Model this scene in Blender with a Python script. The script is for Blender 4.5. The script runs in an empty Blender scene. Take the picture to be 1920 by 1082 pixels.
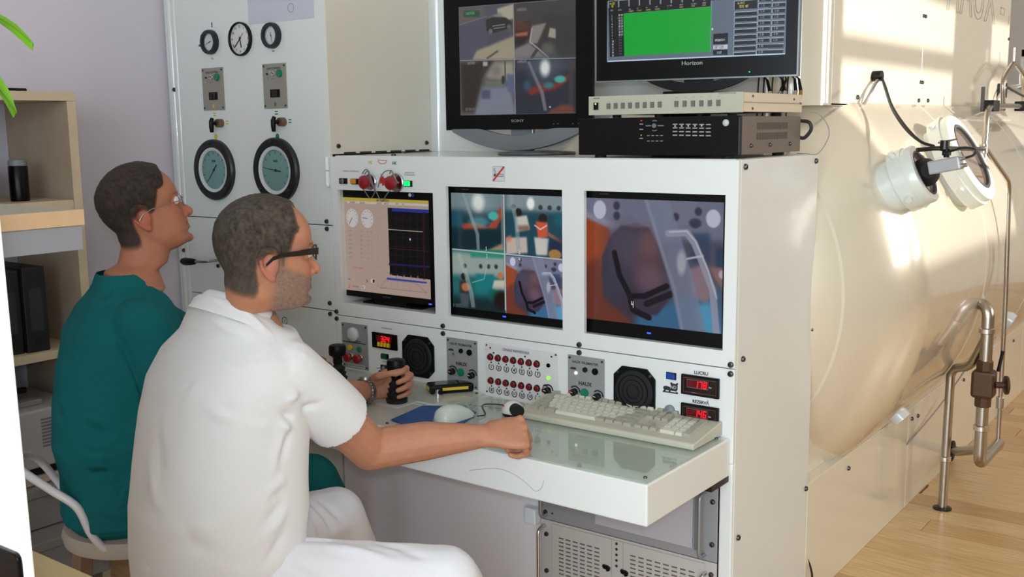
import bpy, bmesh, math, random
import numpy as np
from mathutils import Vector, Matrix, noise

S = bpy.context.scene
C = S.collection
random.seed(5)
rng = np.random.default_rng(7)
PI = math.pi

# ------------------------------------------------------------------ camera, world, sun, daylight, exposure
cam = bpy.data.cameras.new('camera')
cam.sensor_width = 36.0
cam.lens = 36.0 * 1952.04 / 1920.0
cam.clip_start = 0.05
camo = bpy.data.objects.new('camera', cam)
C.objects.link(camo)
_yaw, _pitch, _roll = 0.643013792, 0.153179107, -0.01214
camo.matrix_world = Matrix.Translation((1.0961, -2.4057, 1.4651)) @ (Matrix.Rotation(_yaw, 4, 'Z') @ Matrix.Rotation(PI / 2 - _pitch, 4, 'X') @ Matrix.Rotation(_roll, 4, 'Z'))
S.camera = camo

S.view_settings.view_transform = 'Standard'
S.view_settings.look = 'None'
S.view_settings.exposure = 0.0
S.view_settings.gamma = 1.0
S.view_settings.use_curve_mapping = False
S.cycles.max_bounces = 8
S.cycles.diffuse_bounces = 5
S.cycles.glossy_bounces = 4
S.cycles.sample_clamp_indirect = 6.0
S.cycles.use_denoising = True
S.cycles.caustics_reflective = False
S.cycles.caustics_refractive = False

wd = bpy.data.worlds.new('World')
S.world = wd
wd.use_nodes = True
wn = wd.node_tree
wn.nodes.clear()
wo = wn.nodes.new('ShaderNodeOutputWorld')
wb = wn.nodes.new('ShaderNodeBackground')
sky = wn.nodes.new('ShaderNodeTexSky')
sky.sky_type = 'HOSEK_WILKIE'
sky.turbidity = 3.0
sky.sun_direction = (0.95, 0.205, 0.247)
wb.inputs['Strength'].default_value = 1.2
wn.links.new(sky.outputs[0], wb.inputs['Color'])
wn.links.new(wb.outputs[0], wo.inputs[0])

def light(name, kind, loc, direction, energy, color, **kw):
    l = bpy.data.lights.new(name, kind)
    l.energy = energy
    l.color = color
    for k, v in kw.items():
        setattr(l, k, v)
    o = bpy.data.objects.new(name, l)
    C.objects.link(o)
    o.location = loc
    o.rotation_euler = Vector(direction).to_track_quat('-Z', 'Y').to_euler()
    return o

light('sun', 'SUN', (6, 2, 5), (-0.95, -0.205, -0.247), 7.5, (1.0, 0.95, 0.85), angle=0.012)
# daylight of the sky, just outside the windows of the right wall (warm, sunlit yard) and of the wall behind the camera (cool)
for wy in (2.19, 4.15):
    light('window_daylight', 'AREA', (3.62, wy, 2.1), (-1, 0, -0.02), 46, (1.0, 0.97, 0.92), shape='RECTANGLE', size=1.35, size_y=1.7)
light('window_daylight', 'AREA', (1.5, -4.45, 1.5), (-0.15, 1, -0.04), 208, (0.74, 0.885, 1.0), shape='RECTANGLE', size=3.4, size_y=2.4)
# the photographer's flash, beside the lens
light('camera_flash', 'AREA', (1.15, -2.46, 1.56), (-0.6, 0.8, -0.14), 9.0, (0.94, 0.98, 1.0), shape='RECTANGLE', size=0.09, size_y=0.05)

# ------------------------------------------------------------------ helpers
def lin(c):
    return tuple(((v / 255.0) / 12.92 if v <= 10.3 else (((v / 255.0) + 0.055) / 1.055) ** 2.4) for v in c)

def mat(name, rgb, rough=0.5, metal=0.0, coat=0.0, emit=None, estr=0.0, bump=0.0, bscale=200.0, var=0.0, vscale=3.0, spec=0.5, alpha=1.0, trans=0.0, attr=None, coatr=0.08):
    m = bpy.data.materials.new(name)
    m.use_nodes = True
    nt = m.node_tree
    b = nt.nodes['Principled BSDF']
    col = lin(rgb) + (1.0,)
    b.inputs['Base Color'].default_value = col
    b.inputs['Roughness'].default_value = rough
    b.inputs['Metallic'].default_value = metal
    b.inputs['Coat Weight'].default_value = coat
    b.inputs['Coat Roughness'].default_value = coatr
    b.inputs['Specular IOR Level'].default_value = spec
    b.inputs['Alpha'].default_value = alpha
    b.inputs['Transmission Weight'].default_value = trans
    if emit:
        b.inputs['Emission Color'].default_value = lin(emit) + (1.0,)
        b.inputs['Emission Strength'].default_value = estr
    src = None
    if attr:
        a = nt.nodes.new('ShaderNodeAttribute')
        a.attribute_name = attr
        src = a.outputs['Color']
        nt.links.new(src, b.inputs['Base Color'])
    if var:
        tc = nt.nodes.new('ShaderNodeTexCoord')
        n = nt.nodes.new('ShaderNodeTexNoise')
        n.inputs['Scale'].default_value = vscale
        n.inputs['Detail'].default_value = 4
        nt.links.new(tc.outputs['Object'], n.inputs['Vector'])
        mr = nt.nodes.new('ShaderNodeMapRange')
        mr.inputs['From Min'].default_value = 0.3
        mr.inputs['From Max'].default_value = 0.7
        mr.inputs['To Min'].default_value = 1 - var
        mr.inputs['To Max'].default_value = 1 + var
        nt.links.new(n.outputs['Fac'], mr.inputs['Value'])
        mx = nt.nodes.new('ShaderNodeMix')
        mx.data_type = 'RGBA'
        mx.blend_type = 'MULTIPLY'
        mx.inputs['Factor'].default_value = 1.0
        if src:
            nt.links.new(src, mx.inputs['A'])
        else:
            mx.inputs['A'].default_value = col
        nt.links.new(mr.outputs[0], mx.inputs['B'])
        nt.links.new(mx.outputs['Result'], b.inputs['Base Color'])
    if bump:
        tc = nt.nodes.new('ShaderNodeTexCoord')
        n = nt.nodes.new('ShaderNodeTexNoise')
        n.inputs['Scale'].default_value = bscale
        n.inputs['Detail'].default_value = 3
        nt.links.new(tc.outputs['Object'], n.inputs['Vector'])
        bp = nt.nodes.new('ShaderNodeBump')
        bp.inputs['Strength'].default_value = bump
        bp.inputs['Distance'].default_value = 0.002
        nt.links.new(n.outputs['Fac'], bp.inputs['Height'])
        nt.links.new(bp.outputs[0], b.inputs['Normal'])
    return m

WM = {}          # world matrix of every object we made

def thing(name, label, cat, loc=(0, 0, 0), rotz=0.0, group=None, kind=None, mtx=None):
    o = bpy.data.objects.new(name, None)
    C.objects.link(o)
    o.empty_display_size = 0.05
    M = mtx if mtx is not None else Matrix.Translation(loc) @ Matrix.Rotation(rotz, 4, 'Z')
    o.matrix_world = M
    o.location, o.rotation_euler = M.to_translation(), M.to_euler()
    WM[o] = M.copy()
    tag(o, label, cat, group, kind)
    return o

def tag(o, label=None, cat=None, group=None, kind=None):
    if label: o['label'] = label
    if cat: o['category'] = cat
    if group: o['group'] = group
    if kind: o['kind'] = kind
    return o

def mesh_obj(name, verts, faces, m, parent=None, world=True, smooth=35, bevel=0.0, label=None, midx=None, bseg=2):
    me = bpy.data.meshes.new(name)
    vv = [Vector(v) for v in verts]
    if parent is not None and world:
        inv = WM[parent].inverted()
        vv = [inv @ v for v in vv]
    me.from_pydata([tuple(v) for v in vv], [], faces)
    for mm in (m if isinstance(m, (list, tuple)) else [m]):
        me.materials.append(mm)
    if midx is not None:
        me.polygons.foreach_set('material_index', midx)
    me.update()
    if smooth:
        me.polygons.foreach_set('use_smooth', [True] * len(me.polygons))
        me.set_sharp_from_angle(angle=math.radians(smooth))
    o = bpy.data.objects.new(name, me)
    C.objects.link(o)
    if parent is not None:
        o.parent = parent
        WM[o] = WM[parent].copy()
    else:
        WM[o] = Matrix.Identity(4)
    if bevel:
        b = o.modifiers.new('bevel', 'BEVEL')
        b.width = bevel
        b.segments = bseg
        b.limit_method = 'ANGLE'
        b.angle_limit = math.radians(40)
    if label: o['label'] = label
    return o

def frame(d):
    d = Vector(d).normalized()
    a = Vector((0, 0, 1)) if abs(d.z) < 0.9 else Vector((1, 0, 0))
    u = d.cross(a).normalized()
    return u, d.cross(u).normalized() * -1

class MB:
    def __init__(s):
        s.v, s.f, s.mi, s.cur = [], [], [], 0
    def add(s, vs, fs):
        n = len(s.v)
        s.v.extend(Vector(v) for v in vs)
        s.f.extend([tuple(i + n for i in f) for f in fs])
        s.mi.extend([s.cur] * len(fs))
        return s
    def box(s, x0, x1, y0, y1, z0, z1):
        v = [(x, y, z) for x in (x0, x1) for y in (y0, y1) for z in (z0, z1)]
        return s.add(v, [(0, 1, 3, 2), (4, 6, 7, 5), (0, 4, 5, 1), (2, 3, 7, 6), (0, 2, 6, 4), (1, 5, 7, 3)])
    def loft(s, rings, cap=True, closed=False):
        n = len(rings[0]); vs = []; fs = []
        for r in rings: vs.extend(r)
        m = len(rings)
        for i in range(m if closed else m - 1):
            for j in range(n):
                a, b = i * n + j, i * n + (j + 1) % n
                c, d = ((i + 1) % m) * n + (j + 1) % n, ((i + 1) % m) * n + j
                fs.append((a, b, c, d))
        if cap and not closed:
            fs.append(tuple(range(n - 1, -1, -1)))
            fs.append(tuple(range((m - 1) * n, m * n)))
        return s.add(vs, fs)
    def cyl(s, p0, p1, r0, r1=None, n=20, cap=True):
        r1 = r0 if r1 is None else r1
        p0, p1 = Vector(p0), Vector(p1)
        u, w = frame(p1 - p0)
        ring = lambda p, r: [p + (u * math.cos(2 * PI * k / n) + w * math.sin(2 * PI * k / n)) * r for k in range(n)]
        return s.loft([ring(p0, r0), ring(p1, r1)], cap)
    def lathe(s, prof, origin=(0, 0, 0), axis=(0, 0, 1), n=32, cap=True):
        o = Vector(origin); a = Vector(axis).normalized(); u, w = frame(a)
        return s.loft([[o + a * h + (u * math.cos(2 * PI * k / n) + w * math.sin(2 * PI * k / n)) * max(r, 1e-5) for k in range(n)] for r, h in prof], cap)
    def tube(s, pts, r, n=10, closed=False):
        pts = [Vector(p) for p in pts]
        rs = r if isinstance(r, (list, tuple)) else [r] * len(pts)
        rings = []; u = None; L = len(pts)
        for i, p in enumerate(pts):
            d = (pts[(i + 1) % L] - pts[i - 1]) if closed else (pts[min(i + 1, L - 1)] - pts[max(i - 1, 0)])
            d.normalize()
            if u is None: u, _ = frame(d)
            u = (u - d * u.dot(d)).normalized()
            w = d.cross(u)
            rings.append([p + (u * math.cos(2 * PI * k / n) + w * math.sin(2 * PI * k / n)) * rs[i] for k in range(n)])
        return s.loft(rings, True, closed)
    def sphere(s, c, r, sc=(1, 1, 1), n=16, m=10, M=None):
        c = Vector(c); rings = []
        for i in range(m + 1):
            t = -PI / 2 + PI * i / m
            rr = max(math.cos(t), 1e-4) * r
            ring = [Vector((rr * math.cos(2 * PI * k / n) * sc[0], rr * math.sin(2 * PI * k / n) * sc[1], math.sin(t) * r * sc[2])) for k in range(n)]
            rings.append([c + ((M @ q) if M is not None else q) for q in ring])
        return s.loft(rings)
    def prism(s, poly, o, u, w, depth):
        """poly in (u,w) coordinates at o, extruded by the vector depth"""
        o, u, w, dv = Vector(o), Vector(u), Vector(w), Vector(depth)
        a = [o + u * p[0] + w * p[1] for p in poly]
        return s.loft([a, [p + dv for p in a]])
    def build(s, name, m, parent=None, **kw):
        return mesh_obj(name, s.v, s.f, m, parent, midx=s.mi if isinstance(m, (list, tuple)) else None, **kw)

def smooth_path(pts, n=8):
    """Catmull-Rom through pts"""
    P = [Vector(p) for p in pts]
    P = [P[0] * 2 - P[1]] + P + [P[-1] * 2 - P[-2]]
    out = []
    for i in range(1, len(P) - 2):
        for k in range(n):
            t = k / n
            a, b, c, d = P[i - 1], P[i], P[i + 1], P[i + 2]
            out.append(0.5 * ((2 * b) + (c - a) * t + (2 * a - 5 * b + 4 * c - d) * t * t + (3 * b - a - 3 * c + d) * t ** 3))
    out.append(P[-2])
    return out

def round_path(pts, rad=0.03, n=6):
    """poly-line with filleted corners (bent pipes)"""
    P = [Vector(p) for p in pts]; out = [P[0]]
    for i in range(1, len(P) - 1):
        a = (P[i - 1] - P[i]); b = (P[i + 1] - P[i])
        r = min(rad, a.length * 0.49, b.length * 0.49)
        A = P[i] + a.normalized() * r; B = P[i] + b.normalized() * r
        for k in range(n + 1):
            t = k / n
            out.append(A * (1 - t) ** 2 + P[i] * 2 * t * (1 - t) + B * t * t)
    out.append(P[-1])
    return out

def copy_tree(root):
    def rec(o, par):
        c = o.copy(); C.objects.link(c)
        if par is not None: c.parent = par
        for ch in list(o.children): rec(ch, c)
        return c
    return rec(root, None)

def text(s, size, loc, m, parent, rot=(PI / 2, 0, 0), name='lettering', depth=0.0004, align='CENTER', world=True, xs=1.0, label=None, bold=0.0):
    cu = bpy.data.curves.new('t', 'FONT')
    cu.body = s; cu.size = size; cu.extrude = depth; cu.offset = bold; cu.align_x = align; cu.align_y = 'CENTER'
    cu.resolution_u = 3
    o = bpy.data.objects.new('t', cu); C.objects.link(o)
    bpy.context.view_layer.update()
    me = bpy.data.meshes.new_from_object(o.evaluated_get(bpy.context.evaluated_depsgraph_get()))
    bpy.data.objects.remove(o); bpy.data.curves.remove(cu)
    M = Matrix.Translation(loc) @ (Matrix.Rotation(rot[2], 4, 'Z') @ Matrix.Rotation(rot[1], 4, 'Y') @ Matrix.Rotation(rot[0], 4, 'X')) @ Matrix.Diagonal((xs, 1, 1, 1))
    vs = [M @ v.co for v in me.vertices]
    fs = [tuple(p.vertices) for p in me.polygons]
    bpy.data.meshes.remove(me)
    return mesh_obj(name, vs, fs, m, parent, world=world, smooth=0, label=label)
# ------------------------------------------------------------------ materials
white_paint = mat('white_paint', (226, 228, 226), 0.32, coat=0.35)
chamber_paint = mat('chamber_paint', (216, 205, 184), 0.19, coat=0.55, coatr=0.07, bump=0.25, bscale=2.2)
wall_paint = mat('wall_paint', (214, 206, 216), 0.85, bump=0.1, bscale=300)
cream_wall = mat('cream_wall', (230, 226, 218), 0.85, bump=0.1, bscale=300)
ceil_paint = mat('ceiling_paint', (236, 234, 230), 0.9)
black_plastic = mat('black_plastic', (10, 10, 11), 0.4, spec=0.22)
black_gloss = mat('black_gloss', (6, 6, 7), 0.28, spec=0.2)
black_matt = mat('black_matt', (13, 13, 15), 0.7, bump=0.2, bscale=500)
dark_metal = mat('dark_metal', (60, 58, 56), 0.35, metal=0.9)
steel = mat('steel', (176, 168, 158), 0.25, metal=1.0)
bright_steel = mat('bright_steel', (205, 203, 200), 0.18, metal=1.0)
bolt_metal = mat('bolt_metal', (82, 80, 78), 0.3, metal=0.8)
alu_plate = mat('aluminium_plate', (150, 151, 150), 0.5, metal=0.15, var=0.04, vscale=40)
alu_warm = mat('aluminium_plate_warm', (150, 146, 138), 0.5, metal=0.15, var=0.04, vscale=40)
red_plastic = mat('red_plastic', (140, 18, 26), 0.35, coat=0.3)
dark_red = mat('dark_red_lamp', (112, 10, 24), 0.3)
green_plastic = mat('green_plastic', (14, 118, 92), 0.35)
dark_green = mat('dark_green_lamp', (12, 66, 50), 0.3)
yellow_plastic = mat('yellow_plastic', (214, 184, 30), 0.4)
orange_lamp = mat('orange_lamp', (190, 120, 20), 0.35, emit=(190, 120, 20), estr=0.15)
blue_plastic = mat('blue_plastic', (22, 62, 150), 0.4)
grey_plastic = mat('grey_plastic', (122, 130, 134), 0.5)
print_black = mat('print_black', (34, 36, 42), 0.7)
print_grey = mat('print_grey', (110, 114, 118), 0.7)
print_green = mat('print_green', (22, 118, 92), 0.7)
print_yellow = mat('print_yellow', (206, 178, 60), 0.7)
print_red = mat('print_red', (196, 34, 36), 0.7)
print_blue = mat('print_blue', (34, 74, 150), 0.7)
print_white = mat('print_white', (205, 206, 208), 0.7)
led_red = mat('led_red', (90, 0, 4), 0.4, emit=(255, 24, 40), estr=1.5)
led_dim = mat('led_window', (70, 6, 14), 0.3, emit=(120, 4, 16), estr=0.25)
led_yellow = mat('led_yellow', (190, 160, 10), 0.4, emit=(200, 170, 10), estr=0.45)
led_green = mat('led_green', (20, 200, 100), 0.3, emit=(10, 240, 120), estr=0.9)
led_blue = mat('led_blue', (30, 60, 255), 0.3, emit=(50, 90, 255), estr=1.6)
led_white = mat('led_white', (255, 255, 235), 0.3, emit=(255, 255, 230), estr=1.5)
wire_grey = mat('wire_grey', (126, 128, 128), 0.4, metal=0.5)
cable_black = mat('cable_black', (22, 22, 22), 0.5)
cable_grey = mat('cable_grey', (150, 146, 138), 0.5)
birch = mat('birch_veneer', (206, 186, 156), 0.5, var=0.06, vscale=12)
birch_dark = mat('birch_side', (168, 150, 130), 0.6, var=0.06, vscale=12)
beech = mat('beech_edge', (226, 196, 160), 0.45, var=0.05, vscale=20)
grey_lam = mat('grey_laminate', (158, 166, 184), 0.55)

nt = chamber_paint.node_tree; bs = nt.nodes['Principled BSDF']; bs.inputs['Coat IOR'].default_value = 1.9; bs.inputs['Coat Weight'].default_value = 0.9
for n_ in nt.nodes:                                  # rolled steel: shallow waves drawn out along the vessel
    if n_.type == 'TEX_NOISE':
        mp = nt.nodes.new('ShaderNodeMapping'); mp.inputs['Scale'].default_value = (2.2, 0.55, 2.6)
        l_ = n_.inputs['Vector'].links[0]; s_ = l_.from_socket; nt.links.remove(l_); nt.links.new(s_, mp.inputs[0]); nt.links.new(mp.outputs[0], n_.inputs['Vector'])
        n_.inputs['Detail'].default_value = 1.5
    if n_.type == 'BUMP': n_.inputs['Distance'].default_value = 0.012; n_.inputs['Strength'].default_value = 0.35; nt.links.new(n_.outputs[0], bs.inputs['Coat Normal'])
tank_paint = chamber_paint.copy(); tank_paint.name = 'tank_paint'
tb = tank_paint.node_tree.nodes['Principled BSDF']; tb.inputs['Metallic'].default_value = 0.38; tb.inputs['Roughness'].default_value = 0.24; tb.inputs['Base Color'].default_value = lin((236, 227, 208)) + (1,)
chamber_paint.node_tree.nodes['Principled BSDF'].inputs['Base Color'].default_value = lin((232, 224, 206)) + (1,)
# ------------------------------------------------------------------ the setting
def slab_wall(name, axis, pos, th, a0, a1, z0, z1, holes, m):
    """upright wall normal to axis ('x' or 'y') with rectangular holes (a0,a1,z0,z1)"""
    b = MB()
    As = sorted({a0, a1, *[h[0] for h in holes], *[h[1] for h in holes]})
    Zs = sorted({z0, z1, *[h[2] for h in holes], *[h[3] for h in holes]})
    for i in range(len(As) - 1):
        for j in range(len(Zs) - 1):
            ca, cz = (As[i] + As[i + 1]) / 2, (Zs[j] + Zs[j + 1]) / 2
            if any(h[0] < ca < h[1] and h[2] < cz < h[3] for h in holes): continue
            if axis == 'x': b.box(pos, pos + th, As[i], As[i + 1], Zs[j], Zs[j + 1])
            else: b.box(As[i], As[i + 1], pos, pos + th, Zs[j], Zs[j + 1])
    return tag(b.build(name, m, smooth=0), kind='structure')

# floor: sub-floor plus single laminate boards where they can be seen
floor_tints = []
for i, c in enumerate([(214, 176, 122), (206, 164, 110), (220, 184, 132), (198, 156, 104)]):
    m = mat('laminate_board', c, 0.34, coat=0.25, coatr=0.2)
    nt = m.node_tree; b = nt.nodes['Principled BSDF']
    tc = nt.nodes.new('ShaderNodeTexCoord'); mp = nt.nodes.new('ShaderNodeMapping'); n = nt.nodes.new('ShaderNodeTexNoise')
    mp.inputs['Scale'].default_value = (2.0, 34.0, 1.0); mp.inputs['Location'].default_value = (i * 3.1, 0, 0)
    n.inputs['Scale'].default_value = 3.0; n.inputs['Detail'].default_value = 5; n.inputs['Distortion'].default_value = 0.4
    cr = nt.nodes.new('ShaderNodeValToRGB')
    cr.color_ramp.elements[0].position = 0.32; cr.color_ramp.elements[1].position = 0.72
    cr.color_ramp.elements[0].color = lin([k * 0.86 for k in c]) + (1,); cr.color_ramp.elements[1].color = lin([min(255, k * 1.05) for k in c]) + (1,)
    nt.links.new(tc.outputs['Object'], mp.inputs[0]); nt.links.new(mp.outputs[0], n.inputs['Vector'])
    nt.links.new(n.outputs['Fac'], cr.inputs[0]); nt.links.new(cr.outputs[0], b.inputs['Base Color'])
    floor_tints.append(m)
floor = tag(MB().box(-2.5, 3.6, -4.5, 6.4, -0.14, -0.013).build('floor', floor_tints[1], smooth=0), kind='structure')
MB().box(-2.32, -0.004, -4.4, 6.3, -0.013, -0.0005).build('floor_sheet', floor_tints[1], floor, smooth=0)
plank_me = {}
W = 0.131
row = 0
y = -4.4
while y < 6.25:
    x = -0.004 - (row * 0.47) % 1.3
    while x < 3.48:
        x0, x1 = max(x, -0.004), min(x + 1.3, 3.5)
        if x1 - x0 > 0.02:
            k = (round(x1 - x0, 2), random.randrange(4))
            if k not in plank_me:
                o = MB().box(0.0012, x1 - x0 - 0.0012, 0.0012, W - 0.0012, -0.012, 0.0).build('plank', floor_tints[k[1]], floor, smooth=0, bevel=0.0008, bseg=1)
                plank_me[k] = o
            else:
                o = plank_me[k].copy(); C.objects.link(o)
            o.location = (x0, y, 0)
        x += 1.3
    row += 1
    y += W
tag(MB().box(-2.5, 3.6, -4.5, 6.4, 3.1, 3.2).build('ceiling', ceil_paint, smooth=0), kind='structure')
slab_wall('wall_left', 'x', -2.44, 0.12, -4.5, 6.4, 0, 3.1, [], wall_paint)
slab_wall('wall_back', 'y', 6.3, 0.12, -2.32, 3.5, 0, 3.1, [(-0.62, 0.6, 0.9, 2.0)], cream_wall)
slab_wall('wall_right', 'x', 3.5, 0.12, -4.5, 6.4, 0, 3.1, [(1.5, 2.88, 1.1, 2.9), (3.4, 4.9, 1.1, 2.9)], mat('beige_wall', (186, 174, 154), 0.85))
slab_wall('wall_front', 'y', -4.52, 0.12, -2.32, 3.5, 0, 3.1, [(-0.2, 3.2, 0.25, 2.75)], cream_wall)

win_frame = mat('window_frame', (238, 238, 236), 0.4)
win_glass = mat('window_glass', (255, 255, 255), 0.0, trans=1.0, alpha=0.12)
def window(n, axis, pos, a0, a1, z0, z1, bars_a, bars_z):
    b = MB(); w = 0.05
    def seg(aa, ab, za, zb, d=0.06):
        if axis == 'x': b.box(pos - d / 2 + 0.06, pos + d / 2 + 0.06, aa, ab, za, zb)
        else: b.box(aa, ab, pos - d / 2 + 0.06, pos + d / 2 + 0.06, za, zb)
    seg(a0, a1, z0, z0 + w); seg(a0, a1, z1 - w, z1); seg(a0, a0 + w, z0, z1); seg(a1 - w, a1, z0, z1)
    for q in bars_a: seg(q - 0.03, q + 0.03, z0, z1, 0.05)
    for q in bars_z: seg(a0, a1, q - 0.035, q + 0.035, 0.05)
    f = tag(b.build('window_%d' % n, win_frame, smooth=0), kind='structure')
    g = MB()
    if axis == 'x': g.box(pos + 0.055, pos + 0.06, a0 + w, a1 - w, z0 + w, z1 - w)
    else: g.box(a0 + w, a1 - w, pos + 0.055, pos + 0.06, z0 + w, z1 - w)
    g.build('pane', win_glass, f, smooth=0)
    return f
window(1, 'x', 3.5, 1.5, 2.88, 1.1, 2.9, [], [2.63])
window(2, 'x', 3.5, 3.4, 4.9, 1.1, 2.9, [], [2.63])
window(3, 'y', -4.52, -0.2, 3.2, 0.25, 2.75, [0.95, 2.05], [])
window(4, 'y', 6.3, -0.62, 0.6, 0.9, 2.0, [0.0], [])
tag(MB().box(5.2, 5.6, -3.0, 7.0, 0.0, 2.33).build('added_sun_blocker', mat('sun_blocker_green', (70, 92, 44), 0.9, var=0.4, vscale=14, bump=1.0, bscale=40), smooth=0), kind='structure')  # unseen green slab added outside to keep the sun off the lower tank
tag(MB().box(3.7, 9.0, -4.5, 9.0, -0.2, -0.15).build('ground', mat('yard_ground', (190, 176, 150), 0.9), smooth=0), kind='structure')
tag(MB().box(-2.32, -2.308, -4.4, -0.01, 0, 0.07).build('baseboard_left', birch, smooth=0), kind='structure')

# ------------------------------------------------------------------ helpers for front panels (plane y = 0, facing -y)
Xa, Ya, Za = Vector((1, 0, 0)), Vector((0, 1, 0)), Vector((0, 0, 1))
_b = MB()
_b.lathe([(0.0078, 0), (0.0078, 0.0035), (0.0065, 0.0062), (0.0040, 0.0070), (0.0036, 0.0045), (0.0001, 0.0045)], n=14)
def _mesh(mb, m, smooth=35):
    o = mb.build('tmp', m, smooth=smooth); me = o.data; bpy.data.objects.remove(o); return me
bolt_me = _mesh(_b, bolt_metal)
def inst(name, me, parent, loc, rot=(0, 0, 0), sc=1.0, label=None):
    o = bpy.data.objects.new(name, me); C.objects.link(o)
    o.parent = parent
    o.location = WM[parent].inverted() @ Vector(loc)
    o.rotation_euler = rot
    o.scale = (sc, sc, sc)
    WM[o] = WM[parent].copy()
    if label: o['label'] = label
    return o
FR = (PI / 2, 0, 0)          # local z -> -y
SR = (0, PI / 2, 0)          # local z -> +x
def bolt(parent, x, z, y=0.0, sc=1.0): return inst('bolt', bolt_me, parent, (x, y, z), FR, sc)
def side_bolt(parent, y, z, x=0.0, sc=1.0): return inst('bolt', bolt_me, parent, (x, y, z), SR, sc)

def holed_panel(name, x0, x1, z0, z1, holes, m, parent, th=0.012, y=0.0):
    b = MB()
    xs = sorted({x0, x1, *[h[0] for h in holes], *[h[1] for h in holes]})
    zs = sorted({z0, z1, *[h[2] for h in holes], *[h[3] for h in holes]})
    ix = {v: i for i, v in enumerate(xs)}
    solid = {}
    for i in range(len(xs) - 1):
        for j in range(len(zs) - 1):
            cx, cz = (xs[i] + xs[i + 1]) / 2, (zs[j] + zs[j + 1]) / 2
            solid[i, j] = not any(h[0] < cx < h[1] and h[2] < cz < h[3] for h in holes)
    vid = {}
    def V(i, j, k):
        if (i, j, k) not in vid:
            vid[i, j, k] = len(b.v); b.v.append(Vector((xs[i], y + (th if k else 0), zs[j])))
        return vid[i, j, k]
    def F(*q): b.f.append(q); b.mi.append(0)
    for (i, j), s in solid.items():
        if not s: continue
        F(V(i, j, 0), V(i + 1, j, 0), V(i + 1, j + 1, 0), V(i, j + 1, 0))
        F(V(i, j, 1), V(i, j + 1, 1), V(i + 1, j + 1, 1), V(i + 1, j, 1))
        if not solid.get((i - 1, j)): F(V(i, j, 0), V(i, j + 1, 0), V(i, j + 1, 1), V(i, j, 1))
        if not solid.get((i + 1, j)): F(V(i + 1, j, 0), V(i + 1, j, 1), V(i + 1, j + 1, 1), V(i + 1, j + 1, 0))
        if not solid.get((i, j - 1)): F(V(i, j, 0), V(i, j, 1), V(i + 1, j, 1), V(i + 1, j, 0))
        if not solid.get((i, j + 1)): F(V(i, j + 1, 0), V(i + 1, j + 1, 0), V(i + 1, j + 1, 1), V(i, j + 1, 1))
    return b.build(name, m, parent, smooth=0)

def disc(parent, name, x, z, r, h, m, y=0.0, n=20, dome=0.0, label=None):
    b = MB()
    prof = [(r, 0), (r, h * 0.8), (r * 0.93, h)]
    if dome: prof += [(r * 0.6, h + dome * 0.75), (r * 0.25, h + dome)]
    b.lathe(prof, (x, y, z), (0, -1, 0), n)
    return b.build(name, m, parent, label=label)
def plate(parent, name, x0, x1, z0, z1, m, y=0.0, th=0.003, bevel=0.0006, label=None):
    return MB().box(x0, x1, y - th, y, z0, z1).build(name, m, parent, smooth=0, bevel=bevel, label=label)
def ringplate(parent, name, x, z, r0, r1, h, m, y=0.0, n=32, a0=0, a1=360, label=None):
    """flat ring (or arc) on the panel"""
    b = MB(); rings = []
    full = (a1 - a0) >= 360
    k = n if full else n + 1
    for i in range(k):
        a = math.radians(a0 + (a1 - a0) * i / n)
        c, s_ = math.cos(a), math.sin(a)
        rings.append([(x + c * r0, y, z + s_ * r0), (x + c * r1, y, z + s_ * r1), (x + c * r1, y - h, z + s_ * r1), (x + c * r0, y - h, z + s_ * r0)])
    b.loft(rings, cap=not full, closed=full)
    return b.build(name, m, parent, label=label)
def bar(parent, name, x0, z0, x1, z1, w, m, y=0.0, th=0.001, w1=None):
    d = Vector((x1 - x0, 0, z1 - z0)); n = Vector((-d.z, 0, d.x)).normalized(); w1 = w if w1 is None else w1
    a, c = Vector((x0, y, z0)), Vector((x1, y, z1))
    q = [a - n * w / 2, c - n * w1 / 2, c + n * w1 / 2, a + n * w / 2]
    return MB().loft([q, [p + Vector((0, -th, 0)) for p in q]]).build(name, m, parent, smooth=0)
# ------------------------------------------------------------------ operator console
H = 1.3816
console = thing('control_console', 'large white steel operator console with three inset screens and instrument panels', 'console', (-0.72, 0.27, 0))
MB().box(-0.016, -0.0015, 0.0125, 0.535, 0.0, H - 0.001).build('side_panel', white_paint, console, smooth=0, bevel=0.0025)
MB().box(-1.44, -0.016, 0.013, 0.535, H - 0.014, H).build('top_panel', white_paint, console, smooth=0, bevel=0.003)
MB().box(-1.44, -0.016, 0.50, 0.535, 0.0, H - 0.014).build('rear_panel', white_paint, console, smooth=0)
MB().box(-1.44, -1.425, 0.013, 0.50, 0.0, H - 0.014).build('inner_wall', white_paint, console, smooth=0)
dark_inside = mat('cabinet_inside', (48, 46, 48), 0.8)
MB().box(-1.425, -0.016, 0.47, 0.5, 0.0, H - 0.014).build('inner_back', dark_inside, console, smooth=0)
MB().box(-1.425, -0.016, 0.0125, 0.25, 0.853, 0.893).build('inner_shelf', white_paint, console, smooth=0)
holes = [(-1.418, -1.004, 0.8955, 1.271), (-0.952, -0.5285, 0.8955, 1.293), (-0.456, -0.0365, 0.8955, 1.2925)]
holed_panel('door_panel', -1.446, -0.0018, 0.8525, H - 0.003, holes, white_paint, console)
MB().box(-1.446, -0.0018, 0.0, 0.012, 0.60, 0.8497).build('instrument_panel', white_paint, console, smooth=0, bevel=0.001)
MB().box(-1.44, -0.612, 0.004, 0.016, 0.0, 0.60).build('knee_panel', mat('knee_panel_paint', (240, 236, 242), 0.5), console, smooth=0, bevel=0.001)
MB().box(-0.038, -0.0018, 0.0, 0.0122, 0.0, 0.5995).build('corner_post', white_paint, console, smooth=0, bevel=0.004)
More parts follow.
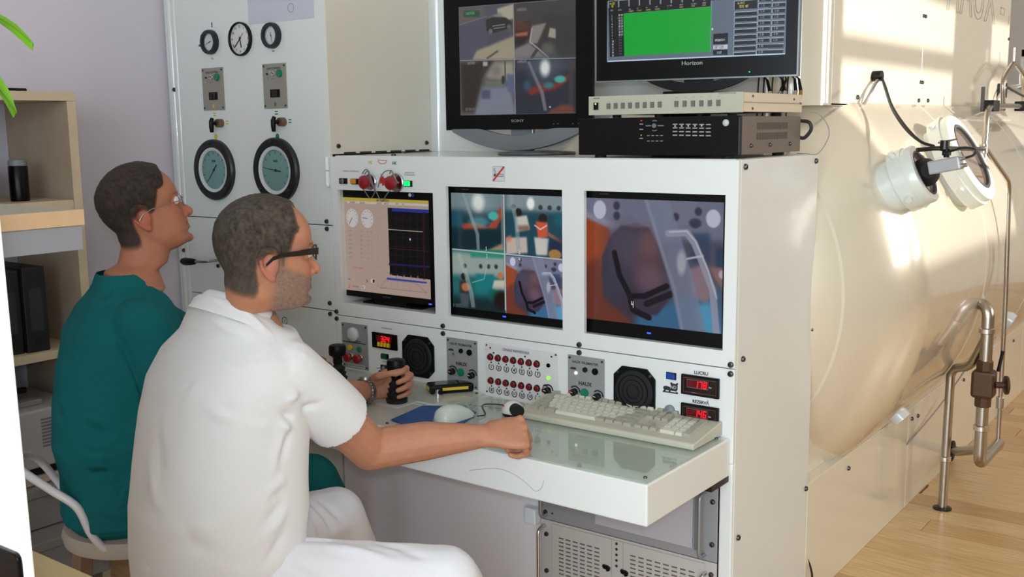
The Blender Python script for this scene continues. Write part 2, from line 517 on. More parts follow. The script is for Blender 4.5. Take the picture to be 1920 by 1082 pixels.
MB().box(-0.62, -0.036, 0.004, 0.016, 0.535, 0.60).build('rack_lintel', white_paint, console, smooth=0)
for x, z in [(-1.443, 0.862), (-1.443, 0.838), (-0.974, 0.862), (-0.974, 0.838), (-0.472, 0.861), (-0.472, 0.838), (-0.0125, 0.862), (-0.0125, 0.838)]:
    bolt(console, x, z)
for yy, z in [(0.034, 1.362), (0.513, 1.361), (0.044, 0.87), (0.524, 0.87), (0.516, 0.384), (0.039, 0.389)]:
    side_bolt(console, yy, z, x=-0.0015)
for x, yy in [(-1.40, 0.30), (-0.10, 0.505), (-1.19, 0.03)]:
    inst('bolt', bolt_me, console, (x, yy, H))
# hinge
b = MB(); b.cyl((-1.457, -0.006, 1.334), (-1.457, -0.006, 1.378), 0.0085); h1 = b.build('hinge', white_paint, console)
b = MB(); b.cyl((-1.457, -0.006, 1.284), (-1.457, -0.006, 1.331), 0.0085); b.cyl((-1.457, -0.006, 1.28), (-1.457, -0.006, 1.284), 0.006); b.build('hinge', white_paint, console)
# fittings above the left screen
def switch_block(x0, x1, z0, z1, parent):
    p = plate(parent, 'key_switch', x0, x1, z0, z1, black_plastic, th=0.006)
    disc(p, 'key_barrel', (x0 + x1) / 2, (z0 + z1) / 2, 0.007, 0.005, bright_steel, y=-0.006)
    return p
switch_block(-1.403, -1.370, 1.291, 1.309, console)
p = plate(console, 'lamp_button', -1.350, -1.319, 1.2905, 1.3085, black_plastic, th=0.005)
plate(p, 'lamp_lens', -1.349, -1.325, 1.2925, 1.3075, orange_lamp, y=-0.005, th=0.006, bevel=0.002)
p = plate(console, 'lamp_button', -1.117, -1.086, 1.2885, 1.307, black_plastic, th=0.005)
plate(p, 'lamp_lens', -1.1155, -1.0905, 1.2905, 1.306, led_green, y=-0.005, th=0.005, bevel=0.002)
def mushroom(x, z, rc):
    p = disc(console, 'collar', x + 0.012, z, rc, 0.008, bright_steel)
    b = MB(); b.lathe([(0.010, 0), (0.010, 0.014), (0.020, 0.018), (0.0225, 0.024), (0.021, 0.031), (0.012, 0.035), (0.002, 0.036)], (x + 0.012, -0.006, z), (0, -1, 0), 24)
    b.build('red_mushroom_button', red_plastic, console, label='red mushroom-headed emergency button')
mushroom(-1.276, 1.300, 0.026); mushroom(-1.162, 1.300, 0.030)
for pts in ([(-1.29, -0.012, 1.325), (-1.27, -0.02, 1.338), (-1.248, -0.03, 1.337), (-1.235, -0.03, 1.30), (-1.215, -0.035, 1.272), (-1.235, -0.035, 1.25), (-1.255, -0.035, 1.268), (-1.275, -0.03, 1.282)],
            [(-1.262, -0.03, 1.325), (-1.245, -0.03, 1.336), (-1.225, -0.034, 1.30), (-1.205, -0.036, 1.268), (-1.185, -0.036, 1.242), (-1.165, -0.036, 1.262), (-1.147, -0.03, 1.285), (-1.137, -0.025, 1.31), (-1.155, -0.02, 1.338), (-1.17, -0.012, 1.328)],
            [(-1.205, -0.03, 1.285), (-1.195, -0.03, 1.312), (-1.175, -0.03, 1.334), (-1.15, -0.025, 1.336), (-1.133, -0.02, 1.305)]):
    MB().tube(smooth_path(pts, 6), 0.0016, 6).build('safety_wire', wire_grey, console)
b = MB()
flame = [(0, 0), (-.004, .010), (-.012, .005), (-.010, .018), (-.013, .026), (-.006, .024), (-.005, .038), (.001, .028), (.006, .034), (.006, .024), (.013, .026), (.010, .016), (.014, .012), (.006, .010), (.008, .002)]
b.prism(flame, (-1.2135, 0, 1.288), Xa, Za, (0, -0.0008, 0)); b.build('flame_symbol', print_red, console, smooth=0)
text('VK', 0.014, (-1.265, 0, 1.3605), print_yellow, console, bold=0.0004)
text('HK', 0.014, (-1.160, 0, 1.3595), print_green, console, bold=0.0004)
b = MB(); b.tube([(-1.230, -0.0005, 1.369), (-1.192, -0.0005, 1.369), (-1.196, -0.0005, 1.361), (-1.204, -0.0005, 1.358), (-1.218, -0.0005, 1.358), (-1.226, -0.0005, 1.361)], 0.0009, 6, closed=True); b.build('mask_symbol', print_red, console)
text('ILUMINAT DE SIGURANTA', 0.0062, (-1.353, 0, 1.332), print_grey, console)
text('ALIMENTARE\nDE SIGURANTA', 0.0066, (-1.097, 0, 1.3275), print_grey, console)
# no-smoking sticker
p = plate(console, 'no_smoking_sticker', -0.771, -0.727, 1.312, 1.3555, mat('sticker', (206, 208, 208), 0.5), th=0.0006, bevel=0)
MB().tube([(-0.7705, -0.0008, 1.3125), (-0.7275, -0.0008, 1.3125), (-0.7275, -0.0008, 1.355), (-0.7705, -0.0008, 1.355)], 0.0006, 4, closed=True).build('sticker_border', print_grey, p)
MB().tube([(-0.766, -0.001, 1.327), (-0.732, -0.001, 1.327), (-0.732, -0.001, 1.3325), (-0.766, -0.001, 1.3325)], 0.0007, 4, closed=True).build('cigarette', print_black, p)
plate(p, 'cigarette_tip', -0.766, -0.760, 1.3268, 1.3328, print_black, y=-0.0008, th=0.0006, bevel=0)
MB().tube(smooth_path([(-0.764, -0.001, 1.335), (-0.760, -0.001, 1.340), (-0.766, -0.001, 1.345), (-0.763, -0.001, 1.350)]), 0.0008, 4).build('smoke_line', print_black, p)
bar(p, 'red_bar', -0.769, 1.3135, -0.729, 1.3545, 0.005, print_red, y=-0.001, th=0.0006)

# ---- instrument panel
def knob(x, z, r, m=dark_metal, parent=console, arc=True, label=None):
    b = MB(); b.lathe([(r, 0), (r * 0.95, 0.012), (r * 0.8, 0.014), (0.001, 0.014)], (x, -0.003, z), (0, -1, 0), 18)
    k = b.build('rotary_knob', m, parent)
    bar(k, 'pointer', x, z, x - r * 0.7, z + r * 0.2, 0.002, print_white, y=-0.017, th=0.0006)
    if arc: ringplate(parent, 'dial_mark', x, z, r * 1.35, r * 1.75, 0.0006, print_black, y=-0.003, n=14, a0=0, a1=140)
def small_screws(parent, x0, x1, z0, z1):
    for x in (x0, x1):
        for z in (z0, z1):
            inst('bolt', bolt_me, parent, (x, -0.003, z), FR, 0.42)
# plate A (far left)
pa = plate(console, 'alarm_plate', -1.420, -1.301, 0.677, 0.829, alu_plate)
small_screws(pa, -1.413, -1.308, 0.685, 0.821)
disc(pa, 'white_dial', -1.364, 0.793, 0.024, 0.010, mat('milk_plastic', (196, 198, 196), 0.4), y=-0.003, dome=0.006)
plate(pa, 'dark_strip', -1.415, -1.308, 0.7635, 0.7665, print_black, y=-0.003, th=0.0005, bevel=0)
disc(pa, 'round_button', -1.382, 0.747, 0.0095, 0.005, yellow_plastic, y=-0.003, label='yellow button')
disc(pa, 'round_button', -1.339, 0.745, 0.0095, 0.005, green_plastic, y=-0.003, label='green button')
for x in (-1.378, -1.334):
    disc(pa, 'button_collar', x, 0.716, 0.0125, 0.006, bright_steel, y=-0.003)
    b = MB(); b.lathe([(0.008, 0), (0.008, 0.010), (0.015, 0.013), (0.016, 0.018), (0.013, 0.023), (0.001, 0.024)], (x, -0.006, 0.716), (0, -1, 0), 20); b.build('red_button', red_plastic, pa)
plate(pa, 'paper_label', -1.398, -1.318, 0.681, 0.692, print_white, y=-0.003, th=0.0006, bevel=0)
text('STINGERE INCENDIU', 0.0085, (-1.358, -0.0036, 0.6865), print_black, pa)
text('DESCHIS INCHIS', 0.008, (-1.361, -0.003, 0.7705), print_black, pa)
# display with a red and a yellow row
def seg7(s, x, z, h, m, parent, y, gap=0.72, slant=0.12):
    on = {'0': 'abcdef', '1': 'bc', '2': 'abged', '3': 'abgcd', '4': 'fgbc', '5': 'afgcd', '6': 'afgedc', '7': 'abc', '8': 'abcdefg', '9': 'abcdfg'}
    w = h * 0.46; t = h * 0.16
    b = MB()
    for i, ch in enumerate(s):
        ox = x + i * h * gap
        P = {'a': (0, h, w, h), 'g': (0, h / 2, w, h / 2), 'd': (0, 0, w, 0), 'f': (0, h / 2, 0, h), 'e': (0, 0, 0, h / 2), 'b': (w, h / 2, w, h), 'c': (w, 0, w, h / 2)}
        for k in on[ch]:
            x0, z0, x1, z1 = P[k]
            a = Vector((ox + x0 + slant * z0, y, z + z0)); c = Vector((ox + x1 + slant * z1, y, z + z1))
            d = (c - a).normalized(); n = Vector((-d.z, 0, d.x)) * t / 2; a -= d * t * 0.3; c += d * t * 0.3
            q = [a - n, c - n, c + n, a + n]; b.loft([q, [p + Vector((0, -0.0006, 0)) for p in q]])
    return b.build('led_digits', m, parent, smooth=0)
d1 = plate(console, 'digital_display', -1.278, -1.168, 0.760, 0.8115, black_gloss, th=0.006, bevel=0.0015)
plate(d1, 'digit_window', -1.256, -1.190, 0.7835, 0.803, led_dim, y=-0.006, th=0.0005, bevel=0)
seg7('324', -1.236, 0.7845, 0.016, led_red, d1, -0.0066, gap=0.85)
plate(d1, 'yellow_row', -1.254, -1.196, 0.7665, 0.7815, mat('dim_yellow', (120, 100, 10), 0.4, emit=(120, 100, 4), estr=0.3), y=-0.006, th=0.0005, bevel=0)
seg7('0000', -1.251, 0.7685, 0.0105, led_yellow, d1, -0.0066, gap=1.32)
text('TEMPERATURA\n', 0.007, (-1.216, 0, 0.824), print_grey, console)
p = plate(console, 'lamp_button', -1.240, -1.209, 0.7255, 0.7435, black_plastic, th=0.005)
plate(p, 'lamp_lens', -1.238, -1.212, 0.7275, 0.7425, dark_green, y=-0.005, th=0.005, bevel=0.002)
text('LINIE DIRECTA', 0.006, (-1.219, 0, 0.716), print_grey, console)
switch_block(-1.243, -1.211, 0.6885, 0.7055, console)
bar(console, 'switch_mark', -1.268, 0.690, -1.248, 0.693, 0.002, print_grey)
# two black loudspeaker grilles
def speaker_grille(x0, x1, z0, z1):
    c = 0.026
    b = MB()
    out = [(x0 + c, z0), (x1 - c, z0), (x1, z0 + c), (x1, z1 - c), (x1 - c, z1), (x0 + c, z1), (x0, z1 - c), (x0, z0 + c)]
    b.prism(out, (0, 0, 0), Xa, Za, (0, -0.005, 0))
    g = b.build('speaker_grille', black_plastic, console, smooth=0, bevel=0.0015)
    cx, cz = (x0 + x1) / 2, (z0 + z1) / 2
    b = MB(); b.lathe([(0.058, 0), (0.055, 0.0035), (0.03, 0.006), (0.001, 0.0065)], (cx, -0.005, cz), (0, -1, 0), 40); b.build('mesh_cover', black_matt, g)
    for rr in (0.018, 0.031, 0.044): ringplate(g, 'grille_ring', cx, cz, rr, rr + 0.002, 0.0075, black_plastic, y=-0.0045)
    for sx in (x0 + 0.015, x1 - 0.015):
        for sz in (z0 + 0.018, z1 - 0.018): inst('bolt', bolt_me, g, (sx, -0.005, sz), FR, 0.55)
speaker_grille(-1.146, -1.012, 0.686, 0.819)
speaker_grille(-0.358, -0.228, 0.688, 0.819)
# two identical intercom plates
def intercom(x0, led):
    x1 = x0 + 0.121
    p = plate(console, 'intercom_plate', x0, x1, 0.677, 0.829, alu_plate)
    small_screws(p, x0 + 0.007, x1 - 0.007, 0.685, 0.821)
    text('HAUX TELEMASTER', 0.0098, (x0 + 0.058, -0.003, 0.8105), print_black, p, bold=0.0002)
    plate(p, 'toggle_plate', x0 + 0.010, x0 + 0.028, 0.789, 0.793, print_black, y=-0.003, th=0.003)
    MB().tube([(x0 + 0.024, -0.003, 0.792), (x0 + 0.025, -0.016, 0.796)], 0.002, 8).build('toggle_lever', bolt_metal, p)
    disc(p, 'pilot_lamp', x0 + 0.028, 0.779, 0.0045, 0.003, led_white if led else bright_steel, y=-0.003)
    disc(p, 'round_button', x0 + 0.059, 0.792, 0.0075, 0.005, dark_metal, y=-0.003)
    disc(p, 'microphone_socket', x0 + 0.092, 0.791, 0.0095, 0.005, black_plastic, y=-0.003)
    text('HAUX', 0.0155, (x0 + 0.058, -0.003, 0.7505), print_black, p, bold=0.0005)
    knob(x0 + 0.024, 0.7235, 0.0105, parent=p); knob(x0 + 0.101, 0.7215, 0.0105, parent=p)
    disc(p, 'round_button', x0 + 0.057, 0.7255, 0.0125, 0.006, green_plastic, y=-0.003, label='green talk button')
    disc(p, 'colour_dot', x0 + 0.007, 0.721, 0.0055, 0.0006, print_red, y=-0.003)
    disc(p, 'colour_dot', x0 + 0.085, 0.716, 0.0045, 0.0006, print_green, y=-0.003)
    plate(p, 'paper_label', x0 + 0.010, x0 + 0.045, 0.703, 0.709, mat('label_grey', (150, 152, 160), 0.6), y=-0.003, th=0.0005, bevel=0)
    plate(p, 'paper_label', x0 + 0.075, x1 - 0.008, 0.701, 0.707, bpy.data.materials['label_grey'], y=-0.003, th=0.0005, bevel=0)
intercom(-0.960, False); intercom(-0.5095, True)
# channel selector panel
cp = plate(console, 'channel_panel', -0.808, -0.543, 0.676, 0.8285, mat('panel_white', (216, 214, 212), 0.4), th=0.002)
plate(cp, 'paper_label', -0.741, -0.648, 0.8095, 0.8215, mat('label_lilac', (204, 200, 206), 0.6), y=-0.002, th=0.0005, bevel=0)
text('CANALE INDIVIDUALE', 0.0098, (-0.6945, -0.0026, 0.8155), print_black, cp)
btn = _mesh(MB().lathe([(0.0085, 0), (0.0085, 0.006), (0.007, 0.0075), (0.001, 0.008)], n=18), dark_red)
rim = _mesh(MB().lathe([(0.0108, 0), (0.0108, 0.002), (0.0088, 0.0028)], n=18), dark_metal)
for rowz, zn, base in ((0.787, 0.757, 1), (0.7145, 0.6855, 8)):
    for i in range(7):
        x = -0.788 + i * 0.0284
        r_ = inst('button_rim', rim, cp, (x, -0.002, rowz), FR)
        inst('channel_button', btn, cp, (x, -0.0035, rowz), FR)
        disc(cp, 'pilot_lamp', x + 0.002, rowz - 0.0165, 0.0026, 0.001, print_black, y=-0.002, n=10)
        ringplate(cp, 'number_ring', x + 0.002, zn, 0.0078, 0.0101, 0.0006, print_green if (base == 8 and i == 6) else print_black, y=-0.002, n=20, a0=120, a1=420)
        if not (base == 8 and i == 6): text(str(base + i), 0.0135 if base + i < 10 else 0.0105, (x + 0.002, -0.002, zn), print_black, cp, name='number', bold=0.0005)
disc(cp, 'round_button', -0.577, 0.788, 0.0062, 0.003, black_plastic, y=-0.002)
disc(cp, 'pilot_lamp', -0.577, 0.751, 0.0062, 0.003, mat('led_lime', (150, 230, 90), 0.3, emit=(140, 230, 80), estr=0.7), y=-0.002)
knob(-0.578, 0.7145, 0.0105, parent=cp)
disc(cp, 'colour_dot', -0.596, 0.711, 0.0065, 0.0006, dark_red, y=-0.002)
for x, z in [(-0.803, 0.822), (-0.551, 0.822), (-0.804, 0.679), (-0.788, 0.815), (-0.776, 0.801), (-0.566, 0.815), (-0.660, 0.804)]:
    inst('bolt', bolt_me, cp, (x, -0.002, z), FR, 0.36)
# right end: blue key, emblem, two meters, grommet
p = plate(console, 'lamp_button', -0.196, -0.167, 0.8005, 0.8195, black_plastic, th=0.004)
plate(p, 'lamp_lens', -0.194, -0.169, 0.8025, 0.8175, blue_plastic, y=-0.004, th=0.004, bevel=0.002)
b = MB()
beast = [(0, 0), (.045, 0), (.046, .004), (.040, .006), (.044, .012), (.044, .024), (.046, .029), (.042, .030), (.039, .027), (.029, .027), (.026, .030), (.022, .028), (.024, .022), (.022, .016), (.012, .018), (.004, .017), (.001, .012), (.004, .006), (0, .003)]
b.prism(beast, (-0.207, 0, 0.763), Xa, Za, (0, -0.0008, 0)); em = b.build('bear_emblem', print_black, console, smooth=0)
text('ND', 0.0125, (-0.1755, -0.0008, 0.7795), print_white, em)
for x0, x1 in ((-0.198, -0.189), (-0.183, -0.167)):
    plate(em, 'emblem_gap', x0, x1, 0.7665, 0.770, print_white, y=-0.0008, th=0.0004, bevel=0)
text('LUCRU', 0.0125, (-0.0955, 0, 0.8285), print_black, console, bold=0.0004)
text('REZERVĂ', 0.0115, (-0.0955, 0, 0.7505), print_black, console, bold=0.0004)
def meter(z0, z1, s):
    d = plate(console, 'panel_meter', -0.150, -0.0415, z0, z1, black_plastic, th=0.008, bevel=0.002)
    plate(d, 'meter_face', -0.146, -0.0455, z0 + 0.004, z1 - 0.004, mat('meter_face', (30, 14, 14), 0.3), y=-0.008, th=0.0006, bevel=0)
    MB().tube([(-0.142, -0.0088, z0 + 0.009), (-0.049, -0.0088, z0 + 0.009), (-0.049, -0.0088, z1 - 0.008), (-0.142, -0.0088, z1 - 0.008)], 0.0006, 4, closed=True).build('gold_outline', mat('gold_line', (120, 78, 40), 0.6), d)
    plate(d, 'digit_window', -0.131, -0.0705, z1 - 0.0325, z1 - 0.0115, led_dim, y=-0.0086, th=0.0006, bevel=0)
    MB().tube([(-0.131, -0.0094, z1 - 0.0325), (-0.0705, -0.0094, z1 - 0.0325), (-0.0705, -0.0094, z1 - 0.0115), (-0.131, -0.0094, z1 - 0.0115)], 0.0007, 4, closed=True).build('window_rim', print_grey, d)
    seg7(s, -0.1085, z1 - 0.0300, 0.0155, led_red, d, -0.0094, gap=0.80)
    text('bar', 0.006, (-0.0645, -0.0088, z1 - 0.0255), print_white, d)
    plate(d, 'maker_plate', -0.118, -0.104, z0 + 0.0075, z0 + 0.0095, print_grey, y=-0.0088, th=0.0005, bevel=0)
meter(0.7675, 0.8215, '178'); meter(0.690, 0.744, '146')
disc(console, 'cable_grommet', -0.184, 0.7165, 0.0145, 0.008, grey_plastic, dome=0.004)

# ------------------------------------------------------------------ desk shelf in front of the console
desk = thing('console_desk', 'white boxed worktop projecting from the console front', 'desk', (-0.72, -0.215, 0.568))
MB().box(-1.44, -0.010, -0.432, -0.001, 0.568, 0.668).build('desk_body', white_paint, desk, smooth=0, bevel=0.004)
MB().box(-0.10, -0.012, -0.10, -0.001, 0.552, 0.568).build('bracket', dark_metal, desk, smooth=0)
desk_grey = mat('desk_top_grey', (190, 192, 184), 0.28, coat=0.4)
MB().box(-1.436, -0.81, -0.425, -0.004, 0.668, 0.6715).build('control_plate', desk_grey, desk, smooth=0, bevel=0.001)
for x in (-1.42, -1.12, -0.83):
    for yy in (-0.41, -0.02): inst('bolt', bolt_me, desk, (x, yy, 0.6715), (0, 0, 0), 0.6)
glass_mat = mat('sheet_glass', (196, 210, 196), 0.03, coat=1.0, coatr=0.02, alpha=0.40)
gl = MB().box(-0.803, -0.014, -0.430, -0.028, 0.6685, 0.6735).build('glass_sheet', glass_mat, smooth=0, bevel=0.0008)
tag(gl, 'greenish glass sheet covering the right part of the white console desk', 'glass sheet')
for x, yy in [(-0.03, -0.405), (-0.03, -0.04)]: inst('bolt', bolt_me, gl, (x, yy, 0.6735), (0, 0, 0), 0.6)
paper_m = mat('paper', (232, 234, 228), 0.8)
paper_g = mat('paper_tinted', (220, 226, 214), 0.8)
for nm, q, m, lb in (('paper_sheet', [(-0.62, -0.22), (-0.40, -0.20), (-0.41, -0.395), (-0.60, -0.405)], paper_m, 'plain paper sheet under the desk glass beside the hand'),
                     ('paper_sheet', [(-0.385, -0.175), (-0.04, -0.16), (-0.045, -0.40), (-0.38, -0.41)], paper_g, 'pale green paper sheet under the desk glass in front of the keyboard'),
                     ('paper_strip', [(-0.795, -0.09), (-0.62, -0.075), (-0.625, -0.13), (-0.795, -0.16)], paper_m, 'paper strip with printing under the glass behind the small webcam')):
    pp = MB().loft([[(x, yy, 0.6682) for x, yy in q], [(x, yy, 0.6684) for x, yy in q]]).build(nm, m, smooth=0)
    tag(pp, lb, 'paper')
    if nm == 'paper_strip':
        for k in range(9):
            plate_w = 0.006 + 0.004 * (k % 3)
            MB().box(-0.775 + k * 0.016, -0.775 + k * 0.016 + plate_w, -0.128 + k * 0.003, -0.118 + k * 0.003, 0.6684, 0.6686).build('print_mark', print_grey, pp, smooth=0)
MB().tube(smooth_path([(-0.525, -0.4327, 0.604), (-0.439, -0.4327, 0.625), (-0.389, -0.4327, 0.622), (-0.348, -0.4327, 0.607), (-0.320, -0.4327, 0.591), (-0.301, -0.4327, 0.602), (-0.293, -0.4327, 0.622)], 6), 0.0005, 4).build('stray_thread', cable_grey, desk)
# ------------------------------------------------------------------ what the screens show (flat print, painted with numpy)
_G = dict(zip('ABCDEFGHIJKLMNOPQRSTUVWXYZ0123456789:-/.', (
 '25755 65656 34443 65556 74647 74644 34553 55755 72227 11152 55655 44447 57555 65555 25552 65644 25563 65655 34216 72222 55557 55552 55575 55255 55222 71247 '
 '75557 26227 61247 61216 55711 74616 34652 71122 25252 25316 02020 00700 11244 00002').split()))
class Art:
    def __init__(s, w, h, bg=(0, 0, 0)):
        s.w, s.h = w, h
        s.a = np.empty((h, w, 3)); s.a[:] = np.array(bg) / 255.0
        s.Y, s.X = np.mgrid[0:h, 0:w]; s.X = (s.X + 0.5) / w; s.Y = (s.Y + 0.5) / h
        s.map = lambda x, y: (x, y)
    def put(s, mask, c, al=1.0):
        m = (mask * al)[..., None]
        s.a = s.a * (1 - m) + np.array(c) / 255.0 * m
    def pts(s, P): return [s.map(x, y) for x, y in P]
    def poly(s, P, c, al=1.0, soft=0.0):
        P = s.pts(P); inside = np.zeros((s.h, s.w), bool); n = len(P)
        for i in range(n):
            (x0, y0), (x1, y1) = P[i], P[(i + 1) % n]
            if y0 == y1: continue
            cond = ((y0 > s.Y) != (y1 > s.Y)) & (s.X < (x1 - x0) * (s.Y - y0) / (y1 - y0) + x0)
            inside ^= cond
        m = inside.astype(float)
        if soft: m = s.blur_arr(m, soft)
        s.put(m, c, al)
    def rect(s, x0, y0, x1, y1, c, al=1.0, soft=0.0): s.poly([(x0, y0), (x1, y0), (x1, y1), (x0, y1)], c, al, soft)
    def ell(s, x, y, rx, ry, c, al=1.0, soft=0.25):
        (u, v), (u2, _), (_, v2) = s.map(x, y), s.map(x + rx, y), s.map(x, y + ry)
        d = np.hypot((s.X - u) / (abs(u2 - u) + 1e-9), (s.Y - v) / (abs(v2 - v) + 1e-9))
        s.put(np.clip((1 - d) / max(soft, 0.02) + 0.5, 0, 1), c, al)
    def line(s, P, wd, c, al=1.0):
        P = s.pts(P); asp = s.w / s.h; D = np.full((s.h, s.w), 9.0)
        for (x0, y0), (x1, y1) in zip(P[:-1], P[1:]):
            ax, ay, bx, by = x0 * asp, y0, x1 * asp, y1
            dx, dy = bx - ax, by - ay; L = dx * dx + dy * dy + 1e-12
            t = np.clip(((s.X * asp - ax) * dx + (s.Y - ay) * dy) / L, 0, 1)
            D = np.minimum(D, np.hypot(s.X * asp - ax - t * dx, s.Y - ay - t * dy))
        s.put(np.clip((wd / 2 - D) * s.h + 0.5, 0, 1), c, al)
    def txt(s, x, y, st, hgt, c, al=1.0, wide=0.62):
        u, v = s.map(x, y); px = hgt / 5.0
        for i, ch in enumerate(st.upper()):
            g = _G.get(ch)
            if not g: continue
            for r, bits in enumerate(g):
                for k in range(3):
                    if int(bits) >> (2 - k) & 1:
                        x0 = int((u + (i * 4 + k) * px * wide * s.h / s.w) * s.w); y0 = int((v + r * px) * s.h)
                        x1 = max(x0 + 1, int((u + (i * 4 + k + 1) * px * wide * s.h / s.w) * s.w)); y1 = max(y0 + 1, int((v + (r + 1) * px) * s.h))
                        q = s.a[max(y0, 0):y1, max(x0, 0):x1]; q[:] = q * (1 - al) + np.array(c) / 255.0 * al
    def blur_arr(s, m, r):
        for ax, n in ((0, max(1, int(r * s.h))), (1, max(1, int(r * s.h)))):
            for _ in range(2):
                pad = [(0, 0)] * m.ndim; pad[ax] = (n, n)
                cs = np.cumsum(np.pad(m, [(p[0] + (1 if i == ax else 0), p[1]) for i, p in enumerate(pad)], mode='edge'), axis=ax)
                k = 2 * n + 1
                a = np.take(cs, range(k, cs.shape[ax]), axis=ax); b = np.take(cs, range(0, cs.shape[ax] - k), axis=ax)
                m = ((a - b) / k)
                m = np.take(m, range(0, s.h if ax == 0 else s.w), axis=ax)
        return m
    def blur(s, r): s.a = s.blur_arr(s.a, r)
    def grain(s, k): s.a = np.clip(s.a + rng.normal(0, k, (s.h, s.w, 1)), 0, 1)
    def material(s, name, strength=1.0, rough=0.3, sat=0.85):
        img = bpy.data.images.new(name, s.w, s.h)
        g_ = s.a.mean(2, keepdims=True); s.a = g_ + (s.a - g_) * sat
        px = np.ones((s.h, s.w, 4), np.float32); px[..., :3] = np.clip(s.a, 0, 1)[::-1]
        img.pixels.foreach_set(px.ravel()); img.update()
        m = mat(name, (8, 8, 10), rough, spec=0.35)
        nt = m.node_tree; b = nt.nodes['Principled BSDF']
        t = nt.nodes.new('ShaderNodeTexImage'); t.image = img
        nt.links.new(t.outputs[0], b.inputs['Emission Color']); b.inputs['Emission Strength'].default_value = strength
        return m
def quad_map(TL, TR, BR, BL):
    def f(x, y):
        u = (x - TL[0]) / (TR[0] - TL[0])
        for _ in range(3):
            t = TL[1] + (TR[1] - TL[1]) * u; b = BL[1] + (BR[1] - BL[1]) * u
            v = (y - t) / (b - t)
            l = TL[0] + (BL[0] - TL[0]) * v; r = TR[0] + (BR[0] - TR[0]) * v
            u = (x - l) / (r - l)
        return u, v
    return f
def lane(s, P, wds, c, al):
    """strip of varying width (transparent hoses)"""
    L = [(x - w / 2, y) for (x, y), w in zip(P, wds)]; R = [(x + w / 2, y) for (x, y), w in zip(P, wds)]
    s.poly(L + R[::-1], c, al, 0.004)

def patient(s):
    """close view of a patient lying with a strapped mask, seen through hoses (units of the big picture)"""
    s.rect(700, 150, 1500, 420, (118, 122, 150), soft=0.03)
    s.rect(1180, 420, 1500, 900, (88, 84, 104), soft=0.03)
    s.poly([(730, 190), (900, 190), (980, 330), (720, 330)], (128, 128, 156), soft=0.02)
    s.poly([(740, 285), (870, 340), (905, 400), (840, 600), (830, 780), (740, 830)], (178, 74, 32), soft=0.012)
    s.poly([(740, 540), (830, 480), (850, 700), (1010, 830), (740, 830)], (126, 56, 40), soft=0.03)
    s.poly([(745, 262), (940, 330), (900, 355), (745, 290)], (150, 150, 172), soft=0.01)
    s.poly([(1010, 800), (1180, 720), (1420, 640), (1445, 900), (1020, 860)], (52, 112, 160), soft=0.03)
    s.poly([(1300, 740), (1380, 720), (1430, 890), (1330, 900)], (74, 166, 214), soft=0.02)
    s.poly([(880, 390), (940, 335), (1020, 320), (1085, 345), (1120, 420), (1150, 560), (1190, 700), (1120, 790), (980, 780), (890, 690), (835, 590), (838, 490)], (66, 56, 78), soft=0.008)
    s.ell(1075, 500, 90, 130, (112, 76, 84), 0.8, 1.0); s.ell(1080, 420, 50, 60, (130, 92, 92), 0.6, 1.0); s.ell(1090, 610, 70, 60, (122, 92, 112), 0.7, 1.0)
    s.ell(950, 430, 90, 110, (88, 80, 102), 0.7, 1.0); s.ell(900, 610, 60, 90, (70, 66, 94), 0.7, 0.9)
    s.line([(905, 470), (930, 580), (985, 690), (1060, 690), (1170, 640)], 0.045, (18, 16, 26)); s.line([(985, 690), (1000, 760), (1080, 800)], 0.05, (24, 20, 30)); s.line([(1070, 730), (1190, 680)], 0.05, (28, 22, 34))
    s.ell(1020, 330, 60, 14, (140, 128, 128), 0.5, 1.0)
    for x, y, r in ((827, 255, 34), (1395, 297, 34)): s.ell(x, y, r, r * 1.35, (206, 210, 232), 1, 0.12)
    s.poly([(1150, 220), (1330, 200), (1300, 330), (1180, 340)], (126, 128, 152), 0.8, 0.01)
    for x, y in ((917, 235), (917, 285), (1216, 290), (1325, 262), (1310, 325)): s.ell(x, y, 17, 21, (54, 52, 72), 0.9, 0.5)
    s.ell(1310, 320, 30, 24, (60, 60, 92), 0.9, 0.4)
    s.rect(1290, 370, 1380, 520, (46, 70, 112), 0.8, 0.015); s.rect(1405, 440, 1460, 545, (34, 66, 104), 0.9, 0.01)
    s.poly([(1275, 555), (1340, 530), (1400, 650), (1360, 730), (1290, 690)], (150, 122, 134), soft=0.012)
    s.poly([(1375, 540), (1450, 550), (1450, 680), (1400, 600)], (150, 110, 110), soft=0.012)
    s.ell(1436, 580, 18, 22, (200, 196, 212), 0.9, 0.4)
    lane(s, [(1100, 140), (1175, 380), (1250, 640), (1300, 900)], [130, 125, 120, 120], (128, 138, 166), 0.78)
    lane(s, [(1055, 160), (1130, 400), (1210, 660), (1250, 900)], [16, 14, 12, 12], (170, 176, 196), 0.35)
    s.line([(1180, 372), (1270, 368), (1305, 420), (1350, 540), (1390, 660), (1405, 880)], 0.055, (160, 164, 186), 0.9)
    s.line([(1185, 365), (1268, 360), (1310, 410), (1370, 560), (1408, 700)], 0.012, (214, 216, 228), 0.8)
    s.line([(1270, 500), (1345, 485)], 0.016, (206, 206, 222), 0.9); s.ell(1243, 520, 22, 60, (192, 190, 204), 0.8, 0.6)

def chair_room(s, light, x0):
    s.rect(x0 - 20, 120, x0 + 700, 470, (64, 86, 96), soft=0.02)
    s.rect(x0 - 20, 120, x0 + 700, 255, (112, 132, 138), soft=0.03)
    s.rect(x0 - 20, 390, x0 + 700, 520, (16, 52, 62), soft=0.03)

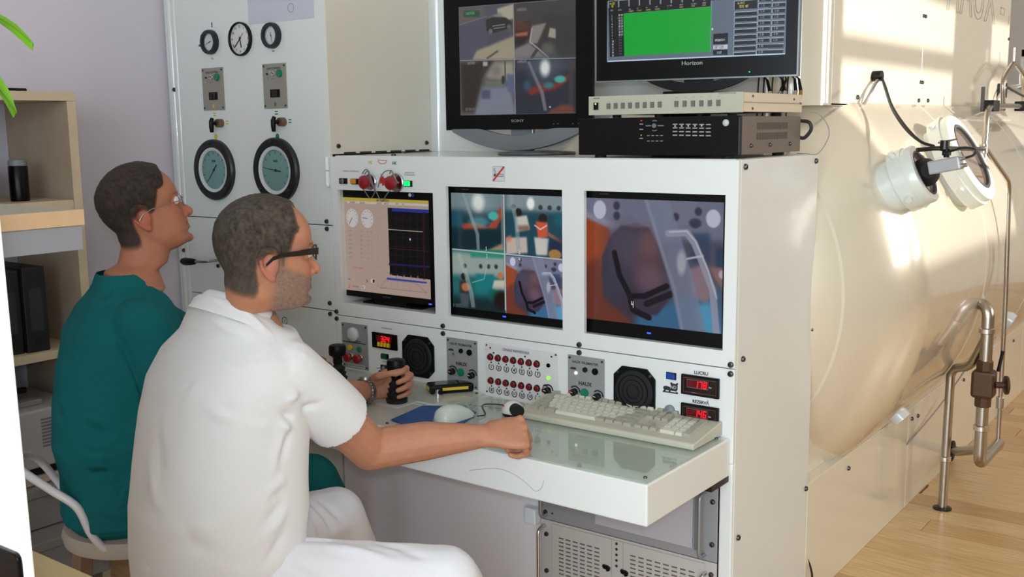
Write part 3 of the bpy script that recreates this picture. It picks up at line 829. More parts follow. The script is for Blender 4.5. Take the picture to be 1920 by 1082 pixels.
# big lower right screen
A3 = Art(720, 620, (60, 60, 80)); A3.map = quad_map((745, 195), (1448, 215), (1432, 885), (745, 800))
patient(A3); A3.blur(0.004)
A3.txt(992, 715, '4', 0.055, (230, 230, 236))
A3.ell(757, 828, 8, 9, (150, 150, 160), 0.8); A3.txt(775, 818, 'LG', 0.028, (140, 140, 150), 0.5); A3.rect(790, 822, 815, 845, (120, 120, 130), 0.5)
A3.grain(0.012)
scr_patient = A3.material('screen_patient', 0.62, sat=0.85)

# middle four-way screen
A2 = Art(720, 600, (30, 50, 60)); A2.map = quad_map((65, 170), (630, 185), (634, 805), (80, 760))
# 1: cabin with stretcher
A2.rect(40, 150, 345, 480, (22, 58, 70)); A2.poly([(60, 150), (345, 160), (345, 270), (60, 260)], (112, 138, 146), soft=0.03)
A2.ell(208, 218, 30, 44, (250, 252, 244), 1, 0.8); A2.ell(208, 220, 70, 80, (170, 190, 190), 0.35, 1.0)
A2.poly([(115, 330), (200, 320), (260, 345), (325, 235), (330, 290), (300, 350), (130, 358)], (184, 66, 40), soft=0.008); A2.ell(285, 287, 26, 22, (60, 190, 180), 1, 0.4); A2.ell(215, 320, 50, 26, (90, 180, 188), 0.6, 0.8)
A2.poly([(70, 270), (130, 265), (130, 345), (70, 345)], (26, 92, 112), 0.8, 0.02); A2.rect(60, 360, 345, 480, (14, 46, 56), 1, 0.015)
A2.poly([(250, 465), (330, 425), (345, 480), (250, 480)], (176, 140, 96), soft=0.01)
lane(A2, [(125, 160), (160, 260), (205, 380), (210, 470)], [12, 16, 18, 14], (150, 168, 170), 0.7); lane(A2, [(328, 160), (332, 470)], [10, 10], (140, 150, 152), 0.7)
# 2: attendants
A2.rect(345, 150, 660, 515, (24, 76, 92)); A2.poly([(345, 160), (660, 170), (660, 265), (345, 255)], (132, 150, 156), soft=0.02)
A2.ell(468, 222, 18, 30, (250, 250, 244), 1, 0.6)
for x in (385, 515, 558, 600): A2.ell(x, 225 + x * 0.03, 10, 12, (40, 52, 66), 0.9, 0.5)
A2.rect(580, 270, 640, 330, (20, 96, 116), 1, 0.02)
A2.ell(410, 268, 16, 22, (38, 28, 26), 1, 0.3); A2.poly([(395, 290), (450, 280), (465, 350), (400, 365)], (206, 200, 190), soft=0.008); A2.poly([(400, 335), (460, 330), (465, 355), (410, 360)], (140, 96, 76), 0.9, 0.01)
A2.ell(527, 296, 20, 24, (42, 30, 28), 1, 0.3); A2.poly([(492, 310), (548, 315), (552, 385), (505, 400)], (226, 84, 48), soft=0.008); A2.line([(488, 330), (515, 350), (545, 330)], 0.012, (210, 210, 214), 0.9)
A2.poly([(485, 390), (555, 395), (548, 480), (495, 480)], (206, 204, 196), soft=0.008); A2.line([(548, 370), (612, 412)], 0.03, (150, 96, 72)); A2.rect(555, 400, 660, 500, (30, 40, 70), 0.8, 0.02)
A2.poly([(350, 395), (450, 390), (455, 470), (350, 480)], (204, 184, 172), soft=0.008); A2.poly([(350, 395), (375, 380), (375, 410), (350, 420)], (222, 120, 100), 0.9, 0.01); A2.ell(583, 475, 30, 26, (176, 130, 62), 1, 0.3)
lane(A2, [(370, 170), (400, 320), (412, 470)], [18, 20, 22], (150, 168, 174), 0.6)
# 3: seated visitors
A2.rect(40, 460, 347, 800, (28, 110, 110)); A2.poly([(70, 470), (347, 490), (347, 600), (70, 590)], (150, 170, 160), soft=0.02); A2.rect(170, 462, 340, 500, (40, 150, 120), 1, 0.01)
A2.rect(195, 585, 290, 740, (20, 128, 132), 1, 0.01); A2.rect(40, 700, 347, 800, (22, 40, 42), 0.9, 0.03)
for x in (140, 222, 262, 300): A2.ell(x, 545, 9, 12, (44, 56, 58), 0.9, 0.5)
A2.ell(133, 600, 13, 18, (34, 24, 22), 1, 0.3); A2.poly([(112, 620), (160, 620), (166, 690), (112, 690)], (58, 44, 44), soft=0.01); A2.ell(145, 655, 22, 22, (190, 110, 70), 1, 0.5); A2.poly([(115, 690), (165, 690), (160, 760), (125, 760)], (70, 84, 92), soft=0.01)
A2.ell(322, 590, 13, 18, (216, 120, 70), 1, 0.4); A2.poly([(290, 615), (345, 612), (340, 680), (280, 660)], (206, 200, 180), soft=0.008); A2.rect(265, 660, 340, 720, (16, 96, 86), 0.9, 0.02); A2.ell(335, 720, 45, 50, (36, 22, 20), 1, 0.5)
lane(A2, [(105, 480), (150, 600), (175, 690), (185, 760)], [22, 24, 22, 20], (170, 186, 180), 0.55); A2.line([(180, 630), (240, 610), (258, 520)], 0.008, (150, 200, 190), 0.8)
# 4: the patient, small
base = A2.map
A2.poly([(347, 490), (700, 510), (700, 860), (347, 800)], (118, 122, 140))
sub = Art(360, 300, (60, 60, 80)); sub.map = A3.map; patient(sub)
u0, v0 = 0.494, 0.513
x0, y0 = int(u0 * 720), int(v0 * 600)
yy = (np.linspace(0, 299, 600 - y0)).astype(int); xx = (np.linspace(0, 359, 720 - x0)).astype(int)
A2.a[y0:, x0:] = sub.a[yy][:, xx]
A2.blur(0.003)
A2.line([(40, 457), (660, 502)], 0.011, (190, 192, 196)); A2.line([(336, 140), (348, 765)], 0.014, (190, 192, 190))
for ch, x, y in (('1', 247, 443), ('2', 413, 457), ('3', 250, 482), ('4', 413, 495)): A2.txt(x, y, ch, 0.034, (232, 234, 238))
A2.ell(77, 750, 8, 10, (130, 130, 140), 0.6); A2.rect(92, 742, 122, 760, (110, 112, 120), 0.45)
A2.grain(0.012)
scr_quad = A2.material('screen_four_views', 0.75, sat=0.85)

# left screen: treatment log software
A1 = Art(720, 760, (182, 156, 142)); A1.map = quad_map((55, 90), (765, 112), (787, 930), (80, 855))
A1.rect(40, 80, 800, 127, (190, 170, 56)); A1.poly([(40, 88), (800, 112), (800, 138), (40, 118)], (196, 174, 54)); A1.txt(340, 106, 'HBO TREATMENT', 0.022, (70, 60, 30))
A1.poly([(55, 120), (770, 140), (770, 160), (55, 138)], (206, 190, 182))
for x, t in ((62, 'FILE'), (112, 'PATIENTS'), (200, 'DIAGRAM'), (342, 'SETTING'), (405, 'REPORT'), (500, 'INFO'), (550, 'END')): A1.txt(x, 124 + x * 0.026, t, 0.016, (96, 84, 90))
for cx, cy, a in ((130, 260, 2.25), (260, 266, 3.3)):
    A1.ell(cx, cy, 51, 76, (206, 196, 194), 1, 0.03)
    for k in range(10): t = 2.2 + k * 0.52; A1.ell(cx + 40 * math.cos(t), cy + 62 * math.sin(t), 3, 5, (120, 110, 120), 0.8, 0.5)
    A1.line([(cx, cy), (cx + 36 * math.cos(a), cy + 55 * math.sin(a))], 0.005, (60, 50, 60))
for r in range(7):
    y = 360 + r * 36
    for x, t in ((88, '  12 45'), (205, '02 '), (258, '1.8'), (292, 'M')):
        A1.txt(x, y + (x - 88) * 0.05, t if r % 2 else t.replace('2', '4'), 0.015, (112, 92, 92), 0.75)
A1.txt(128, 664, 'TREATMENT RUNNING', 0.016, (220, 90, 70), 0.9)
for r in range(9):
    A1.txt(345, 180 + r * 80, '10', 0.015, (200, 100, 90), 0.7)
A1.poly([(432, 175), (775, 188), (782, 765), (450, 730)], (16, 14, 16))
A1.poly([(465, 178), (775, 188), (775, 215), (465, 203)], (26, 48, 170))
for k in range(1, 6): A1.line([(437 + 58 * k, 190), (448 + 57 * k, 755)], 0.0025, (58, 54, 58))
for k in range(1, 8): A1.line([(435, 190 + 75 * k), (780, 200 + 76 * k)], 0.0025, (56, 52, 54))
A1.line([(436, 352), (715, 369)], 0.008, (196, 176, 156)); A1.line([(440, 508), (770, 530)], 0.004, (120, 34, 30)); A1.line([(448, 640), (775, 660)], 0.02, (30, 34, 110), 0.8); A1.line([(720, 215), (728, 760)], 0.02, (70, 20, 22), 0.6)
A1.ell(614, 433, 6, 10, (240, 240, 240), 1, 0.4)
for k in range(5): A1.txt(455 + k * 54, 722 + k * 4, '10', 0.016, (190, 190, 190))
A1.poly([(425, 752), (748, 785), (748, 798), (425, 768)], (36, 60, 190)); A1.line([(372, 836), (415, 770), (660, 795), (750, 876)], 0.003, (120, 100, 96)); A1.line([(372, 836), (750, 876)], 0.003, (110, 100, 100)); A1.line([(372, 842), (430, 842)], 0.004, (206, 90, 80))
for k in range(6): A1.line([(412 + k * 50, 770 + k * 5), (414 + k * 50, 845 + k * 5)], 0.003, (196, 120, 100), 0.8)
A1.ell(306, 783, 17, 20, (214, 204, 196), 1, 0.1); A1.poly([(306, 783), (306, 766), (322, 776), (320, 792), (306, 802)], (30, 26, 26)); A1.line([(250, 770), (262, 782), (252, 795)], 0.006, (90, 76, 76))
A1.txt(95, 760, 'BAR', 0.016, (70, 70, 170)); A1.txt(130, 820, '12:45:10', 0.018, (90, 76, 76)); A1.rect(212, 820, 240, 850, (200, 186, 176)); A1.txt(218, 828, 'A', 0.02, (60, 50, 50)); A1.rect(95, 808, 112, 842, (190, 110, 110), 0.7)
A1.blur(0.0012); A1.grain(0.01)
scr_log = A1.material('screen_treatment_log', 0.72)

# upper left monitor: four street cameras
A4 = Art(720, 600, (70, 68, 72)); A4.map = quad_map((188, 48), (1140, -25), (1122, 925), (178, 930))
A4.poly([(180, 40), (645, 20), (645, 475), (180, 480)], (92, 90, 108)); A4.poly([(180, 60), (420, 40), (400, 120), (180, 200)], (112, 104, 96), soft=0.015); A4.poly([(330, 400), (645, 280), (645, 475), (290, 475)], (176, 166, 138), soft=0.01)
A4.poly([(510, 60), (645, 20), (645, 140), (600, 150), (520, 110)], (190, 182, 158), soft=0.008); A4.poly([(440, 130), (540, 90), (560, 130), (450, 160)], (150, 148, 130), soft=0.01)
A4.poly([(415, 150), (470, 125), (580, 130), (630, 170), (625, 215), (470, 260), (420, 240)], (52, 54, 52), soft=0.005); A4.line([(470, 200), (570, 187)], 0.008, (160, 160, 154)); A4.line([(480, 220), (570, 207)], 0.008, (150, 150, 146)); A4.ell(452, 242, 17, 20, (120, 118, 112), 1, 0.4); A4.ell(605, 205, 17, 20, (110, 108, 104), 1, 0.4)
A4.poly([(430, 280), (560, 240), (620, 270), (500, 320), (430, 360)], (84, 84, 98), soft=0.01); A4.line([(420, 460), (505, 405)], 0.02, (110, 100, 90)); A4.line([(190, 190), (420, 120)], 0.012, (120, 118, 130)); A4.rect(230, 75, 365, 125, (40, 96, 58), 0.9, 0.008); A4.txt(245, 88, 'CAMERA01', 0.026, (120, 190, 130))
A4.poly([(645, 20), (1150, -30), (1140, 465), (645, 475)], (78, 74, 74)); A4.rect(860, 110, 1150, 470, (66, 66, 68), 1, 0.04); A4.poly([(650, 200), (780, 150), (770, 280), (720, 350), (650, 360)], (60, 44, 42), soft=0.01); A4.poly([(655, 260), (760, 245), (750, 280), (655, 285)], (190, 110, 74), soft=0.008); A4.rect(650, 170, 770, 240, (110, 66, 54), 0.8, 0.01)
A4.poly([(790, 200), (905, 175), (830, 340), (760, 350)], (148, 142, 138), soft=0.008); A4.poly([(645, 390), (760, 340), (900, 460), (645, 475)], (138, 134, 132), soft=0.008); A4.line([(915, 195), (870, 330), (785, 455)], 0.03, (70, 66, 58)); A4.poly([(930, 215), (975, 225), (975, 305), (915, 290)], (176, 172, 150), soft=0.006); A4.rect(870, 340, 960, 430, (110, 106, 96), 0.9, 0.02); A4.line([(790, 220), (770, 330), (830, 380), (915, 460)], 0.012, (196, 170, 176)); A4.txt(672, 58, 'CAMERA02', 0.026, (150, 150, 150))
A4.poly([(180, 480), (645, 475), (645, 930), (180, 930)], (100, 98, 98)); A4.poly([(190, 500), (400, 480), (380, 600), (330, 780), (300, 900), (190, 900)], (58, 50, 42), soft=0.015); A4.poly([(420, 480), (475, 480), (370, 620), (340, 600)], (70, 60, 46), soft=0.01); A4.poly([(480, 500), (640, 490), (640, 650), (400, 620)], (170, 164, 146), soft=0.02); A4.rect(450, 520, 530, 610, (140, 132, 122), 1, 0.02); A4.line([(565, 490), (562, 650)], 0.014, (96, 84, 64)); A4.rect(395, 645, 560, 690, (112, 124, 106), 1, 0.008); A4.poly([(370, 700), (600, 695), (640, 930), (300, 930)], (132, 140, 160), soft=0.015); A4.rect(360, 720, 435, 795, (90, 92, 116), 1, 0.01); A4.poly([(575, 590), (640, 600), (640, 750), (580, 740)], (96, 110, 150), soft=0.01); A4.ell(545, 640, 14, 36, (60, 56, 60), 1, 0.4); A4.rect(380, 490, 420, 525, (180, 190, 190), 1, 0.006); A4.txt(245, 492, 'CAMERA03', 0.024, (160, 160, 160)); A4.txt(222, 868, '10/09/11 11:40', 0.026, (150, 150, 150)); A4.txt(515, 868, 'RECORDING', 0.024, (150, 140, 120))
A4.poly([(640, 475), (1140, 465), (1125, 930), (640, 930)], (48, 52, 70)); A4.rect(650, 480, 1130, 560, (72, 76, 92), 1, 0.03); A4.ell(885, 545, 120, 130, (96, 112, 130), 0.6, 1.0); A4.ell(885, 545, 38, 66, (240, 246, 242), 1, 0.8)
A4.poly([(735, 720), (870, 670), (960, 680), (1075, 590), (1060, 660), (970, 720), (760, 770)], (150, 50, 38), soft=0.012); A4.ell(1000, 640, 44, 30, (70, 190, 180), 1, 0.5); A4.ell(910, 690, 40, 26, (50, 140, 150), 0.9, 0.7); A4.ell(740, 690, 30, 40, (50, 110, 140), 0.7, 0.9); lane(A4, [(755, 490), (800, 610), (855, 740), (880, 900)], [26, 26, 30, 26], (130, 128, 136), 0.9); lane(A4, [(1090, 480), (1080, 900)], [40, 30], (92, 74, 62), 0.6); A4.poly([(910, 900), (1010, 850), (1090, 860), (1110, 930), (900, 930)], (130, 70, 56), soft=0.012); A4.poly([(905, 870), (922, 860), (922, 880)], (230, 230, 230)); A4.txt(665, 482, 'CAMERA04', 0.024, (160, 160, 160))
A4.blur(0.0025); A4.line([(645, 0), (638, 930)], 0.006, (190, 186, 180)); A4.line([(180, 480), (1140, 466)], 0.006, (170, 168, 166)); A4.line([(190, 50), (1138, -20), (1124, 925), (178, 930), (188, 50)], 0.006, (120, 120, 122)); A4.grain(0.014)
scr_street = A4.material('screen_street_cameras', 0.62)

# upper right monitor: gas analysis program
A5 = Art(960, 560, (96, 108, 122)); A5.map = quad_map((200, -190), (1325, -255), (1342, 350), (185, 388))
A5.poly([(190, -190), (1335, -255), (1335, 5), (190, 55)], (12, 12, 16))
for i in range(16):
    x = 203 + i * 70; y = 55 - i * 3.4
    A5.poly([(x, y), (x + 62, y - 3), (x + 62, y + 34), (x, y + 37)], (26, 26, 30)); A5.line([(x, y + 37), (x, y), (x + 62, y - 3)], 0.006, (180, 188, 196), 0.8)
A5.txt(212, 64, 'O-SET', 0.022, (210, 200, 60)); A5.txt(222, 78, 'ON', 0.02, (210, 200, 60))
A5.poly([(200, 92), (870, 58), (870, 90), (305, 122), (305, 355), (205, 360)], (22, 24, 28))
for x, a, b in ((215, 'TIME', ''), (268, 'DEPTH', ''), (340, 'CO2', 'CHAMBER'), (395, 'O2', 'CHAMBER'), (455, 'CO', 'CHAMBER'), (515, 'TEMP', 'CHAMBER'), (595, 'O2 TEMP', 'C'), (675, 'HUMID', 'CHAMB'), (750, 'O2 MASK', 'CHAMB'), (820, 'CHAMB', 'CHAMB')):
    A5.txt(x, 103 - (x - 215) * 0.058, a, 0.014, (205, 206, 206), 0.85); A5.txt(x, 115 - (x - 215) * 0.058, b, 0.014, (210, 200, 90), 0.85)
A5.poly([(302, 124), (878, 92), (875, 332), (305, 355)], (8, 152, 50)); A5.line([(878, 58), (876, 334)], 0.006, (150, 160, 170), 0.7)
for r in range(15):
    A5.txt(222, 130 + r * 15.5, str(r + 1), 0.018, (220, 224, 224)); A5.txt(270, 127 + r * 15.2, '00:0%d' % (r % 10), 0.018 if r < 8 else 0.012, (220, 224, 224), 0.9 if r < 8 else 0.4)
A5.poly([(893, 238), (985, 233), (985, 290), (893, 294)], (14, 16, 20)); A5.txt(903, 266, 'OPERATION', 0.022, (210, 214, 220)); A5.poly([(893, 300), (985, 296), (985, 318), (893, 320)], (190, 196, 204)); A5.txt(903, 303, 'SET LIM', 0.024, (40, 46, 60)); A5.poly([(893, 326), (985, 322), (985, 350), (893, 350)], (20, 22, 28)); A5.txt(920, 332, 'EXIT', 0.022, (210, 214, 220)); A5.ell(886, 212, 5, 6, (230, 230, 230), 1, 0.3)
A5.poly([(1020, 66), (1158, 60), (1158, 104), (1020, 110)], (16, 18, 22)); A5.txt(1040, 70, 'ALARMS', 0.022, (210, 206, 120)); A5.txt(1050, 88, 'TIME OUT', 0.022, (210, 206, 120)); A5.line([(1018, 110), (1018, 64), (1158, 58)], 0.006, (180, 188, 196), 0.8)
for r in range(10):
    y = 60 + r * 30.5
    for x0, x1 in ((1165, 1240), (1250, 1325)) if r < 8 else ((1165, 1325),):
        yy = y - (x0 - 1020) * 0.022 - 8 + r * 0.3
        A5.poly([(x0, yy), (x1, yy - 2), (x1, yy + 18), (x0, yy + 20)], (20, 24, 30)); A5.line([(x0, yy + 20), (x0, yy), (x1, yy - 2)], 0.007, (176, 190, 206), 0.9); A5.txt(x0 + 16, yy + 5, '0.00', 0.018, (150, 156, 164))
    if r >= 2:
        yy = y + 2 + r * 0.2; A5.poly([(1022, yy), (1158, yy - 5), (1158, yy + 16), (1022, yy + 20)], (20, 24, 30)); A5.line([(1022, yy + 20), (1022, yy), (1158, yy - 5)], 0.007, (176, 190, 206), 0.9)
A5.line([(188, 385), (1340, 347)], 0.016, (190, 206, 226)); A5.line([(1336, -100), (1341, 347)], 0.012, (170, 190, 214)); A5.line([(190, -60), (187, 385)], 0.01, (150, 160, 176))
A5.grain(0.008)
scr_gas = A5.material('screen_gas_analysis', 0.9, sat=1.1)

def screen_quad(name, x0, x1, z0, z1, y, m, parent, world=True):
    o = mesh_obj(name, [(x0, y, z0), (x1, y, z0), (x1, y, z1), (x0, y, z1)], [(0, 1, 2, 3)], m, parent, world=world, smooth=0)
    uv = o.data.uv_layers.new(name='UVMap')
    for i, c in enumerate([(0, 0), (1, 0), (1, 1), (0, 1)]): uv.data[i].uv = c
    return o

# ------------------------------------------------------------------ three inset monitors (each a thing seated in its opening)
def inset(label, x0, x1, z0, z1, sx0, sx1, sz0, sz1, scr, led_x, led_z, y=0.03):
    t = thing('inset_monitor', label, 'monitor', ((x0 + x1) / 2, y + 0.03, z0))
    holed_panel('bezel', x0, x1, z0, z1, [(sx0, sx1, sz0, sz1)], black_plastic, t, th=0.010, y=y)
    MB().box(x0 + 0.01, x1 - 0.01, y + 0.0105, y + 0.07, z0 + 0.005, z1 - 0.005).build('housing', black_plastic, t, smooth=0, bevel=0.004)
    screen_quad('screen', sx0, sx1, sz0, sz1, y + 0.004, scr, t)
    plate(t, 'power_light', led_x - 0.006, led_x + 0.006, led_z - 0.0022, led_z + 0.0022, led_blue, y=y, th=0.0015)
    return t
m1 = inset('left inset monitor showing a beige treatment log with a dark graph', -1.452, -1.029, 0.915, 1.275, -1.4265, -1.0485, 0.9335, 1.2445, scr_log, -1.051, 0.9185)
text('HORIZON', 0.008, (-1.24, 0.0296, 0.924), mat('logo_dark', (70, 72, 76), 0.5), m1)
for k in range(2): disc(m1, 'energy_sticker', -1.126 + k * 0.012, 1.26, 0.006, 0.0006, (print_white, print_blue)[k], y=0.03, n=14)
b = MB(); b.box(-1.30, -1.16, 0.035, 0.075, 0.900, 0.9145); b.box(-1.36, -1.10, 0.04, 0.16, 0.894, 0.900); b.build('stand', black_plastic, m1, smooth=0, bevel=0.002)
m2 = inset('middle inset monitor split into four numbered camera views', -0.975, -0.527, 0.896, 1.292, -0.960, -0.5405, 0.9185, 1.272, scr_quad, -0.758, 0.908)
m3 = inset('right inset monitor filled by one view of a patient in a mask', -0.490, -0.036, 0.894, 1.292, -0.4760, -0.0545, 0.9310, 1.2715, scr_patient, -0.267, 0.911)
for m_, x in ((m2, -0.90), (m3, -0.41)): text('FLATRON', 0.006, (x, 0.0297, 1.283 if m_ is m2 else 1.283), bpy.data.materials['logo_dark'], m_)

# ------------------------------------------------------------------ equipment on top of the console
silver = mat('silver_plastic', (128, 132, 136), 0.35, metal=0.5)
# upper left monitor on an arched foot
ML = Matrix.Translation((-0.867, 0.25, H)) @ Matrix.Rotation(math.radians(6.9), 4, 'Z')
mon = thing('flat_monitor', 'black square monitor on a silver arched foot showing four street views', 'monitor', mtx=ML)
zc = 1.676 - H
def holed_local(x0, x1, z0, z1, hs, m, t, th, y):
    o = holed_panel('bezel', x0, x1, z0, z1, hs, m, None, th=th, y=y); o.parent = t; WM[o] = WM[t].copy(); return o
holed_local(-0.262, 0.264, zc - 0.170 - 0.0465, zc + 0.170 + 0.045, [(-0.2085, 0.2085, zc - 0.1695, zc + 0.1695)], black_gloss, mon, 0.014, -0.004)
MB().box(-0.235, 0.237, 0.0105, 0.055, zc - 0.19, zc + 0.19).build('housing', black_plastic, mon, world=False, smooth=0, bevel=0.01)
screen_quad('screen', -0.2085, 0.2085, zc - 0.1695, zc + 0.1695, 0.001, scr_street, mon, world=False)
text('SONY', 0.0115, (0.005, -0.0044, zc - 0.190), mat('logo_grey', (150, 152, 156), 0.4), mon, world=False, xs=1.5)
for x in (0.13, 0.145, 0.195, 0.215): MB().box(x, x + 0.005, -0.0048, -0.004, zc - 0.2015, zc - 0.1995).build('button_mark', print_grey, mon, world=False, smooth=0)
ringo = []
for i in range(25):                                   # arched foot below the screen
    t_ = -1 + 2 * i / 24; x = t_ * 0.235
    zt = zc - 0.217 + 0.004 - 0.022 * (1 - t_ * t_) ** 1.0 * (0 if abs(t_) > 0.55 else (1 - (t_ / 0.55) ** 2)); zb = 0.012 + (zc - 0.222 - 0.012) * abs(t_) ** 2.0
    ringo.append([(x, -0.012, zb), (x, 0.012, zb), (x, 0.012, max(zt, zb + 0.002)), (x, -0.012, max(zt, zb + 0.002))])
MB().loft(ringo).build('arched_foot', silver, mon, world=False, smooth=40, bevel=0.002)
b = MB(); b.lathe([(0.118, 0.0), (0.123, 0.003), (0.121, 0.008), (0.06, 0.012), (0.001, 0.0125)], (0.07, 0.0, 0.0), n=44); fb = b.build('foot_plate', mat('dark_silver', (96, 98, 102), 0.3, metal=0.6), mon, world=False)
MB().box(-0.03, 0.05, 0.014, 0.028, 0.012, zc - 0.1).build('support_neck', silver, mon, world=False, smooth=0, bevel=0.003)

# recorder and switcher
rec = thing('video_recorder', 'black rack video recorder with a round silver key under the switcher', 'recorder', (-0.248, 0.22, H))
rb = mat('recorder_brown', (104, 90, 80), 0.45, metal=0.2)
b = MB(); b.box(-0.484, -0.012, 0.034, 0.42, 1.391, 1.487); b.build('case', rb, rec, smooth=0, bevel=0.0015)
b = MB(); b.box(-0.486, -0.010, 0.018, 0.034, 1.389, 1.488); b.build('front_panel', black_plastic, rec, smooth=0, bevel=0.003)
for x in (-0.44, -0.06):
    for yy in (0.06, 0.38): MB().cyl((x, yy, H), (x, yy, 1.391), 0.016).build('foot', black_matt, rec)
disc(rec, 'round_key', -0.047, 1.471, 0.0085, 0.004, mat('silver_key', (190, 194, 190), 0.3), y=0.018, dome=0.003)
disc(rec, 'jog_button', -0.249, 1.466, 0.006, 0.004, silver, y=0.018)
for s_, a0 in (('arc', 60), ('arc', 240)): ringplate(rec, 'jog_mark', -0.249, 1.466, 0.012, 0.0145, 0.0005, silver, y=0.018, n=10, a0=a0, a1=a0 + 60)
bar(rec, 'jog_mark', -0.275, 1.466, -0.259, 1.466, 0.003, silver, y=0.018); bar(rec, 'jog_mark', -0.239, 1.466, -0.222, 1.466, 0.003, silver, y=0.018)
key_me = _mesh(MB().box(-0.0065, 0.0065, -0.0014, 0.0014, 0, 0.001), mat('key_print', (150, 152, 156), 0.5))
dot_me = _mesh(MB().cyl((0, 0, 0), (0, 0, 0.0008), 0.0022, n=10), mat('key_dot', (190, 192, 196), 0.5))
for r in range(4):
    for k in range(6): inst('recorder_key', key_me, rec, (-0.189 + k * 0.0188, 0.018, 1.4690 - r * 0.0092 - 0.0004 * k), FR)
for k in range(5): inst('key_light', dot_me, rec, (-0.189 + k * 0.0188, 0.018, 1.4643), FR)
for r in range(2):
    for k in range(4): inst('recorder_key', key_me, rec, (-0.267 + k * 0.013, 0.018, 1.4405 - r * 0.014), FR, sc=0.6)
for z, m in ((1.4795, led_red), (1.442, led_yellow)): disc(rec, 'status_light', -0.2885, z, 0.0016, 0.001, m, y=0.018, n=10)
for z in (1.4705, 1.457, 1.4335): inst('recorder_key', key_me, rec, (-0.2885, 0.018, z), FR, sc=0.8)
for yy in (0.09, 0.21, 0.345): ring_ = inst('case_screw', bolt_me, rec, (-0.012, yy, 1.413), SR, 0.7)
vs = MB()
for r in range(2):
    for i in range(24):
        yy = 0.125 + i * 0.0085; z0 = 1.462 - r * 0.026; vs.box(-0.0122, -0.0114, yy, yy + 0.004, z0 - 0.009, z0 + 0.009)
v_ = vs.build('vent_slots', mat('vent_dark', (70, 60, 54), 0.7), rec, smooth=0); v_['kind'] = 'stuff'

sw = thing('video_switcher', 'flat pale metal video switcher with a row of grey buttons on the recorder', 'switcher', (-0.233, 0.225, 1.487))
sw_m = mat('switcher_paint', (178, 176, 158), 0.5); sw_s = mat('switcher_case', (214, 200, 178), 0.4)
MB().box(-0.456, -0.010, 0.034, 0.42, 1.4975, 1.5455).build('case', sw_s, sw, smooth=0, bevel=0.001)
MB().box(-0.459, -0.008, 0.028, 0.034, 1.496, 1.5465).build('front_panel', sw_m, sw, smooth=0, bevel=0.001)
MB().box(-0.0100, -0.0085, 0.036, 0.418, 1.520, 1.5225).build('case_seam', mat('seam', (160, 146, 128), 0.6), sw, smooth=0)
for x in (-0.40, -0.27, -0.06):
    for yy in (0.08, 0.36): MB().cyl((x, yy, 1.487), (x, yy, 1.4978), 0.012).build('foot', black_matt, sw)
sb = _mesh(MB().box(-0.005, 0.005, -0.0075, 0.0075, 0, 0.004), mat('switch_button', (104, 102, 96), 0.5))
for i in range(8): inst('push_button', sb, sw, (-0.3945 + i * 0.0222, 0.028, 1.5195 + i * 0.0001), FR); inst('button_mark', key_me, sw, (-0.3945 + i * 0.0222, 0.028, 1.531), FR, sc=0.35)
for i in range(6): inst('push_button', sb, sw, (-0.1905 + i * 0.0235, 0.028, 1.5205), FR); inst('button_mark', key_me, sw, (-0.1905 + i * 0.0235, 0.028, 1.537), FR, sc=0.6)
p = plate(sw, 'power_rocker', -0.441, -0.427, 1.5105, 1.5295, black_plastic, y=0.028, th=0.004)
disc(p, 'pilot_lamp', -0.434, 1.526, 0.002, 0.001, led_white, y=0.024, n=10)
plate(sw, 'maker_mark', -0.444, -0.424, 1.5395, 1.5425, print_grey, y=0.028, th=0.0004, bevel=0)
text('VIDEO PROCESSOR', 0.0055, (-0.05, 0.028, 1.5435), print_grey, sw)
for yy, z in ((0.09, 1.537), (0.09, 1.506), (0.36, 1.5325), (0.405, 1.522)): inst('case_screw', bolt_me, sw, (-0.010, yy, z), SR, 0.4)

# upper right wide monitor on the switcher
MR = Matrix.Translation((-0.235, 0.20, 1.5465)) @ Matrix.Rotation(math.radians(8.8), 4, 'Z')
mon2 = thing('wide_monitor', 'wide black monitor with thin silver rim showing a bright green field', 'monitor', mtx=MR)
z0 = 1.711 - 0.066 - 1.5465       # bottom of the visible picture
sw_, sh = 0.2505, 0.290
holed_local(-0.281, 0.281, z0 - 0.052, z0 + sh + 0.03, [(-sw_, sw_, z0, z0 + sh)], black_gloss, mon2, 0.016, -0.004)
b = MB()
for x0, x1, za, zb in ((-0.285, -0.281, z0 - 0.056, z0 + sh + 0.034), (0.281, 0.285, z0 - 0.056, z0 + sh + 0.034), (-0.281, 0.281, z0 - 0.056, z0 - 0.052), (-0.281, 0.281, z0 + sh + 0.03, z0 + sh + 0.034)): b.box(x0, x1, -0.003, 0.02, za, zb)
b.build('silver_rim', silver, mon2, world=False, smooth=0)
MB().box(-0.26, 0.26, 0.0125, 0.06, z0 - 0.03, z0 + sh + 0.02).build('housing', black_plastic, mon2, world=False, smooth=0, bevel=0.012)
screen_quad('screen', -sw_, sw_, z0, z0 + sh, 0.001, scr_gas, mon2, world=False)
text('Horizon', 0.0155, (0.0, -0.0044, z0 - 0.0125), mat('logo_light', (176, 178, 180), 0.4), mon2, world=False, xs=1.15)
MB().cyl((0.158, -0.004, z0 - 0.0415), (0.158, -0.0055, z0 - 0.0415), 0.0018, n=10).build('power_light', led_green, mon2, world=False)
ringo = []
for i in range(25):
    t_ = -1 + 2 * i / 24; x = t_ * 0.155 + 0.01
    zb = 0.006 + (z0 - 0.050 - 0.006) * abs(t_) ** 2.0; zt = min(zb + 0.026, z0 - 0.045)
    ringo.append([(x, 0.000, zb), (x, 0.016, zb), (x, 0.016, zt + 0.001), (x, 0.000, zt + 0.001)])
MB().loft(ringo).build('arched_foot', black_plastic, mon2, world=False, smooth=40)
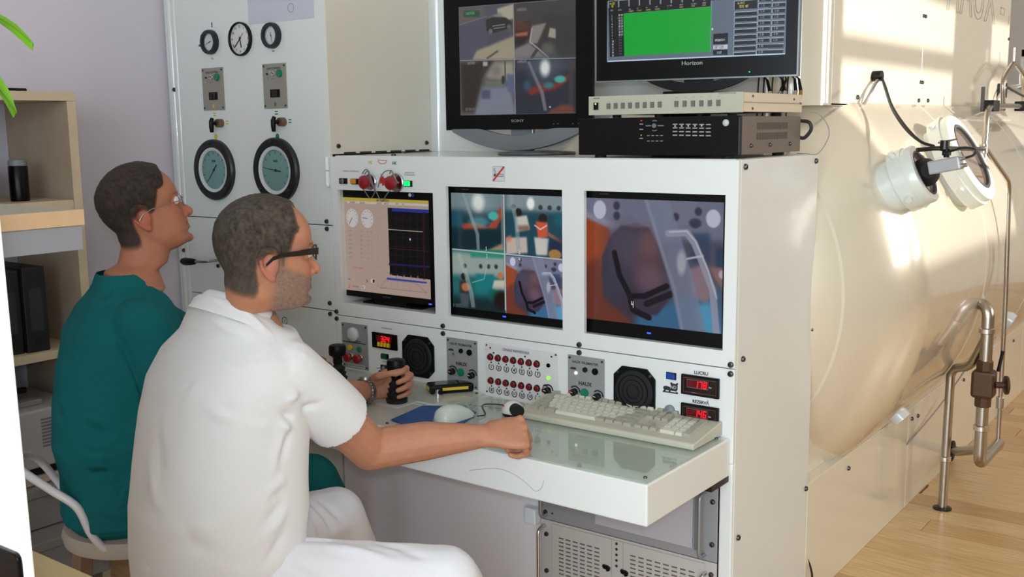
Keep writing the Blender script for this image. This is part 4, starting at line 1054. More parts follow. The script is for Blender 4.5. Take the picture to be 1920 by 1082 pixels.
b = MB(); b.lathe([(0.115, 0), (0.118, 0.002), (0.115, 0.006), (0.001, 0.008)], (0.02, 0.05, 0), n=40); b.build('foot_plate', black_plastic, mon2, world=False)
b = MB(); b.tube([(-0.05, 0.02, 0.03), (-0.03, 0.025, 0.006), ], 0.005); b.tube([(0.06, 0.02, 0.03), (0.04, 0.025, 0.006)], 0.005); b.box(-0.03, 0.05, 0.02, 0.034, 0.006, z0 + 0.1); b.build('support_neck', black_plastic, mon2, world=False)

# small black power brick behind the switcher
tag(MB().box(-0.455, -0.335, 0.435, 0.50, H, 1.568).build('power_adapter', black_matt, smooth=0, bevel=0.004), 'black power adapter block standing behind the switcher at its left end', 'power adapter')
# video plugs and their leads behind the switcher
gold = mat('plug_gold', (190, 150, 70), 0.25, metal=1.0)
for i, (x, lean, g) in enumerate([(-0.105, -0.018, 0), (-0.088, 0.022, 0), (-0.062, -0.016, 0), (-0.032, -0.01, 0), (-0.016, -0.014, 1)]):
    t = thing('video_plug', 'black video plug with %s collar, number %d from the left behind the switcher' % ('a golden' if g else 'a steel', i + 1), 'plug', (x, 0.432, 1.522), group='video plugs behind the switcher')
    t['label'] = ['leftmost black video plug leaning left behind the switcher', 'black video plug leaning right, second from left behind the switcher', 'middle black video plug of the five behind the switcher', 'black video plug just left of the golden one behind the switcher', 'black video plug with a golden collar at the right end'][i]
    b = MB(); b.cyl((x, 0.420, 1.535), (x + lean * 0.35, 0.436, 1.556), 0.0055); b.build('collar', gold if g else bright_steel, t)
    b = MB(); b.cyl((x + lean * 0.35, 0.436, 1.556), (x + lean, 0.442, 1.590), 0.0052, 0.0036); b.build('sleeve', black_plastic, t)
    b = MB(); b.tube(smooth_path([(x + lean, 0.442, 1.59), (x + lean * 1.2 - 0.02, 0.447, 1.612), (x - 0.05, 0.47, 1.622), (x - 0.07, 0.50, 1.58), (x - 0.075, 0.505, 1.42)]), 0.0025, 6); b.build('lead', cable_black, t)
b = MB(); b.tube(smooth_path([(-0.014, 0.422, 1.475), (0.004, 0.44, 1.47), (0.010, 0.44, 1.45), (-0.004, 0.43, 1.428), (-0.02, 0.422, 1.43)]), 0.005, 8); tag(b.build('thick_lead', cable_black), 'thick black lead looping out behind the black recorder', 'cable')
b = MB(); b.tube(smooth_path([(-0.02, 0.43, 1.50), (0.03, 0.45, 1.49), (0.055, 0.46, 1.44), (0.03, 0.45, 1.385), (-0.005, 0.44, 1.384), (-0.03, 0.445, 1.384)]), 0.0016, 6); tag(b.build('thin_lead', cable_grey), 'thin grey lead in a wide loop beside the recorder', 'cable')
# ------------------------------------------------------------------ tall gauge cabinet left of the console
gc = thing('gauge_cabinet', 'tall white steel cabinet with pressure gauges left of the console', 'cabinet', (-1.87, 0.27, 0))
gauge_paint = mat('gauge_cabinet_paint', (222, 226, 224), 0.3, coat=0.3)
CX0, CX1 = -2.285, -1.4475
for n, (za, zb) in enumerate([(0.0, 0.8605), (0.8635, 1.1495), (1.1525, 2.62)]):
    MB().box(CX0 + 0.052, CX1 - 0.001, 0.0, 0.014, za, zb).build('front_panel', gauge_paint, gc, smooth=0, bevel=0.0012)
gloss_w = mat('gloss_enamel', (224, 226, 224), 0.12, coat=0.6, coatr=0.06)
MB().box(CX0 - 0.004, CX0 + 0.024, -0.003, 0.02, 0, 2.62).build('corner_post', gloss_w, gc, smooth=30, bevel=0.011, bseg=5)
MB().box(CX0 + 0.0245, CX0 + 0.0505, -0.002, 0.014, 0, 2.62).build('corner_post', gloss_w, gc, smooth=30, bevel=0.007, bseg=4)
b = MB(); b.box(CX0 - 0.02, CX0 - 0.0045, 0.004, 0.54, 0, 2.62); b.build('side_panel', gauge_paint, gc, smooth=0, bevel=0.004)
MB().box(-1.449, -1.444, 0.0, 0.534, H + 0.004, 2.62).build('side_panel', mat('window_tint_panel', (224, 216, 202), 0.4, coat=0.3), gc, smooth=0, bevel=0.0015)  # warm light from the right windows is put into this panel's colour
MB().box(CX0, CX1 - 0.002, 0.0145, 0.54, 2.60, 2.62).build('top_panel', gauge_paint, gc, smooth=0)
MB().box(CX0, CX1 - 0.002, 0.51, 0.54, 0, 2.60).build('rear_panel', gauge_paint, gc, smooth=0)
b = MB()
for i in range(6): b.box(-1.4442, -1.443, 0.06 + i * 0.075, 0.115 + i * 0.075, H + 0.0045, H + 0.010)
b.build('vent_gap', dark_inside, gc, smooth=0)
for x, z in [(-1.4735, 1.164), (-1.4735, 1.139), (-1.4735, 0.888), (-1.4735, 0.851), (-2.262, 1.62), (-2.262, 1.02)]: bolt(gc, x, z)
for yy, z in [(0.035, 1.412), (0.475, 1.415)]: side_bolt(gc, yy, z, x=-1.444)
dial_white = mat('dial_white', (202, 206, 208), 0.4)
dial_teal = mat('dial_teal', (112, 150, 148), 0.4)
gauge_black = mat('gauge_black', (26, 26, 30), 0.35)
def gauge(x, z, R, rin, face, needle, label, ring_m=gauge_black, ring_white=False, tail=0.35):
    b = MB(); b.lathe([(R, 0), (R, 0.012), (R * 0.96, 0.018), (rin * 1.03, 0.018), (rin, 0.010)], (x, 0, z), (0, -1, 0), 48, cap=False)
    g = b.build('gauge', ring_m, gc, label=label)
    if ring_white:
        b = MB(); b.lathe([(rin, 0.010), (rin * 0.99, 0.016), (rin * 0.86, 0.013), (rin * 0.85, 0.008)], (x, 0, z), (0, -1, 0), 40, cap=False); b.build('inner_ring', dial_white, g); rin *= 0.86
    disc(g, 'dial', x, z, rin, 0.008, face, n=40)
    n = 11
    for i in range(n):
        a = math.radians(225 - 270 * i / (n - 1)); c, s_ = math.cos(a), math.sin(a)
        bar(g, 'scale_mark', x + c * rin * 0.80, z + s_ * rin * 0.80, x + c * rin * 0.92, z + s_ * rin * 0.92, rin * 0.03, print_black, y=-0.008, th=0.0004)
    a = math.radians(needle); c, s_ = math.cos(a), math.sin(a)
    bar(g, 'needle', x - c * rin * tail, z - s_ * rin * tail, x + c * rin * 0.78, z + s_ * rin * 0.78, rin * 0.07, print_black, y=-0.0095, th=0.0008, w1=rin * 0.02)
    disc(g, 'needle_hub', x, z, rin * 0.07, 0.002, print_black, y=-0.009, n=12)
    return g
gauge(-2.031, 1.779, 0.043, 0.031, dial_white, 200, 'small round gauge with black rim, left of the clock')
gauge(-1.701, 1.782, 0.043, 0.031, dial_white, 282, 'small round gauge with black rim, right of the clock')
for x, z, R, nd, lb in ((-2.044, 1.327, 0.110, 228, 'large teal-faced gauge with black rim, left one of the pair'), (-1.708, 1.330, 0.112, 172, 'large teal-faced gauge with black rim, right one of the pair')):
    g = gauge(x, z, R, R * 0.74, dial_teal, nd, lb, ring_white=True)
    text('BAR', 0.012, (x, -0.0085, z + 0.032), print_black, g)
    for a in (95, 222, 318):
        c, s_ = math.cos(math.radians(a)) * R * 0.87, math.sin(math.radians(a)) * R * 0.87
        inst('rim_screw', bolt_me, g, (x + c, -0.018, z + s_), FR, 0.7)
# round clock hung on the cabinet
ck = thing('wall_clock', 'round white clock with thin black rim between two small gauges', 'clock', (-1.8645, 0, 1.78))
b = MB(); b.lathe([(0.0575, 0), (0.0575, 0.012), (0.0545, 0.015), (0.052, 0.012), (0.052, 0.006)], (-1.8645, -0.0005, 1.78), (0, -1, 0), 48, cap=False); b.build('rim', black_plastic, ck)
disc(ck, 'dial', -1.8645, 1.78, 0.0525, 0.007, mat('clock_face', (214, 214, 212), 0.4), n=48)
for i in range(12):
    a = math.radians(90 - 30 * i)
    text(str(i if i else 12), 0.0115, (-1.8645 + 0.042 * math.cos(a), -0.0072, 1.78 + 0.042 * math.sin(a)), print_black, ck, name='numeral')
def hand(deg, L, w, m=print_black, tail=0.008):
    a = math.radians(90 - deg); c, s_ = math.cos(a), math.sin(a)
    bar(ck, 'hand', -1.8645 - c * tail, 1.78 - s_ * tail, -1.8645 + c * L, 1.78 + s_ * L, w, m, y=-0.0078, th=0.0008)
hand(228, 0.043, 0.004); hand(168, 0.030, 0.0046); hand(42, 0.026, 0.0012)
disc(ck, 'hub', -1.8645, 1.78, 0.003, 0.003, print_black, y=-0.007, n=12)
# instrument plates
for x0, x1, mk, dotm in ((-2.092, -1.973, print_yellow, 'yellow'), (-1.7595, -1.642, print_green, 'green')):
    p = plate(gc, 'depth_plate', x0, x1, 1.540, 1.690, alu_warm)
    small_screws(p, x0 + 0.007, x1 - 0.007, 1.549, 1.682)
    text('BAROCAMERA', 0.0105, (x0 + 0.058, -0.003, 1.6735), print_black, p)
    disc(p, 'round_button', x0 + 0.0875, 1.656, 0.013, 0.007, green_plastic, y=-0.003, label='green button')
    disc(p, 'toggle_base', x0 + 0.054, 1.657, 0.009, 0.004, bright_steel, y=-0.003)
    MB().tube([(x0 + 0.055, -0.006, 1.657), (x0 + 0.058, -0.020, 1.661)], 0.0026, 8).build('toggle_lever', bright_steel, p)
    disc(p, 'pilot_lamp', x0 + 0.024, 1.656, 0.0035, 0.003, dark_metal, y=-0.003, n=12); disc(p, 'pilot_lamp', x0 + 0.024, 1.640, 0.0035, 0.003, bright_steel, y=-0.003, n=12)
    plate(p, 'print_line', x0 + 0.044, x0 + 0.062, 1.6385, 1.6405, print_grey, y=-0.003, th=0.0004, bevel=0)
    plate(p, 'dark_display', x0 + 0.036, x0 + 0.084, 1.577, 1.604, black_gloss, y=-0.003, th=0.002)
    seg7('00', x0 + 0.046, 1.5825, 0.016, mat('dim_digit', (66, 62, 62), 0.6), p, -0.005, gap=0.9)
    b = MB(); cx = x0 + 0.058
    b.prism([(-0.008, 0.001), (-0.004, 0.001), (-0.004, -0.006), (0.004, -0.006), (0.004, 0.001), (0.008, 0.001), (0, 0.010)], (cx, -0.003, 1.553), Xa, Za, (0, -0.0005, 0)); b.build('arrow_mark', mk, p, smooth=0)
    plate(gc, 'colour_mark', cx - 0.008, cx + 0.008, 1.5275, 1.5315, mk, th=0.0004, bevel=0); plate(gc, 'colour_mark', cx - 0.008, cx + 0.008, 1.519, 1.523, mk, th=0.0004, bevel=0)
    # selector valve
    v = disc(gc, 'valve_stem', cx + 0.036, 1.494, 0.015, 0.022, mat('brass_' + dotm, (126, 100, 76), 0.35, metal=0.7), n=20)
    b = MB(); b.tube([(cx + 0.018, -0.026, 1.512), (cx + 0.017, -0.030, 1.500), (cx + 0.0165, -0.030, 1.480), (cx + 0.015, -0.028, 1.462)], [0.006, 0.0085, 0.0085, 0.0065], 12); b.build('lever', black_plastic, v)
    MB().cyl((cx + 0.018, -0.028, 1.494), (cx + 0.036, -0.018, 1.494), 0.006).build('lever_neck', black_plastic, v)
    plate(gc, 'colour_mark', cx + 0.060, cx + 0.074, 1.499, 1.503, mk, th=0.0004, bevel=0); plate(gc, 'colour_mark', cx + 0.060, cx + 0.074, 1.490, 1.494, mk, th=0.0004, bevel=0)
    disc(gc, 'colour_dot', cx, 1.446, 0.0095, 0.0005, mk)
# printed marks near the gauges
b = MB(); b.prism([(-.004, 0), (-.0025, 0), (-.0025, -.012), (.0025, -.012), (.0025, 0), (.005, 0), (0, .008)], (-2.0225, 0, 1.842), Xa, Za, (0, -0.0004, 0)); b.build('blue_arrow', print_blue, gc, smooth=0)
b = MB(); b.tube([(-2.093, -0.0005, 1.785), (-2.074, -0.0005, 1.785), (-2.074, -0.0005, 1.80), (-2.080, -0.0005, 1.812), (-2.090, -0.0005, 1.806)], 0.0007, 4, closed=True); b.build('vessel_outline', print_blue, gc)
bar(gc, 'blue_arrow', -2.103, 1.771, -2.078, 1.772, 0.008, print_blue)
text('kPa', 0.010, (-2.031, 0, 1.722), print_grey, gc); text('bar', 0.010, (-1.702, 0, 1.7315), print_black, gc)
ringplate(gc, 'green_symbol', -1.708, 0.803, 0.012, 0.0145, 0.0005, print_green, n=20); text('?', 0.018, (-1.708, 0, 0.800), print_green, gc)
gauge(-1.708, 0.722, 0.035, 0.026, dial_white, 120, 'small gauge low on the cabinet')
b = MB(); b.tube([(-2.20, -0.055, 0.988), (-2.185, -0.056, 0.988), (-2.14, -0.057, 0.990), (-2.125, -0.057, 0.991)], [0.011, 0.0145, 0.013, 0.010], 14); lv = b.build('lever_grip', black_plastic, gc)
b = MB(); b.tube([(-2.13, -0.057, 0.991), (-2.075, -0.055, 0.994), (-2.06, -0.045, 0.995), (-2.06, 0.0, 0.995)], 0.005, 10); b.build('lever_rod', steel, lv)
bolt(gc, -2.062, 1.023); bolt(gc, -2.060, 0.974)
# paper sheet taped to the cabinet
pn = thing('paper_notice', 'pale lilac paper sheet taped high on the gauge cabinet', 'paper', (-1.66, 0, 2.0))
MB().box(-1.822, -1.496, -0.0012, -0.0004, 1.826, 2.10).build('sheet', mat('lilac_paper', (198, 198, 210), 0.8), pn, smooth=0)
ringplate(pn, 'round_stamp', -1.605, 1.866, 0.0135, 0.0148, 0.0003, print_grey, y=-0.0013, n=24)
for k in range(9): plate(pn, 'print_mark', -1.652 + k * 0.013, -1.652 + k * 0.013 + 0.007 + 0.003 * (k % 2), 1.8945, 1.8995, print_grey, y=-0.0013, th=0.0003, bevel=0)
# white back board above the console
bb = thing('rear_board', 'white steel board rising behind the monitors on the console', 'panel', (-0.8, 0.55, H))
MB().box(-1.4435, -0.165, 0.537, 0.555, H - 0.03, 2.62).build('board', white_paint, bb, smooth=0, bevel=0.002)
b = MB(); n_ = 10; R_ = 0.035
pf = [(-1.4435 + R_ * (1 - math.cos(PI / 2 * i / n_)), 0.537 - R_ * (1 - math.sin(PI / 2 * i / n_))) for i in range(n_ + 1)]
b.prism(pf + [(-1.4435, 0.537)], (0, 0, H + 0.0005), Xa, Ya, (0, 0, 1.2)); b.build('corner_fillet', gloss_w, bb, smooth=50)
MB().box(-1.40, -0.165, 0.530, 0.537, H, H + 0.016).build('foot_strip', white_paint, bb, smooth=0, bevel=0.002)

# ------------------------------------------------------------------ rack units under the desk
rk_grey = mat('rack_grey', (160, 160, 164), 0.4, metal=0.3)
rk_lilac = mat('rack_lilac', (178, 172, 178), 0.45)
rk_beige = mat('rack_beige', (190, 183, 178), 0.5)
ru = thing('rack_amplifier', 'upper grey rack unit with bow handles under the desk', 'rack unit', (-0.33, 0.1, 0.322))
MB().box(-0.608, -0.040, -0.003, 0.001, 0.3225, 0.531).build('face_plate', rk_grey, ru, smooth=0, bevel=0.001)
MB().box(-0.585, -0.065, 0.001, 0.40, 0.325, 0.529).build('case', dark_inside, ru, smooth=0)
MB().box(-0.416, -0.110, -0.008, -0.003, 0.348, 0.512).build('cover_plate', rk_lilac, ru, smooth=0, bevel=0.001)
MB().box(-0.106, -0.089, -0.006, -0.003, 0.345, 0.520).build('dark_strip', mat('strip_grey', (112, 112, 116), 0.5), ru, smooth=0)
def bow(parent, x, za, zb, m, d=0.036, r=0.0052):
    MB().tube(round_path([(x, 0.0, zb), (x, -d, zb), (x, -d, za), (x, 0.0, za)], 0.018, 7), r, 12).build('bow_handle', m, parent)
bow(ru, -0.076, 0.338, 0.512, mat('handle_grey', (150, 152, 154), 0.35, metal=0.6)); bow(ru, -0.586, 0.338, 0.512, bpy.data.materials['handle_grey'])
for x, z in [(-0.054, 0.489), (-0.054, 0.371), (-0.590, 0.345), (-0.590, 0.49), (-0.566, 0.345)]: bolt(ru, x, z, y=-0.003, sc=0.9 if x != -0.566 else 0.4)
rl = thing('rack_computer', 'lower beige rack computer with vent slots and chrome bow handles under the desk', 'rack unit', (-0.33, 0.1, 0.04))
MB().box(-0.608, -0.040, -0.003, 0.001, 0.040, 0.3205).build('face_plate', rk_beige, rl, smooth=0, bevel=0.001)
MB().box(-0.585, -0.065, 0.001, 0.42, 0.042, 0.319).build('case', dark_inside, rl, smooth=0)
for x0, x1 in ((-0.566, -0.3625), (-0.3615, -0.325), (-0.324, -0.072)): MB().box(x0, x1, -0.007, -0.003, 0.05, 0.314).build('front_door', rk_beige, rl, smooth=0, bevel=0.001)
b = MB()
for c in range(6):
    for r in range(18): b.box(-0.541 + c * 0.0245, -0.524 + c * 0.0245, -0.0075, -0.0068, 0.2745 - r * 0.0122, 0.2785 - r * 0.0122)
for c in range(8):
    for r in range(18): b.box(-0.300 + c * 0.0258, -0.283 + c * 0.0258, -0.0075, -0.0068, 0.2800 - r * 0.0122, 0.2840 - r * 0.0122)
v_ = b.build('vent_slots', mat('slot_dark', (96, 88, 84), 0.8), rl, smooth=0); v_['kind'] = 'stuff'
for i in range(5): disc(rl, 'status_light', -0.3445, 0.3055 - i * 0.0165, 0.0042, 0.001, (print_black, print_black, print_black, print_black, dark_green)[i], y=-0.007, n=12)
for x in (-0.376, -0.317):
    b = MB(); b.prism([(-.012, .004), (-.011, .009), (.004, .008), (.012, .003), (.010, -.006), (.002, -.008), (.001, -.003), (-.008, -.002)], (x, -0.007, 0.226), Xa, Za, (0, -0.007, 0)); b.build('latch', black_plastic, rl, smooth=0)
bow(rl, -0.593, 0.085, 0.302, bright_steel, d=0.038); bow(rl, -0.071, 0.085, 0.288, bright_steel, d=0.038)
for x, z in [(-0.587, 0.277), (-0.587, 0.163), (-0.055, 0.287), (-0.055, 0.12)]: bolt(rl, x, z, y=-0.003, sc=0.9)
b = MB(); b.box(-0.650, -0.610, -0.030, 0.003, 0.304, 0.354); tag(b.build('socket_block', mat('block_white', (226, 232, 238), 0.5), smooth=0, bevel=0.004), 'small white block on the knee panel beside the rack', 'socket')

# ------------------------------------------------------------------ things on the desk
DZ = 0.6735
def joystick(x, y, label, lean=(0, 0)):
    t = thing('joystick', label, 'joystick', (x, y, 0.6715), group='joysticks on the console desk')
    t['label'] = label
    MB().box(x - 0.045, x + 0.045, y - 0.045, y + 0.045, 0.6715, 0.6745).build('base_plate', mat('stick_plate', (196, 196, 192), 0.4), t, smooth=0, bevel=0.001)
    prof = [(0.031, 0)]
    for i in range(4): prof += [(0.031 - i * 0.0032, 0.006 + i * 0.015), (0.0325 - i * 0.0032, 0.010 + i * 0.015), (0.025 - i * 0.003, 0.0145 + i * 0.015)]
    prof += [(0.013, 0.066), (0.013, 0.075)]
    b = MB(); b.lathe(prof, (x, y, 0.6745), n=26); b.build('bellows', black_matt, t)
    b = MB(); b.lathe([(0.013, 0.066), (0.0150, 0.072), (0.0145, 0.086), (0.018, 0.092), (0.0255, 0.096), (0.0275, 0.103), (0.027, 0.121), (0.0245, 0.127), (0.014, 0.130), (0.001, 0.1305)], (x, y, 0.6745), n=28); b.build('grip', black_plastic, t)
    return t
joystick(-1.252, -0.185, 'black bellows joystick standing free beside the seated man in teal')
joystick(-0.957, -0.235, 'black bellows joystick held by the left hand of the man in white')
for x0 in (-1.20, -0.90):
    pl_ = tag(MB().box(x0 - 0.02, x0 + 0.075, -0.215, -0.185, 0.6715, 0.6722).build('label_strip', mat('strip_white', (214, 216, 214), 0.5), smooth=0), 'white label strip beside the %s joystick' % ('free' if x0 < -1 else 'held'), 'label')
    MB().box(x0 - 0.015, x0 + 0.03, -0.2085, -0.2045, 0.6722, 0.6725).build('print_mark', print_grey, pl_, smooth=0)
# little black lever and chrome switch on the control plate
t = thing('lever_switch', 'small black lever switch on the desk behind the gripping hand', 'switch', (-1.165, -0.09, 0.6715))
MB().cyl((-1.165, -0.09, 0.6715), (-1.165, -0.09, 0.680), 0.016).build('base', black_plastic, t)
b = MB(); b.tube([(-1.165, -0.09, 0.678), (-1.160, -0.09, 0.695), (-1.158, -0.09, 0.712)], [0.006, 0.007, 0.009], 12); b.build('lever', black_plastic, t)
b = MB(); b.tube([(-1.165, -0.09, 0.684), (-1.185, -0.10, 0.684)], 0.004, 8); b.build('side_arm', black_plastic, t)
t = thing('key_switch', 'chrome key switch on the desk right of the held joystick', 'switch', (-0.915, -0.10, 0.6715))
b = MB(); b.lathe([(0.012, 0), (0.012, 0.006), (0.0085, 0.008), (0.0085, 0.018), (0.001, 0.019)], (-0.915, -0.10, 0.6715), n=20); b.build('barrel', bright_steel, t)
MB().cyl((-0.905, -0.103, 0.6835), (-0.898, -0.104, 0.6835), 0.0075).build('key_bow', black_plastic, t)
# handheld black and yellow instrument
M_ = Matrix.Translation((-0.935, -0.005, 0.672)) @ Matrix.Rotation(math.radians(57), 4, 'Z')
t = thing('handheld_meter', 'black handheld meter with yellow side grips lying on the desk', 'meter', mtx=Matrix.Translation((-0.918, -0.040, 0.6722)) @ Matrix.Rotation(math.radians(52), 4, 'Z'))
b = MB(); b.box(-0.068, 0.068, -0.034, 0.034, 0, 0.026); b.build('body', black_plastic, t, world=False, smooth=0, bevel=0.007)
yg = mat('grip_yellow', (222, 190, 40), 0.5)
for y0 in (-0.0355, 0.0335): MB().box(-0.03, 0.05, y0, y0 + 0.002, 0.010, 0.019).build('side_grip', yg, t, world=False, smooth=0, bevel=0.0008)
for x0 in (-0.0695, 0.0675): MB().box(x0, x0 + 0.002, -0.016, 0.012, 0.010, 0.020).build('end_grip', yg, t, world=False, smooth=0, bevel=0.0008)
MB().box(-0.052, 0.02, -0.022, 0.022, 0.026, 0.0272).build('display', mat('meter_glass', (52, 62, 62), 0.15), t, world=False, smooth=0)
for k in range(3): MB().box(0.028 + k * 0.011, 0.036 + k * 0.011, -0.014, 0.014, 0.026, 0.0275).build('key', mat('meter_key', (80, 78, 70), 0.5), t, world=False, smooth=0)
# mouse pad and white mouse
mp_m = mat('pad_blue', (28, 74, 134), 0.6, var=0.2, vscale=30)
mp_ = MB().prism([(-0.865, -0.225), (-0.765, -0.165), (-0.69, -0.195), (-0.645, -0.315), (-0.775, -0.40), (-0.84, -0.385)], (0, 0, DZ), Xa, Ya, (0, 0, 0.0025)).build('mouse_pad', mp_m, smooth=0, bevel=0.0008)
tag(mp_, 'blue mouse pad lying under the white mouse on the desk', 'mouse pad')
def blob(name, prof, M, m, parent, n=20, tex=None):
    """loft of half-elliptic sections along local x: (x, half width, height)"""
    rings = []
    for x, w, h in prof:
        r = []
        for k in range(n):
            a = 2 * PI * k / n
            z = math.sin(a)
            r.append(M @ Vector((x, w * math.copysign(abs(math.cos(a)) ** 0.8, math.cos(a)), h * (abs(z) ** 0.8) if z > 0 else 0.0)))
        rings.append(r)
    return MB().loft(rings).build(name, m, parent, smooth=50)
MW_ = Matrix.Translation((-0.700, -0.285, DZ + 0.0028)) @ Matrix.Rotation(math.radians(84), 4, 'Z')
t = thing('computer_mouse', 'rounded white computer mouse standing on the blue pad', 'mouse', mtx=MW_)
mw = mat('mouse_white', (206, 216, 210), 0.3, coat=0.3)
blob('shell', [(-0.060, 0.004, 0.006), (-0.056, 0.020, 0.022), (-0.045, 0.029, 0.036), (-0.022, 0.033, 0.043), (0.005, 0.032, 0.041), (0.032, 0.030, 0.031), (0.052, 0.027, 0.020), (0.062, 0.022, 0.012), (0.066, 0.010, 0.005)], MW_, mw, t)
MB().box(-0.055, 0.055, -0.027, 0.027, -0.0005, 0.004).build('base', mat('mouse_base', (130, 134, 130), 0.5), t, world=False, smooth=0, bevel=0.001)
MB().cyl((0.044, -0.003, 0.022), (0.044, 0.003, 0.022), 0.008, n=14).build('wheel', grey_plastic, t, world=False)
# small white webcam with a black lens barrel, half behind the fist
t = thing('desk_webcam', 'small white dome webcam with black lens barrel beside the fist', 'webcam', (-0.590, -0.150, DZ))
b = MB(); b.lathe([(0.030, 0), (0.031, 0.004), (0.028, 0.007)], (-0.595, -0.150, DZ), n=26); b.build('foot', black_plastic, t)
b = MB(); b.sphere((-0.595, -0.150, DZ + 0.007), 0.031, (1.15, 0.9, 1.05), 24, 16); b.v = [Vector((p.x, p.y, max(p.z, DZ + 0.006))) for p in b.v]; b.build('dome', mat('dome_white', (228, 226, 222), 0.25, coat=0.4), t)
b = MB(); b.cyl((-0.577, -0.166, DZ + 0.023), (-0.556, -0.180, DZ + 0.021), 0.0165, 0.0185); b.build('lens_barrel', black_matt, t)
plate(t, 'red_mark', -0.612, -0.606, DZ + 0.027, DZ + 0.030, print_red, y=-0.176, th=0.001, bevel=0)
for nm, P, lb in (('mouse_cable', [(-0.655, -0.235, DZ + 0.006), (-0.655, -0.20, DZ + 0.003), (-0.72, -0.13, DZ + 0.003), (-0.70, -0.10, DZ + 0.003), (-0.64, -0.095, DZ + 0.003), (-0.625, -0.13, DZ + 0.004)], 'thin black cable running from the mouse to behind the webcam'),
                  ('webcam_cable', [(-0.570, -0.135, DZ + 0.012), (-0.545, -0.10, DZ + 0.004), (-0.555, -0.05, DZ + 0.012), (-0.575, -0.02, 0.700), (-0.590, -0.012, 0.722), (-0.582, -0.010, 0.731), (-0.565, -0.012, 0.712), (-0.535, -0.03, 0.690), (-0.515, -0.06, 0.688)], 'thin dark cable curling up past the last red button'),
                  ('webcam_lead', [(-0.556, -0.155, DZ + 0.010), (-0.53, -0.145, DZ + 0.004), (-0.505, -0.135, DZ + 0.003)], 'short black lead between webcam and keyboard')):
    b = MB(); b.tube(smooth_path(P, 8), 0.0016 if nm != 'mouse_cable' else 0.0018, 6); tag(b.build(nm, cable_black), lb, 'cable')
# grommet lead down to the keyboard
b = MB(); b.tube(smooth_path([(-0.184, -0.010, 0.716), (-0.188, -0.03, 0.712), (-0.20, -0.04, 0.704), (-0.225, -0.035, 0.698)], 6), 0.0028, 8); tag(b.build('keyboard_cable', cable_grey), 'grey keyboard cable coming from the round grommet in the panel', 'cable')

# keyboard
KA = math.atan2(0.005, 0.52)
KM = Matrix.Translation((-0.577, -0.166, DZ)) @ Matrix.Rotation(math.radians(0.3), 4, 'Z')
kb = thing('keyboard', 'old beige computer keyboard with white and grey keys on the desk', 'keyboard', mtx=KM)
kb_m = mat('keyboard_beige', (190, 186, 168), 0.5); kw = mat('key_white', (208, 206, 190), 0.45); kg = mat('key_grey', (166, 163, 148), 0.5)
KL, KD = 0.545, 0.205
side = [(0, 0), (KD, 0), (KD, 0.034), (KD - 0.010, 0.0385), (KD - 0.045, 0.0365), (0.030, 0.019), (0.004, 0.0165), (0, 0.012)]
MB().loft([[(0, y_, z_) for y_, z_ in side], [(KL, y_, z_) for y_, z_ in side]]).build('case', kb_m, kb, world=False, smooth=0, bevel=0.003)
def key_mesh(w, d, m):
    b = MB(); a, h = 0.0008, 0.0095
    w -= 2 * a; d -= 2 * a
    b.loft([[(a, a, 0), (a + w, a, 0), (a + w, a + d, 0), (a, a + d, 0)], [(a + 0.0022, a + 0.002, h), (a + w - 0.0022, a + 0.002, h), (a + w - 0.0022, a + d - 0.003, h), (a + 0.0022, a + d - 0.003, h)]])
    return _mesh(b, m, 0)
_km = {}
pitch = math.atan2(0.0365 - 0.019, KD - 0.045 - 0.030)
def key(x, row, w=1.0, white=True, hgt=1.0):
    U = 0.0218
    k = (round(w, 2), white, hgt)
    if k not in _km: _km[k] = key_mesh(w * U, hgt * U, kw if white else kg)
    o = bpy.data.objects.new('key', _km[k]); C.objects.link(o); o.parent = kb; WM[o] = WM[kb].copy()
    s_ = row * U * 0.99 + (0.012 if row >= 5 else 0.0)
    yy = 0.034 + s_ * math.cos(pitch)
    o.location = (x * U + 0.022, yy, 0.0185 + s_ * math.sin(pitch)); o.rotation_euler = (pitch if row < 5 else pitch * 0.35, 0, 0)
x = 0
for w in (1.5, 1, 1.5): key(x, 0, w, False); x += w
key(x, 0, 6, True); x += 6
for w in (1.25, 1.25, 1.25, 1.25): key(x, 0, w, False); x += w
key(0, 1, 2.25, False)
for i in range(10): key(2.25 + i, 1)
key(12.25, 1, 2.75, False)
key(0, 2, 1.75, False)
for i in range(11): key(1.75 + i, 2)
key(12.75, 2, 2.25, False)
key(0, 3, 1.5, False)
for i in range(12): key(1.5 + i, 3)
key(13.5, 3, 1.5, False)
for i in range(13): key(i, 4, 1, i > 0)
key(13, 4, 2, False)
key(0, 5, 1, False)
for i in range(12): key(2 + i + (i // 4) * 0.5 - 0.0, 5, 1, i // 4 != 1)
for i in range(3):
    key(15.35 + i, 0, 1, False); key(15.35 + i, 3, 1, False); key(15.35 + i, 4, 1, False); key(15.35 + i, 5, 1, False)
key(16.35, 1, 1, False)
for r in range(1, 4):
    for i in range(3): key(18.75 + i, r, 1)
key(18.75, 0, 2); key(20.75, 0)
for i in range(4): key(18.75 + i, 4, 1, False)
key(21.75, 0, 1, False, 2.0); key(21.75, 2, 1, False, 2.0)
MB().box(18.75 * 0.0218 + 0.022, 0.022 + 22.75 * 0.0218, 0.168, 0.182, 0.0355, 0.0385).build('light_strip', kb_m, kb, world=False, smooth=0, bevel=0.001)
